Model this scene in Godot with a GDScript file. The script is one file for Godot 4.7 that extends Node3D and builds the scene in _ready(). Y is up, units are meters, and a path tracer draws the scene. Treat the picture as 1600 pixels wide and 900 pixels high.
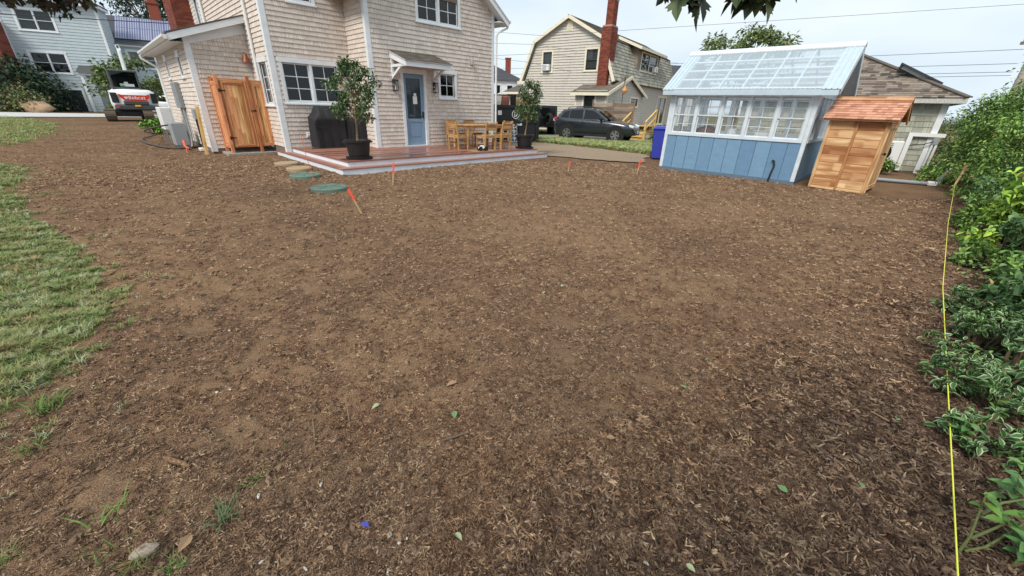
extends Node3D

# ------------------------------------------------------------------ mesh builder
class MB:
	var v := PackedVector3Array()
	var n := PackedVector3Array()
	var t := PackedVector2Array()
	var c := PackedColorArray()
	var ix := PackedInt32Array()
	var col := Color(1, 1, 1)
	var off := Vector2.ZERO
	var xf := Transform3D.IDENTITY
	var grain := 0   # 0: texture runs along the longer side, 2: along the second side

	func quad(a: Vector3, b: Vector3, d: Vector3, e: Vector3) -> void:
		var k := v.size()
		a = xf * a
		b = xf * b
		d = xf * d
		e = xf * e
		var nn := (b - a).cross(d - a)
		if nn.length_squared() < 1e-16:
			nn = (d - a).cross(e - a)
		nn = nn.normalized()
		var lu := a.distance_to(b)
		var lv := a.distance_to(e)
		v.append_array(PackedVector3Array([a, b, d, e]))
		n.append_array(PackedVector3Array([nn, nn, nn, nn]))
		if lu >= lv and grain == 0:
			t.append_array(PackedVector2Array([off, off + Vector2(lu, 0), off + Vector2(lu, lv), off + Vector2(0, lv)]))
		else:
			t.append_array(PackedVector2Array([off, off + Vector2(0, lu), off + Vector2(lv, lu), off + Vector2(lv, 0)]))
		c.append_array(PackedColorArray([col, col, col, col]))
		ix.append_array(PackedInt32Array([k, k + 2, k + 1, k, k + 3, k + 2]))

	func tri(a: Vector3, b: Vector3, d: Vector3) -> void:
		var k := v.size()
		a = xf * a
		b = xf * b
		d = xf * d
		var nn := (b - a).cross(d - a).normalized()
		v.append_array(PackedVector3Array([a, b, d]))
		n.append_array(PackedVector3Array([nn, nn, nn]))
		t.append_array(PackedVector2Array([off, off + Vector2(a.distance_to(b), 0), off + Vector2(0, a.distance_to(d))]))
		c.append_array(PackedColorArray([col, col, col]))
		ix.append_array(PackedInt32Array([k, k + 2, k + 1]))

	func box(m: Vector3, s: Vector3, b := Basis.IDENTITY) -> void:
		var x := b.x * s.x * 0.5
		var y := b.y * s.y * 0.5
		var z := b.z * s.z * 0.5
		quad(m - x - y + z, m + x - y + z, m + x + y + z, m - x + y + z)
		quad(m + x - y - z, m - x - y - z, m - x + y - z, m + x + y - z)
		quad(m + x - y + z, m + x - y - z, m + x + y - z, m + x + y + z)
		quad(m - x - y - z, m - x - y + z, m - x + y + z, m - x + y - z)
		quad(m - x + y + z, m + x + y + z, m + x + y - z, m - x + y - z)
		quad(m - x - y - z, m + x - y - z, m + x - y + z, m - x - y + z)

	func bx(x0: float, y0: float, z0: float, x1: float, y1: float, z1: float) -> void:
		box(Vector3(x0 + x1, y0 + y1, z0 + z1) * 0.5, Vector3(x1 - x0, y1 - y0, z1 - z0))

	# box with chamfered edges
	func cbox(m: Vector3, s: Vector3, r: float, b := Basis.IDENTITY) -> void:
		var h := s * 0.5
		var p := func(sx: int, sy: int, sz: int, ax: int) -> Vector3:
			var q := Vector3(sx * (h.x - (0.0 if ax == 0 else r)), sy * (h.y - (0.0 if ax == 1 else r)), sz * (h.z - (0.0 if ax == 2 else r)))
			return m + b * q
		for sg in [-1, 1]:
			var f := [p.call(sg, -1, 1, 0), p.call(sg, -1, -1, 0), p.call(sg, 1, -1, 0), p.call(sg, 1, 1, 0)]
			if sg > 0: quad(f[0], f[1], f[2], f[3])
			else: quad(f[1], f[0], f[3], f[2])
			f = [p.call(-1, sg, 1, 1), p.call(1, sg, 1, 1), p.call(1, sg, -1, 1), p.call(-1, sg, -1, 1)]
			if sg > 0: quad(f[0], f[1], f[2], f[3])
			else: quad(f[3], f[2], f[1], f[0])
			f = [p.call(-1, -1, sg, 2), p.call(1, -1, sg, 2), p.call(1, 1, sg, 2), p.call(-1, 1, sg, 2)]
			if sg > 0: quad(f[0], f[1], f[2], f[3])
			else: quad(f[1], f[0], f[3], f[2])
		for s1 in [-1, 1]:
			for s2 in [-1, 1]:
				var q1 := [p.call(s1, s2, -1, 0), p.call(s1, s2, -1, 1), p.call(s1, s2, 1, 1), p.call(s1, s2, 1, 0)]
				if s1 * s2 < 0: quad(q1[3], q1[2], q1[1], q1[0])
				else: quad(q1[0], q1[1], q1[2], q1[3])
				q1 = [p.call(-1, s1, s2, 1), p.call(-1, s1, s2, 2), p.call(1, s1, s2, 2), p.call(1, s1, s2, 1)]
				if s1 * s2 < 0: quad(q1[3], q1[2], q1[1], q1[0])
				else: quad(q1[0], q1[1], q1[2], q1[3])
				q1 = [p.call(s2, -1, s1, 2), p.call(s2, -1, s1, 0), p.call(s2, 1, s1, 0), p.call(s2, 1, s1, 2)]
				if s1 * s2 < 0: quad(q1[3], q1[2], q1[1], q1[0])
				else: quad(q1[0], q1[1], q1[2], q1[3])
				for s3 in [-1, 1]:
					var aa: Vector3 = p.call(s1, s2, s3, 0)
					var bb: Vector3 = p.call(s1, s2, s3, 1)
					var dd: Vector3 = p.call(s1, s2, s3, 2)
					if s1 * s2 * s3 > 0: tri(aa, bb, dd)
					else: tri(aa, dd, bb)

	# bar of rectangular section from p to q, width w (sideways), height h (along up)
	func bar(p: Vector3, q: Vector3, w: float, h: float, up := Vector3.UP) -> void:
		var d := (q - p)
		var l := d.length()
		d = d / l
		var s := d.cross(up)
		if s.length() < 0.01: s = d.cross(Vector3.RIGHT)
		s = s.normalized()
		var u := s.cross(d).normalized()
		box((p + q) * 0.5, Vector3(l, h, w), Basis(d, u, s))

	func tube(ps: Array, rs, sides := 8, cap := true) -> void:
		var rings := []
		var prev := Vector3.ZERO
		var np := ps.size()
		for i in np:
			var d: Vector3
			if i == 0: d = ps[1] - ps[0]
			elif i == np - 1: d = ps[i] - ps[i - 1]
			else: d = (ps[i + 1] - ps[i]).normalized() + (ps[i] - ps[i - 1]).normalized()
			d = d.normalized()
			var s: Vector3
			if i == 0:
				s = d.cross(Vector3.UP)
				if s.length() < 0.05: s = d.cross(Vector3.RIGHT)
			else:
				s = prev - d * prev.dot(d)
			s = s.normalized()
			prev = s
			var u := s.cross(d)
			var r: float = rs[i] if rs is Array else rs
			var base := v.size()
			rings.append(base)
			for k in sides + 1:
				var a := TAU * k / sides
				var nd := s * cos(a) + u * sin(a)
				v.append(xf * (ps[i] + nd * r))
				n.append((xf.basis * nd).normalized())
				t.append(off + Vector2(i * 0.3, float(k) / sides * TAU * r))
				c.append(col)
		for i in np - 1:
			for k in sides:
				var a0: int = rings[i] + k
				var b0: int = rings[i + 1] + k
				ix.append_array(PackedInt32Array([a0, a0 + 1, b0, a0 + 1, b0 + 1, b0]))
		if cap:
			for e in [0, np - 1]:
				var k0 := v.size()
				var dd: Vector3 = (ps[0] - ps[1]).normalized() if e == 0 else (ps[np - 1] - ps[np - 2]).normalized()
				dd = (xf.basis * dd).normalized()
				v.append(xf * ps[e])
				n.append(dd)
				t.append(off)
				c.append(col)
				for k in sides:
					v.append(v[rings[e] + k])
					n.append(dd)
					t.append(off)
					c.append(col)
				for k in sides:
					var x0 := k0 + 1 + k
					var x1 := k0 + 1 + (k + 1) % sides
					if e == 0: ix.append_array(PackedInt32Array([k0, x1, x0]))
					else: ix.append_array(PackedInt32Array([k0, x0, x1]))

	# profile: Vector2(radius, height)
	func lathe(prof: Array, sides := 20, o := Vector3.ZERO, b := Basis.IDENTITY, sharp := true) -> void:
		for i in prof.size() - 1:
			var p: Vector2 = prof[i]
			var q: Vector2 = prof[i + 1]
			var d := (q - p).normalized()
			var nn := Vector2(d.y, -d.x)
			var k0 := v.size()
			for k in sides + 1:
				var a := TAU * k / sides
				var cs := Vector3(cos(a), 0, -sin(a))
				for w in [p, q]:
					v.append(xf * (o + b * (cs * w.x + Vector3.UP * w.y)))
					n.append((xf.basis * (b * (cs * nn.x + Vector3.UP * nn.y))).normalized())
					t.append(off + Vector2(a * 0.3, w.y + w.x))
					c.append(col)
			for k in sides:
				var a0 := k0 + 2 * k
				ix.append_array(PackedInt32Array([a0, a0 + 1, a0 + 2, a0 + 2, a0 + 1, a0 + 3]))

	# polygon (counter-clockwise in xy) extruded from z0 to z1
	func prism(poly: PackedVector2Array, z0: float, z1: float) -> void:
		poly = poly.duplicate()
		var area := 0.0
		for i in poly.size():
			area += poly[i].cross(poly[(i + 1) % poly.size()])
		if area < 0: poly.reverse()
		var tr := Geometry2D.triangulate_polygon(poly)
		for i in range(0, tr.size(), 3):
			var a := poly[tr[i]]
			var b := poly[tr[i + 1]]
			var d := poly[tr[i + 2]]
			if (b - a).cross(d - a) < 0:
				var w := b
				b = d
				d = w
			tri(Vector3(a.x, a.y, z1), Vector3(b.x, b.y, z1), Vector3(d.x, d.y, z1))
			tri(Vector3(a.x, a.y, z0), Vector3(d.x, d.y, z0), Vector3(b.x, b.y, z0))
		for i in poly.size():
			var a := poly[i]
			var b := poly[(i + 1) % poly.size()]
			quad(Vector3(a.x, a.y, z0), Vector3(b.x, b.y, z0), Vector3(b.x, b.y, z1), Vector3(a.x, a.y, z1))

	# smooth surface from a grid of points: rows of equal length
	func grid(rows: Array, wrap := false) -> void:
		var nr := rows.size()
		var nc: int = rows[0].size()
		var k0 := v.size()
		for i in nr:
			for j in nc:
				var du: Vector3 = rows[i][min(j + 1, nc - 1)] - rows[i][max(j - 1, 0)]
				if wrap and (j == 0 or j == nc - 1): du = rows[i][1] - rows[i][nc - 2]
				var dv: Vector3 = rows[min(i + 1, nr - 1)][j] - rows[max(i - 1, 0)][j]
				var nn := du.cross(dv)
				if nn.length_squared() < 1e-14: nn = Vector3.UP
				v.append(xf * rows[i][j])
				n.append((xf.basis * nn).normalized())
				t.append(off + Vector2(float(j) / nc, float(i) / nr))
				c.append(col)
		for i in nr - 1:
			for j in nc - 1:
				var a := k0 + i * nc + j
				ix.append_array(PackedInt32Array([a, a + nc, a + 1, a + 1, a + nc, a + nc + 1]))

	func ball(o: Vector3, r: Vector3, seg := 12, rng: RandomNumberGenerator = null, jit := 0.0) -> void:
		var rows := []
		var hs := seg / 2
		for i in hs + 1:
			var row := []
			var th := PI * i / hs - PI / 2
			for k in seg + 1:
				var a := TAU * k / seg
				var q := 1.0
				if rng and jit > 0.0:
					q = 1.0 + jit * (sin(a * 3 + th * 5 + o.x * 9) + cos(a * 2 - th * 3 + o.z * 7)) * 0.5
				row.append(o + Vector3(cos(a) * cos(th) * r.x, sin(th) * r.y, -sin(a) * cos(th) * r.z) * q)
			rows.append(row)
		grid(rows, true)

	func mesh() -> ArrayMesh:
		var a := []
		a.resize(Mesh.ARRAY_MAX)
		a[Mesh.ARRAY_VERTEX] = v
		a[Mesh.ARRAY_NORMAL] = n
		a[Mesh.ARRAY_TEX_UV] = t
		a[Mesh.ARRAY_COLOR] = c
		a[Mesh.ARRAY_INDEX] = ix
		var m := ArrayMesh.new()
		m.add_surface_from_arrays(Mesh.PRIMITIVE_TRIANGLES, a)
		return m

# ------------------------------------------------------------------ nodes, names, materials
var rng := RandomNumberGenerator.new()
var M := {}
var taken := {}

func numbered(s: String) -> String:
	if not taken.has(s):
		taken[s] = 0
		return s
	taken[s] += 1
	return "%s_%03d" % [s, taken[s]]

func thing(called: String, label: String, category: String, at := Vector3.ZERO, deg := 0.0, group := "") -> Node3D:
	var o := Node3D.new()
	o.name = numbered(called)
	add_child(o)
	o.position = at
	o.rotation_degrees.y = deg
	tag(o, label, category, group)
	return o

func tag(o: Node, label: String, category: String, group := "") -> void:
	o.set_meta("label", label)
	o.set_meta("category", category)
	if group != "": o.set_meta("group", group)

func part(mb: MB, called: String, m: Material, parent: Node) -> MeshInstance3D:
	return pmesh(mb.mesh(), called, m, parent)

func pmesh(mesh: Mesh, called: String, m: Material, parent: Node) -> MeshInstance3D:
	var o := MeshInstance3D.new()
	o.mesh = mesh
	o.material_override = m
	o.name = called
	parent.add_child(o, true)
	return o

# a thing that is one mesh
func solo(mb: MB, called: String, m: Material, label: String, category: String, group := "", at := Vector3.ZERO, deg := 0.0) -> MeshInstance3D:
	var o := part(mb, numbered(called), m, self)
	o.position = at
	o.rotation_degrees.y = deg
	tag(o, label, category, group)
	return o

func struct(mb: MB, called: String, m: Material) -> MeshInstance3D:
	var o := part(mb, numbered(called), m, self)
	o.set_meta("kind", "structure")
	return o

func many(mesh: Mesh, m: Material, xs: Array, cs: Array, called: String, parent: Node) -> MultiMeshInstance3D:
	var mm := MultiMesh.new()
	mm.transform_format = MultiMesh.TRANSFORM_3D
	mm.use_colors = true
	mm.mesh = mesh
	mm.instance_count = xs.size()
	for i in xs.size():
		mm.set_instance_transform(i, xs[i])
		mm.set_instance_color(i, cs[i])
	var o := MultiMeshInstance3D.new()
	o.multimesh = mm
	o.material_override = m
	o.name = called
	parent.add_child(o, true)
	return o

func rgb(r: int, g: int, b: int) -> Color:
	return Color(r / 255.0, g / 255.0, b / 255.0)

func lin(r: int, g: int, b: int) -> Color:
	return rgb(r, g, b).srgb_to_linear()

func mat(c: Color, rough := 0.8, metal := 0.0) -> StandardMaterial3D:
	var m := StandardMaterial3D.new()
	m.albedo_color = c
	m.roughness = rough
	m.metallic = metal
	return m

# texture of noise through a colour ramp; stretch > 1 draws the grain out along u
func tex(sd: int, freq: float, oct: int, a: Color, b: Color, size := 512, stretch := 1, contrast := 1.0, mid := 0.5) -> ImageTexture:
	var f := FastNoiseLite.new()
	f.seed = sd
	f.frequency = freq
	f.fractal_octaves = oct
	f.noise_type = FastNoiseLite.TYPE_SIMPLEX_SMOOTH
	var im := f.get_seamless_image(size / stretch, size)
	im.convert(Image.FORMAT_L8)
	if stretch > 1: im.resize(size, size, Image.INTERPOLATE_CUBIC)
	var src := im.get_data()
	var lut := []
	for i in 256:
		var q: float = clamp((i / 255.0 - mid) * contrast + 0.5, 0.0, 1.0)
		lut.append(a.lerp(b, q))
	var out := PackedByteArray()
	out.resize(size * size * 3)
	for i in size * size:
		var k: Color = lut[src[i]]
		out[i * 3] = int(k.r * 255)
		out[i * 3 + 1] = int(k.g * 255)
		out[i * 3 + 2] = int(k.b * 255)
	return ImageTexture.create_from_image(Image.create_from_data(size, size, false, Image.FORMAT_RGB8, out))

func bump(sd: int, freq: float, oct: int, strength: float, size := 512, stretch := 1) -> ImageTexture:
	var f := FastNoiseLite.new()
	f.seed = sd
	f.frequency = freq
	f.fractal_octaves = oct
	var im := f.get_seamless_image(size / stretch, size)
	if stretch > 1: im.resize(size, size, Image.INTERPOLATE_CUBIC)
	im.convert(Image.FORMAT_RGBA8)
	im.bump_map_to_normal_map(strength)
	return ImageTexture.create_from_image(im)

func textured(m: StandardMaterial3D, tx: Texture2D, scale: float, tri := false, nm: Texture2D = null, ns := 1.0) -> StandardMaterial3D:
	m.albedo_texture = tx
	if nm:
		m.normal_enabled = true
		m.normal_texture = nm
		m.normal_scale = ns
	m.uv1_scale = Vector3(scale, scale, scale)
	if tri:
		m.uv1_triplanar = true
		m.uv1_world_triplanar = true
	return m

func vc(m: StandardMaterial3D) -> StandardMaterial3D:
	m.vertex_color_use_as_albedo = true
	return m

func glass(c: Color, a: float, rough := 0.02) -> StandardMaterial3D:
	var m := mat(Color(c.r, c.g, c.b, a), rough)
	m.transparency = BaseMaterial3D.TRANSPARENCY_ALPHA
	m.metallic_specular = 0.45
	return m

func make_materials() -> void:
	var white := rgb(255, 255, 255)
	var grain := tex(3, 0.02, 4, rgb(222, 216, 210), white, 512, 16, 1.5)
	var grain2 := tex(4, 0.012, 4, rgb(176, 150, 128), white, 512, 12, 1.8)
	var spot := tex(5, 0.03, 5, rgb(205, 203, 200), white, 512, 1, 1.6)
	var wbump := bump(6, 0.02, 4, 2.0, 512, 16)
	var fine := bump(7, 0.12, 4, 2.0, 512)
	M.grain = grain
	M.spot = spot
	M.fine = fine
	M.wbump = wbump
	var paint := tex(8, 0.015, 4, rgb(238, 238, 237), white, 512, 1, 1.3)
	M.paint = paint
	M.white = textured(mat(rgb(232, 234, 236), 0.55), paint, 0.5, true)
	M.casing = textured(mat(rgb(232, 236, 240), 0.5), paint, 0.5, true)
	M.fascia = textured(mat(rgb(228, 234, 244), 0.5), paint, 0.5, true)
	M.shingle = textured(vc(mat(white, 0.9)), grain, 2.2, false, wbump, 0.35)
	M.sheath = mat(rgb(120, 108, 98), 0.95)
	M.glass = glass(rgb(10, 12, 14), 0.45)
	M.clear = glass(rgb(150, 170, 176), 0.06)
	M.curtain = mat(rgb(196, 198, 196), 0.9)
	M.cedar = textured(mat(rgb(230, 164, 114), 0.75), grain2, 1.1, false, wbump, 0.5)
	M.cedar_b = textured(mat(rgb(240, 190, 132), 0.75), grain2, 1.0, false, wbump, 0.5)
	M.cedar_c = textured(mat(rgb(218, 146, 102), 0.75), grain2, 1.2, false, wbump, 0.5)
	M.teak = textured(mat(rgb(204, 164, 112), 0.6), grain2, 1.6, false, wbump, 0.4)
	M.pine = textured(mat(rgb(222, 188, 120), 0.7), grain2, 1.4, false, wbump, 0.4)
	M.black = mat(rgb(26, 26, 28), 0.5)
	M.blackmetal = mat(rgb(22, 22, 24), 0.4, 0.3)
	M.rubber = textured(mat(rgb(30, 30, 30), 0.85), spot, 4.0, true)
	M.galv = textured(mat(rgb(168, 174, 178), 0.45, 0.5), spot, 3.0, true)
	M.greybox = mat(rgb(150, 156, 160), 0.55, 0.2)
	M.pvc = mat(rgb(228, 230, 230), 0.35)
	M.concrete = textured(mat(rgb(176, 172, 164), 0.9), tex(9, 0.05, 5, rgb(190, 186, 180), white, 512, 1, 1.8), 0.8, true, fine, 0.6)
	M.brick = textured(mat(rgb(150, 78, 58), 0.9), spot, 5.0, true, fine, 0.7)
	M.brick_b = textured(mat(rgb(126, 62, 48), 0.9), spot, 5.0, true, fine, 0.7)
	M.mortar = textured(mat(rgb(176, 160, 146), 0.95), spot, 5.0, true)
	M.asphalt_roof = textured(vc(mat(white, 0.95)), tex(11, 0.2, 3, rgb(150, 150, 150), white, 256, 1, 2.0), 2.5, true, fine, 0.8)
	M.bark = textured(mat(rgb(112, 96, 78), 0.95), grain2, 2.0, true, fine, 1.0)
	M.flag = mat(rgb(255, 92, 62), 0.6)
	M.stake = textured(mat(rgb(206, 178, 138), 0.8), grain, 3.0)

const TONES := [[225, 215, 206], [229, 220, 211], [220, 210, 201], [227, 217, 210], [223, 214, 204], [215, 205, 196], [232, 223, 215], [222, 212, 205]]

# ------------------------------------------------------------------ camera, sky, light
func make_view() -> void:
	var cam := Camera3D.new()
	cam.fov = 72.48
	cam.near = 0.05
	cam.far = 600.0
	var p := deg_to_rad(24.635)
	var r := deg_to_rad(1.809)
	var up := Vector3(0, cos(p), -sin(p))
	cam.transform = Transform3D(Basis(Vector3.RIGHT * cos(r) + up * sin(r), up * cos(r) - Vector3.RIGHT * sin(r), Vector3(0, sin(p), cos(p))), Vector3(0, 1.6, 0))
	add_child(cam)
	cam.current = true
	# an overcast summer sky: soft bands of thicker and thinner cloud
	var f := FastNoiseLite.new()
	f.seed = 21
	f.frequency = 1.6
	f.fractal_octaves = 5
	f.noise_type = FastNoiseLite.TYPE_SIMPLEX_SMOOTH
	var w := 1024
	var h := 512
	var im := Image.create(w, h, false, Image.FORMAT_RGBF)
	for y in h:
		var el := PI * (0.5 - (y + 0.5) / h)
		for x in w:
			var az := TAU * (x + 0.5) / w
			var d := Vector3(cos(az) * cos(el), sin(el), sin(az) * cos(el))
			var k := f.get_noise_3d(d.x * 1.1, d.y * 3.2, d.z * 1.1)
			var k2 := f.get_noise_3d(d.x * 3 + 9, d.y * 9.0, d.z * 3)
			var q: float = clamp(0.5 + k * 0.75 + k2 * 0.22, 0.0, 1.0)
			var c := Color(0.325, 0.395, 0.455).lerp(Color(0.445, 0.490, 0.515), q)
			if el < 0.0: c = Color(0.14, 0.12, 0.10)
			im.set_pixel(x, y, c)
	var sm := PanoramaSkyMaterial.new()
	sm.panorama = ImageTexture.create_from_image(im)
	var sky := Sky.new()
	sky.sky_material = sm
	var env := Environment.new()
	env.background_mode = Environment.BG_SKY
	env.sky = sky
	env.background_energy_multiplier = 1.0
	env.tonemap_mode = Environment.TONE_MAPPER_LINEAR
	env.tonemap_exposure = 2.08
	env.sdfgi_enabled = true
	env.ssao_enabled = true
	env.ssil_enabled = true
	var we := WorldEnvironment.new()
	we.environment = env
	add_child(we)
	var sun := DirectionalLight3D.new()
	sun.light_energy = 0.5
	sun.light_color = rgb(255, 246, 234)
	sun.light_angular_distance = 20.0
	sun.shadow_enabled = true
	sun.rotation_degrees = Vector3(-48, -30, 0)
	add_child(sun)

# ------------------------------------------------------------------ ground
var n_a := FastNoiseLite.new()
var n_b := FastNoiseLite.new()
var n_c := FastNoiseLite.new()
var n_p := FastNoiseLite.new()
var n_q := FastNoiseLite.new()
var lawns := []
var hedge_line := [Vector2(0.8, 1.2), Vector2(1.75, -0.7), Vector2(2.3, -1.35), Vector2(2.75, -1.95), Vector2(3.2, -2.5), Vector2(4.1, -3.3), Vector2(5.7, -4.85), Vector2(8.0, -7.0), Vector2(12.0, -11.0), Vector2(14, -13)]
# footprints and rake scuffs: x, z, half length, half width, turn
var prints := []

func setup_ground() -> void:
	for a in [[n_a, 31, 0.55, 3], [n_b, 32, 2.6, 3], [n_c, 33, 10.0, 3], [n_p, 34, 0.42, 4], [n_q, 35, 3.1, 5]]:
		a[0].seed = a[1]
		a[0].frequency = a[2]
		a[0].fractal_octaves = a[3]
		a[0].noise_type = FastNoiseLite.TYPE_SIMPLEX_SMOOTH
	lawns = [
		PackedVector2Array([Vector2(-13.3, -10.2), Vector2(-11.0, -9.0), Vector2(-8.8, -6.95), Vector2(-7.2, -5.75), Vector2(-5.75, -4.6), Vector2(-4.35, -3.7), Vector2(-3.5, -2.98), Vector2(-2.98, -2.42), Vector2(-2.8, -2.0), Vector2(-2.68, -1.65), Vector2(-2.75, -1.4), Vector2(-3.4, 0.5), Vector2(-9, 3), Vector2(-20, -4)]),
		PackedVector2Array([Vector2(-37, -30.5), Vector2(-27, -24.6), Vector2(-23.4, -21.2), Vector2(-19.5, -17.2), Vector2(-17.0, -14.0), Vector2(-16.6, -12.6), Vector2(-24, -10), Vector2(-42, -20)]),
		PackedVector2Array([Vector2(0.4, -22.4), Vector2(2.8, -20.7), Vector2(5.75, -17.5), Vector2(7.4, -19.0), Vector2(9.4, -24.5), Vector2(8.4, -25.5), Vector2(6.2, -22.9), Vector2(3.6, -24.3), Vector2(1.6, -25.6)]),
		PackedVector2Array([Vector2(1.2, -30.5), Vector2(2.4, -29.0), Vector2(4.0, -30.0), Vector2(3.4, -32.6), Vector2(1.4, -33.5)]),
	]
	for a in [[-2.69, -3.22, 0.16, 0.09, 0.4], [-3.33, -3.62, 0.15, 0.09, 0.9], [-1.77, -2.24, 0.16, 0.1, 0.2], [-1.45, -1.58, 0.15, 0.085, -0.1], [-2.45, -2.59, 0.14, 0.09, 0.6], [-5.4, -5.6, 0.15, 0.1, 0.7], [-4.73, -5.26, 0.15, 0.1, 0.9], [-4.34, -4.58, 0.15, 0.1, 0.8], [-4.23, -6.42, 0.16, 0.1, 0.7], [-3.78, -5.73, 0.16, 0.1, 0.9], [-3.18, -5.18, 0.16, 0.09, 0.9], [-1.99, -3.46, 0.16, 0.1, 0.5], [0.41, -2.45, 0.13, 0.09, 0.3], [0.89, -2.13, 0.13, 0.08, 0.9], [0.63, -1.82, 0.14, 0.09, 1.2], [-2.83, -5.01, 0.18, 0.1, 1.2], [-1.81, -1.18, 0.16, 0.1, 0.8], [0.44, -2.88, 0.15, 0.1, 0.5]]:
		prints.append([a[0], a[1], a[2], a[3], a[4], 1.0])
	var k := 0
	for a in [[-2.58, -4.84], [-2.04, -4.85], [-1.57, -5.08], [-1.24, -5.07], [-0.71, -5.32], [-0.13, -5.33], [0.22, -5.58], [0.83, -5.59], [1.5, -5.89], [-1.03, -5.46], [-0.43, -5.48], [0.18, -5.7], [0.81, -5.73], [1.5, -5.97], [2.16, -6.0]]:   # marks of a plate or track laid side by side across the yard
		prints.append([a[0], a[1], 0.24, 0.045, -1.5 + 0.1 * (k % 2), 0.75])
		k += 1

func inside(p: Vector2, i: int) -> bool:
	return Geometry2D.is_point_in_polygon(p, lawns[i])

func print_at(x: float, z: float) -> float:
	var best := 0.0
	for f in prints:
		var dx: float = x - f[0]
		var dz: float = z - f[1]
		if absf(dx) > 0.4 or absf(dz) > 0.4: continue
		var c := cos(f[4])
		var s := sin(f[4])
		var a: float = (dx * s + dz * c) / f[2]
		var b: float = (dx * c - dz * s) / f[3]
		var q := a * a + b * b + n_c.get_noise_2d(x, z) * 1.1 + n_b.get_noise_2d(x, z) * 0.5
		if q < 1.6: best = maxf(best, f[5] * clampf((1.6 - q) / 1.0, 0.0, 1.0))
	return best

# distance to the right of the line where the hedge bed begins (negative on the yard side)
func bed(x: float, z: float) -> float:
	var best := 1e9
	var sg := -1.0
	for i in hedge_line.size() - 1:
		var a: Vector2 = hedge_line[i]
		var b: Vector2 = hedge_line[i + 1]
		var q := Geometry2D.get_closest_point_to_segment(Vector2(x, z), a, b)
		var d := q.distance_to(Vector2(x, z))
		if d < best:
			best = d
			sg = 1.0 if (b - a).cross(Vector2(x, z) - a) > 0 else -1.0
	return best * sg

func gh(x: float, z: float) -> float:
	var d := sqrt(x * x + z * z)
	var k: float = clamp(1.5 - d / 14.0, 0.25, 1.0)
	if d > 24.0: k = 0.12
	var h := n_a.get_noise_2d(x, z) * 0.03 * k
	if d < 12.0: h += n_b.get_noise_2d(x, z) * 0.034 * k + n_c.get_noise_2d(x, z) * 0.024 * k
	if d < 12.0: h -= print_at(x, z) * 0.016
	return h - 0.012

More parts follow.
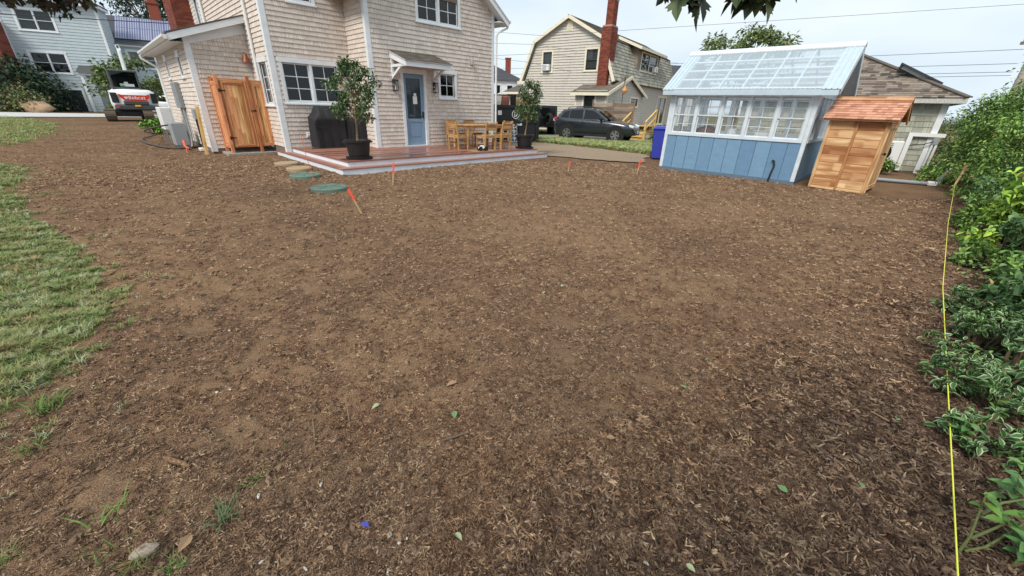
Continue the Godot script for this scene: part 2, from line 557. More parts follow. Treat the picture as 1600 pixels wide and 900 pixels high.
func make_ground() -> void:
	var axis := func(fine: float, lo: float, hi: float, far: float) -> Array:
		var out := []
		var x := lo
		var st := fine
		while x > -far:
			st *= 1.055
			x -= st
			out.push_front(x)
		x = lo
		while x < hi:
			out.append(x)
			x += fine
		st = fine
		while x < far:
			out.append(x)
			st *= 1.055
			x += st
		return out
	var xs: Array = axis.call(0.03, -3.2, 3.2, 260.0)
	var zs: Array = axis.call(0.026, -4.4, 0.0, 260.0)
	var nx := xs.size()
	var nz := zs.size()
	var v := PackedVector3Array()
	var n := PackedVector3Array()
	var c := PackedColorArray()
	var hs := PackedFloat32Array()
	v.resize(nx * nz)
	n.resize(nx * nz)
	c.resize(nx * nz)
	var damp := lin(138, 113, 94)
	var dry := lin(164, 136, 110)
	var pale := lin(174, 149, 123)
	var mulch := lin(98, 81, 70)
	var turf := lin(136, 130, 94)
	for j in nz:
		for i in nx:
			var x: float = xs[i]
			var z: float = zs[j]
			var d := sqrt(x * x + z * z)
			var k := j * nx + i
			v[k] = Vector3(x, gh(x, z), z)
			var a := n_p.get_noise_2d(x, z)
			var b := n_q.get_noise_2d(x, z)
			# raked loam: patches of dry fine soil among darker compost
			var loam := 0.55 if -z - 0.35 * x + a * 5.0 + b * 2.5 > 4.2 else 0.3
			var q: float = clamp(loam + a * 0.7 + b * 1.0, 0.0, 1.0)
			var g := damp.lerp(dry, q)
			# coarse bark mulch was dumped over the corner near the hedge
			var mm := 0.62 * x - 0.78 * (-z - 1.0) + a * 1.1 + b * 0.9
			g = g.lerp(mulch, clampf(mm * 2.0 - 0.6, 0.0, 0.7) if z > -5.0 else 0.0)
			if d < 12.0: g = g.lerp(pale, print_at(x, z) * 0.35)
			var p2 := Vector2(x, z) + Vector2(b, a) * 0.35
			for li in lawns.size():
				if inside(p2, li): g = g.lerp(turf, 0.8)
			if d > 60.0: g = turf
			c[k] = g
	for j in nz:
		for i in nx:
			var k := j * nx + i
			var l := v[j * nx + maxi(i - 1, 0)]
			var r := v[j * nx + mini(i + 1, nx - 1)]
			var u := v[maxi(j - 1, 0) * nx + i]
			var w := v[mini(j + 1, nz - 1) * nx + i]
			n[k] = (w - u).cross(r - l).normalized()
	var ix := PackedInt32Array()
	for j in nz - 1:
		for i in nx - 1:
			var a := j * nx + i
			ix.append_array(PackedInt32Array([a, a + 1, a + nx, a + 1, a + nx + 1, a + nx]))
	var mb := MB.new()
	mb.v = v
	mb.n = n
	mb.c = c
	mb.ix = ix
	mb.t.resize(v.size())
	var m := vc(mat(Color(1, 1, 1), 1.0))
	textured(m, tex(41, 0.09, 6, rgb(118, 110, 103), rgb(255, 252, 248), 1024, 1, 2.0, 0.42), 1.3, true, bump(42, 0.10, 6, 9.0, 1024), 1.0)
	m.metallic_specular = 0.15
	struct(mb, "ground", m)

	# pale concrete road far left, gravel lane and parking strip
	var rd := MB.new()
	var p0 := Vector3(-40.3, 0, -24.7)
	var p1 := Vector3(-32.0, 0, -33.2)
	var p2b := Vector3(-37.2, 0, -38.7)
	var p3 := Vector3(-52.7, 0, -32.6)
	var lift := Vector3(0, 0.03, 0)
	rd.quad(p0 + lift, p1 + lift, p2b + Vector3(14, 0.03, -6), p3 + lift)
	rd.quad(p1 + lift, p1 + Vector3(16, 0.03, -10), p2b + Vector3(28, 0.03, -14), p2b + Vector3(14, 0.03, -6))
	struct(rd, "road", textured(mat(rgb(206, 206, 204), 0.9), M.spot, 0.4, true))
	var gm := textured(vc(mat(Color(1, 1, 1), 1.0)), tex(44, 0.16, 4, rgb(170, 165, 160), rgb(255, 255, 255), 512, 1, 2.4), 0.9, true, bump(45, 0.16, 4, 5.0), 1.0)
	var gl := MB.new()
	var poly := PackedVector2Array([Vector2(1.5, -15.2), Vector2(4.2, -13.9), Vector2(5.4, -16.8), Vector2(2.6, -20.3), Vector2(0.2, -22.0), Vector2(-3.0, -24.5), Vector2(-3, -20)])
	flat_sheet(gl, poly, 0.022, lin(178, 158, 134), 0.5)
	struct(gl, "lane", gm)
	var gp := MB.new()
	poly = PackedVector2Array([Vector2(-4, -24.9), Vector2(0.4, -23.2), Vector2(1.8, -25.7), Vector2(3.6, -24.4), Vector2(6.2, -23.0), Vector2(8.6, -25.7), Vector2(12, -28), Vector2(8, -36), Vector2(-4, -36)])
	flat_sheet(gp, poly, 0.02, lin(168, 163, 156), 1.0)
	struct(gp, "driveway", gm)

func flat_sheet(mb: MB, poly: PackedVector2Array, y: float, col: Color, _s: float) -> void:
	mb.col = col
	var rough := PackedVector2Array()   # the edge wanders like loose gravel
	for i in poly.size():
		var p := poly[i]
		var q := poly[(i + 1) % poly.size()]
		var n := int(p.distance_to(q) / 0.2) + 1
		for k in n:
			var e := p.lerp(q, float(k) / n)
			rough.append(e + Vector2(n_q.get_noise_2d(e.x * 0.3, e.y * 0.3), n_q.get_noise_2d(e.y * 0.3 + 50, e.x * 0.3)) * 0.3)
	var tr := Geometry2D.triangulate_polygon(rough)
	if tr.size() > 0: poly = rough
	else: tr = Geometry2D.triangulate_polygon(poly)
	for i in range(0, tr.size(), 3):
		var a := poly[tr[i]]
		var b := poly[tr[i + 1]]
		var d := poly[tr[i + 2]]
		if (b - a).cross(d - a) > 0:
			var w := b
			b = d
			d = w
		mb.tri(Vector3(a.x, y, a.y), Vector3(b.x, y, b.y), Vector3(d.x, y, d.y))

# under the deck, the house and the sheds
func built_over(x: float, z: float) -> bool:
	var p := Vector2(x + 4.19, z + 9.79)
	var u := p.dot(Vector2(0.705, -0.709))
	var w := p.dot(Vector2(-0.709, -0.705))
	if u > 0.0 and u < 7.6 and w > 0.0: return true
	p = Vector2(x - 4.54, z + 12.95)
	return p.dot(Vector2(0.731, 0.682)) > 0.0 and p.dot(Vector2(-0.682, 0.731)) < 0.0 and z < -9.0

# mulch, straw and grass
func make_litter() -> void:
	rng.seed = 77
	# a pinch of shredded bark: four shards lying across one another
	var ring := [Vector3(-0.5, 0, 0.02), Vector3(-0.28, 0.0, 0.13), Vector3(0.2, 0, 0.15), Vector3(0.5, 0, 0.04), Vector3(0.3, 0, -0.12), Vector3(-0.2, 0, -0.15)]
	var top := Vector3(0.05, 0.11, 0)
	var pinches := []
	for v in 4:
		var chip := MB.new()
		for k in 4:
			var s := Vector3(rng.randf_range(0.7, 1.7), rng.randf_range(0.9, 2.2), rng.randf_range(0.3, 1.1))
			var bs := Basis(Vector3.UP, rng.randf() * TAU) * Basis(Vector3.BACK, rng.randf_range(-0.7, 0.7)) * Basis(Vector3.RIGHT, rng.randf_range(-0.7, 0.7))
			var tf := Transform3D(bs * Basis.from_scale(s), Vector3(rng.randf_range(-0.9, 0.9), 0.14, rng.randf_range(-0.9, 0.9)))
			var g := 0.5 * pow(3.0, rng.randf())
			chip.col = Color(g, g * rng.randf_range(0.96, 1.0), g * rng.randf_range(0.9, 1.0))
			for i in 6:
				chip.tri(tf * ring[i], tf * ring[(i + 1) % 6], tf * top)
		pinches.append(chip.mesh())
	var m := vc(mat(Color(1, 1, 1), 0.95))
	m.metallic_specular = 0.2
	var xs := [[], [], [], []]
	var cs := [[], [], [], []]
	var cols := [lin(130, 105, 87), lin(153, 125, 103), lin(177, 148, 120), lin(92, 73, 61), lin(200, 171, 141), lin(142, 115, 94), lin(163, 135, 111), lin(110, 87, 72)]
	for t in 300000:
		# more of them where one can tell them apart
		var d := 0.55 + 13.5 * pow(rng.randf(), 2.0)
		var ang := rng.randf_range(-1.2, 1.2)
		var x := sin(ang) * d
		var z := -cos(ang) * d
		if bed(x, z) > 0.6: continue
		if built_over(x, z): continue
		var a := n_p.get_noise_2d(x, z)
		var b := n_q.get_noise_2d(x, z)
		var mm := 0.62 * x - 0.78 * (-z - 1.0) + a * 1.1 + b * 0.9
		var coarse: float = clampf(mm * 0.9 + 0.2, 0.0, 1.0)
		var loam := -z - 0.35 * x + a * 5.0 + b * 2.5 > 4.2 + rng.randfn(0.0, 0.8)
		if rng.randf() > (0.42 if loam else 0.7) + 0.4 * coarse - b * 0.6: continue
		if d < 12.0 and print_at(x, z) > 0.5 and rng.randf() < 0.8: continue
		if inside(Vector2(x, z), 0) and rng.randf() < 0.85: continue
		var l := rng.randf_range(0.007, 0.017) * (1.0 + d * 0.13)
		l *= 1.0 + coarse * rng.randf() * 1.1
		var bs := Basis(Vector3.UP, rng.randf() * TAU) * Basis.from_scale(Vector3(l, l * rng.randf_range(0.7, 1.7), l))
		var v := rng.randi() % 4
		xs[v].append(Transform3D(bs, Vector3(x, gh(x, z) - 0.001, z)))
		var k: Color = cols[rng.randi() % cols.size()]
		if loam: k = Color(k.r * 1.12, k.g * 1.13, k.b * 1.12)
		elif mm > 0.5 + b * 0.9 + rng.randfn(0.0, 0.3): k = Color(k.r * 0.56, k.g * 0.58, k.b * 0.62)   # the darker, fresher bark
		elif a > 0.1: k = Color(k.r * 0.94, k.g * 0.89, k.b * 0.85)
		if rng.randf() < 0.012: k = lin(186, 166, 138)
		cs[v].append(k)
	# farther off only lumps of it still show
	for t in 60000:
		var d := 11.0 + 24.0 * pow(rng.randf(), 1.3)
		var ang := rng.randf_range(-0.92, 0.3)
		var x := sin(ang) * d
		var z := -cos(ang) * d
		if built_over(x, z) or bed(x, z) > -0.3 or z < -33.0: continue
		var skip := false
		for li in lawns.size():
			if inside(Vector2(x, z), li): skip = true
		if skip or (x > -3.0 and z < -13.5): continue
		if n_q.get_noise_2d(x, z) < -0.1 and rng.randf() < 0.6: continue
		var l := rng.randf_range(0.02, 0.05)
		var v := rng.randi() % 4
		xs[v].append(Transform3D(Basis(Vector3.UP, rng.randf() * TAU) * Basis.from_scale(Vector3(l, l * rng.randf_range(0.5, 1.1), l)), Vector3(x, gh(x, z) - 0.002, z)))
		cs[v].append(cols[rng.randi() % cols.size()])
	var heap := Node3D.new()
	heap.name = numbered("mulch")
	add_child(heap)
	heap.set_meta("kind", "stuff")
	tag(heap, "dark shredded bark mulch and soil crumbs strewn over the bare yard", "mulch")
	for v in 4:
		many(pinches[v], m, xs[v], cs[v], "shreds", heap)
	# clods of loam
	var clod := MB.new()
	clod.ball(Vector3.ZERO, Vector3(1, 0.7, 0.85), 7, rng, 0.45)
	var kx := []
	var kc := []
	for t in 9000:
		var d := 0.8 + 13.0 * pow(rng.randf(), 1.3)
		var ang := rng.randf_range(-1.15, 1.15)
		var x := sin(ang) * d
		var z := -cos(ang) * d
		if bed(x, z) > 0.2 or built_over(x, z) or inside(Vector2(x, z), 0): continue
		if n_q.get_noise_2d(x * 0.6, z * 0.6) < 0.0 and rng.randf() < 0.7: continue
		var s := 0.006 + 0.016 * pow(rng.randf(), 3.0) + 0.0012 * d
		kx.append(Transform3D(Basis(Vector3.UP, rng.randf() * TAU) * Basis(Vector3.RIGHT, rng.randf()) * Basis.from_scale(Vector3(s * rng.randf_range(0.7, 1.5), s * rng.randf_range(0.5, 1.0), s)), Vector3(x, gh(x, z) + s * 0.2, z)))
		kc.append(lin(128, 102, 82).lerp(lin(164, 134, 106), rng.randf()))
	var ko := many(clod.mesh(), textured(vc(mat(Color(1, 1, 1), 1.0)), M.spot, 9.0, true, M.fine, 1.0), kx, kc, numbered("soil_clods"), self)
	ko.set_meta("kind", "stuff")
	tag(ko, "small crumbly lumps of soil scattered over the raked yard", "soil")
	# straw and root fibres
	var fib := MB.new()
	fib.box(Vector3(-0.25, 0.02, 0.03), Vector3(0.52, 0.03, 0.03), Basis(Vector3.UP, 0.14))
	fib.box(Vector3(0.25, 0.02, 0.03), Vector3(0.52, 0.03, 0.03), Basis(Vector3.UP, -0.16))
	var fx := []
	var fc := []
	while fx.size() < 7000:
		var d := 0.55 + 11.0 * pow(rng.randf(), 1.8)
		var ang := rng.randf_range(-1.2, 1.2)
		var x := sin(ang) * d
		var z := -cos(ang) * d
		if bed(x, z) > 0.2: continue
		var l := rng.randf_range(0.015, 0.06) * (1.0 + d * 0.08)
		var w := 0.022 + 0.012 * d
		var bs := Basis(Vector3.UP, rng.randf() * TAU) * Basis(Vector3.BACK, rng.randf_range(-0.3, 0.3))
		bs = bs * Basis.from_scale(Vector3(l, w, w))
		fx.append(Transform3D(bs, Vector3(x, gh(x, z) + 0.003, z)))
		var q := rng.randf()
		fc.append(lin(156, 134, 108).lerp(lin(104, 84, 68), q))
	var o := many(fib.mesh(), m, fx, fc, numbered("straw"), self)
	o.set_meta("kind", "stuff")
	tag(o, "thin straw and root fibres scattered on the raked soil", "straw")

func blade_tuft(blades: int, seed_: int, lean: float, wide: float) -> ArrayMesh:
	rng.seed = seed_
	var mb := MB.new()
	for i in blades:
		var a := rng.randf() * TAU
		var d := Vector3(cos(a), 0, sin(a))
		var s := Vector3(-d.z, 0, d.x) * wide * rng.randf_range(0.7, 1.2)
		var o := Vector3(rng.randf_range(-0.5, 0.5), 0, rng.randf_range(-0.5, 0.5)) * 0.7
		var h := rng.randf_range(0.55, 1.0)
		var l := lean * rng.randf_range(0.4, 1.3)
		var p1 := o + Vector3(0, h * 0.55, 0) + d * l * 0.3
		var p2 := o + Vector3(0, h * 0.9, 0) + d * l
		var g := rng.randf_range(0.75, 1.15)
		mb.col = Color(g, g, g)
		mb.quad(o - s, o + s, p1 + s * 0.8, p1 - s * 0.8)
		mb.tri(p1 - s * 0.8, p1 + s * 0.8, p2)
	return mb.mesh()

func make_lawn() -> void:
	var m := vc(mat(Color(1, 1, 1), 0.7))
	m.backlight_enabled = true
	m.backlight = rgb(40, 48, 20)
	m.metallic_specular = 0.25
	var tm := blade_tuft(18, 5, 0.8, 0.038)
	var specs := [
		[0, 34000, 0.032, "mown green lawn with brown thatch along the raw soil edge", 1.0],
		[1, 14000, 0.05, "bright green lawn patch near the pale road", 1.25],
		[2, 9000, 0.09, "patchy green grass strip in front of the dark hatchback", 1.3],
		[3, 2500, 0.10, "small grass patch below the tan clapboard gable wall", 1.0]]
	for s in specs:
		rng.seed = 900 + s[0]
		var poly: PackedVector2Array = lawns[s[0]]
		var lo := Vector2(1e9, 1e9)
		var hi := -lo
		for p in poly:
			lo = lo.min(p)
			hi = hi.max(p)
		var xs := []
		var cs := []
		var tries := 0
		while xs.size() < s[1] and tries < s[1] * 30:
			tries += 1
			var x: float
			var z: float
			if s[0] == 0:
				var d := 2.2 + 14.5 * pow(rng.randf(), 1.5)
				var ang := rng.randf_range(-1.35, -0.68)
				x = sin(ang) * d
				z = -cos(ang) * d
			else:
				x = rng.randf_range(lo.x, hi.x)
				z = rng.randf_range(lo.y, hi.y)
			var a := n_p.get_noise_2d(x, z)
			var b := n_q.get_noise_2d(x, z)
			var q := Vector2(x, z) + Vector2(b, a) * 0.4
			if not Geometry2D.is_point_in_polygon(q, poly):
				# stragglers beyond the edge
				if rng.randf() > 0.035 or not Geometry2D.is_point_in_polygon(Vector2(x, z) + Vector2(-0.25, 0.15) + Vector2(b, a) * 0.9, poly): continue
			if s[0] == 0 and b + a * 0.6 < -0.12 and rng.randf() < 0.8: continue
			if s[0] > 0 and b + a * 0.5 < -0.25 and rng.randf() < 0.7: continue
			var d2 := sqrt(x * x + z * z)
			var sz: float = s[2] * (0.5 + 1.3 * pow(rng.randf(), 1.6)) * (1.0 + (d2 * 0.05 if s[0] == 0 else 0.4))
			var bs := Basis(Vector3.UP, rng.randf() * TAU) * Basis.from_scale(Vector3(sz * 1.3, sz, sz * 1.3))
			xs.append(Transform3D(bs, Vector3(x, gh(x, z) - 0.004, z)))
			var k := lin(140, 150, 96).lerp(lin(116, 136, 80), rng.randf())
			if rng.randf() < 0.25 + b * 0.5: k = lin(160, 148, 106)
			if rng.randf() < 0.12: k = lin(168, 178, 142)
			k = Color(k.r * s[4], k.g * s[4], k.b * s[4])
			cs.append(k)
		var o := many(tm, m, xs, cs, numbered("grass"), self)
		o.set_meta("kind", "stuff")
		tag(o, s[3], "grass")

# ------------------------------------------------------------------ walls, shingles, windows
const OUT_FRONT := Basis(Vector3(1, 0, 0), Vector3(0, 1, 0), Vector3(0, 0, 1))
const OUT_LEFT := Basis(Vector3(0, 0, 1), Vector3(0, 1, 0), Vector3(-1, 0, 0))
const OUT_RIGHT := Basis(Vector3(0, 0, -1), Vector3(0, 1, 0), Vector3(1, 0, 0))
const OUT_BACK := Basis(Vector3(-1, 0, 0), Vector3(0, 1, 0), Vector3(0, 0, -1))

# cells of wall round the openings
func wall_cells(mb: MB, tf: Transform3D, w: float, y0: float, y1: float, holes: Array, th := 0.14) -> void:
	var xs := [0.0, w]
	var ys := [y0, y1]
	for h in holes:
		for q in [h.position.x, h.end.x]:
			if q > 0 and q < w: xs.append(q)
		for q in [h.position.y, h.end.y]:
			if q > y0 and q < y1: ys.append(q)
	xs.sort()
	ys.sort()
	var keep := mb.xf
	mb.xf = keep * tf
	for i in xs.size() - 1:
		for j in ys.size() - 1:
			if xs[i + 1] - xs[i] < 0.001 or ys[j + 1] - ys[j] < 0.001: continue
			var m := Vector2(xs[i] + xs[i + 1], ys[j] + ys[j + 1]) * 0.5
			var open := false
			for h in holes:
				if h.has_point(m): open = true
			if not open: mb.bx(xs[i], ys[j], -th, xs[i + 1], ys[j + 1], 0.0)
	mb.xf = keep

# rows of shingles: appends [transform, tone] where the transform scales a unit shingle (1 m wide, 1 m exposed)
func shingle_rows(out: Array, tf: Transform3D, w: float, y0: float, y1: float, ex: float, holes: Array, wmin: float, wmax: float, limits, tones: int) -> void:
	var y := y0
	while y < y1 - 0.02:
		var lo := 0.0
		var hi := w
		if limits:
			var l: Vector2 = limits.call(y + ex * 0.6)
			lo = maxf(0.0, l.x)
			hi = minf(w, l.y)
		var x := lo - rng.randf() * wmax * 0.7
		while x < hi:
			var sw := rng.randf_range(wmin, wmax)
			var a := maxf(x, lo)
			var b := minf(x + sw, hi)
			x += sw
			if b - a < 0.02: continue
			var segs := [[a, b, y, minf(y + ex, y1)]]
			for h in holes:
				var nx := []
				for s in segs:
					if h.end.x <= s[0] or h.position.x >= s[1] or h.end.y <= s[2] + 0.012 or h.position.y >= s[3] - 0.012:
						nx.append(s)
						continue
					if h.position.x > s[0] + 0.015: nx.append([s[0], h.position.x, s[2], s[3]])
					if h.end.x < s[1] - 0.015: nx.append([h.end.x, s[1], s[2], s[3]])
					var m0 := maxf(s[0], h.position.x)
					var m1 := minf(s[1], h.end.x)
					if m1 - m0 > 0.01:
						if h.position.y > s[2] + 0.015: nx.append([m0, m1, s[2], h.position.y])
						if h.end.y < s[3] - 0.015: nx.append([m0, m1, h.end.y, s[3]])
				segs = nx
			var tone := rng.randi() % tones
			var dy := rng.randf_range(-0.003, 0.003)
			for s in segs:
				var gap := 0.004
				out.append([tf * Transform3D(Basis.from_scale(Vector3(s[1] - s[0] - gap, s[3] - s[2], 1)), Vector3(s[0] + gap * 0.5, s[2] + dy, 0)), tone])
		y += ex

func unit_shingle(th: float) -> MB:
	var mb := MB.new()
	shingle_into(mb, Transform3D.IDENTITY, th)
	return mb

func shingle_into(mb: MB, tf: Transform3D, th: float) -> void:
	var a := tf * Vector3(0, 0, th)
	var b := tf * Vector3(1, 0, th)
	var c := tf * Vector3(1, 1.12, 0.003)
	var d := tf * Vector3(0, 1.12, 0.003)
	var a0 := tf * Vector3(0, 0, -0.002)
	var b0 := tf * Vector3(1, 0, -0.002)
	var c0 := tf * Vector3(1, 1.12, -0.002)
	var d0 := tf * Vector3(0, 1.12, -0.002)
	mb.grain = 2
	mb.quad(a, b, c, d)
	mb.quad(a0, b0, b, a)
	mb.quad(a0, a, d, d0)
	mb.quad(b, b0, c0, c)

# the best seen 300 (or fewer) shingles as pieces of their own, the others joined
func lay_shingles(list: Array, parent: Node3D, m: StandardMaterial3D, tones: Array, th: float, count: int, called: String) -> void:
	var eye := parent.global_transform.affine_inverse() * Vector3(0, 1.6, 0)
	var order := []
	for i in list.size():
		var tf: Transform3D = list[i][0]
		var mid := tf * Vector3(0.5, 0.5, 0)
		var d := eye - mid
		var face: float = maxf(0.0, tf.basis.z.normalized().dot(d.normalized()))
		order.append([-face * tf.basis.x.length() * tf.basis.y.length() / d.length_squared(), i])
	order.sort()
	var mats := []
	var meshes := unit_shingle(th).mesh()
	for k in tones.size():
		var q := m.duplicate() as StandardMaterial3D
		q.vertex_color_use_as_albedo = false
		q.albedo_color = rgb(tones[k][0], tones[k][1], tones[k][2])
		mats.append(q)
	var rest := MB.new()
	for r in order.size():
		var it: Array = list[order[r][1]]
		if r < count:
			var o := pmesh(meshes, called, mats[it[1]], parent)
			o.transform = it[0]
		else:
			rest.col = lin(tones[it[1]][0], tones[it[1]][1], tones[it[1]][2])
			rest.off = Vector2(rng.randf(), rng.randf())
			shingle_into(rest, it[0], th)
	if rest.v.size() > 0:
		var o := part(rest, called + "s", m, parent)
		o.set_meta("kind", "stuff")

# a window set in wall tf; x0..x1, y0..y1 is the outside of the casing
func window(parent: Node3D, tf: Transform3D, x0: float, y0: float, x1: float, y1: float, units: int, cols: int, rows: int, o := {}) -> MeshInstance3D:
	var cs: float = o.get("casing", 0.09)
	var w := x1 - x0
	var h := y1 - y0
	var cm: Material = o.get("mat", M.casing)
	var f := MB.new()
	var head: float = o.get("head", cs)
	f.bx(0, 0, 0, cs, h - head, 0.035)
	f.bx(w - cs, 0, 0, w, h - head, 0.035)
	f.bx(-0.02 if head > cs else 0.0, h - head, 0, w + (0.02 if head > cs else 0.0), h, 0.045)
	f.bx(cs, 0, 0, w - cs, cs * 0.6, 0.032)
	var mull := 0.07
	var iw := (w - 2 * cs - (units - 1) * mull) / units
	for u in units - 1:
		var mx := cs + iw * (u + 1) + mull * u
		f.bx(mx, cs * 0.6, -0.03, mx + mull, h - head, 0.028)
	var root := part(f, "window", cm, parent)
	root.transform = tf * Transform3D(Basis.IDENTITY, Vector3(x0, y0, 0))
	var sl := MB.new()
	sl.bx(-0.03, -0.035, 0, w + 0.03, 0.0, 0.07)
	part(sl, "sill", cm, root)
	var gb := cs * 0.6
	if o.has("blind"):
		var bl := MB.new()
		var drop: float = o.blind * (h - head - gb)
		bl.bx(cs, h - head - drop, -0.12, w - cs, h - head, -0.115)
		part(bl, "blind", o.get("blind_mat", M.curtain), root)
	if o.has("curtain"):
		for sd in [0, 1]:
			var cu := MB.new()
			var cw: float = (w - 2 * cs) * o.curtain
			var nn := 7
			for i in nn:
				var a: float = cs + cw * i / nn if sd == 0 else w - cs - cw + cw * i / nn
				cu.bx(a, gb, -0.2 - 0.02 * (i % 2), a + cw / nn * 1.1, h - head, -0.19 - 0.02 * (i % 2))
			part(cu, "curtain", M.curtain, root)
	var rail: bool = o.get("hung", false)
	var st := 0.04
	for u in units:
		var ux := cs + u * (iw + mull)
		var sashes := [[gb, h - head]]
		if rail: sashes = [[gb, (gb + h - head) * 0.5 + 0.015], [(gb + h - head) * 0.5 - 0.015, h - head]]
		for si in sashes.size():
			var s: Array = sashes[si]
			var zz := -0.06 + 0.025 * (1 if si == 0 and rail else 0) * -1.0
			if rail: zz = -0.075 if si == 0 else -0.045
			var sm := MB.new()
			sm.bx(ux, s[0], zz, ux + st, s[1], zz + 0.03)
			sm.bx(ux + iw - st, s[0], zz, ux + iw, s[1], zz + 0.03)
			sm.bx(ux + st, s[0], zz, ux + iw - st, s[0] + st, zz + 0.03)
			sm.bx(ux + st, s[1] - st, zz, ux + iw - st, s[1], zz + 0.03)
			part(sm, "sash", o.get("sash_mat", cm), root)
			var px0 := ux + st
			var py0: float = s[0] + st
			var pw := iw - 2 * st
			var ph: float = s[1] - s[0] - 2 * st
			var bar := 0.022
			if cols * rows > 1:
				var gm := MB.new()
				for i in range(1, cols): gm.bx(px0 + pw * i / cols - bar / 2, py0, zz + 0.004, px0 + pw * i / cols + bar / 2, py0 + ph, zz + 0.024)
				for i in range(1, rows): gm.bx(px0, py0 + ph * i / rows - bar / 2, zz + 0.0055, px0 + pw, py0 + ph * i / rows + bar / 2, zz + 0.0225)
				part(gm, "glazing_bars", cm, root)
			var pn := MB.new()
			pn.bx(0, 0, 0, pw / cols, ph / rows, 0.004)
			var pmsh := pn.mesh()
			for i in cols:
				for j in rows:
					var q := pmesh(pmsh, "pane", o.get("glass", M.glass), root)
					q.position = Vector3(px0 + pw * i / cols, py0 + ph * j / rows, zz + 0.012)
	return root

# four walls round a hollow house; hf: openings in the front, hr: in the right end (measured from its front corner)
func shell(mb: MB, x0: float, x1: float, y0: float, y1: float, zb: float, zf: float, hf: Array, hr: Array) -> void:
	var th := 0.14
	var a := []
	for h in hf: a.append(Rect2(h.position - Vector2(x0, 0), h.size))
	var b := []
	for h in hr: b.append(Rect2(h.position - Vector2(th, 0), h.size))
	wall_cells(mb, Transform3D(OUT_FRONT, Vector3(x0, 0, zf)), x1 - x0, y0, y1, a, th)
	wall_cells(mb, Transform3D(OUT_RIGHT, Vector3(x1, 0, zf - th)), zf - zb - 2 * th, y0, y1, b, th)
	wall_cells(mb, Transform3D(OUT_LEFT, Vector3(x0, 0, zb + th)), zf - zb - 2 * th, y0, y1, [], th)
	wall_cells(mb, Transform3D(OUT_BACK, Vector3(x1, 0, zb)), x1 - x0, y0, y1, [], th)

func hole(x0: float, y0: float, x1: float, y1: float, i := 0.03) -> Rect2:
	return Rect2(x0 + i, y0 + i, x1 - x0 - 2 * i, y1 - y0 - 2 * i)

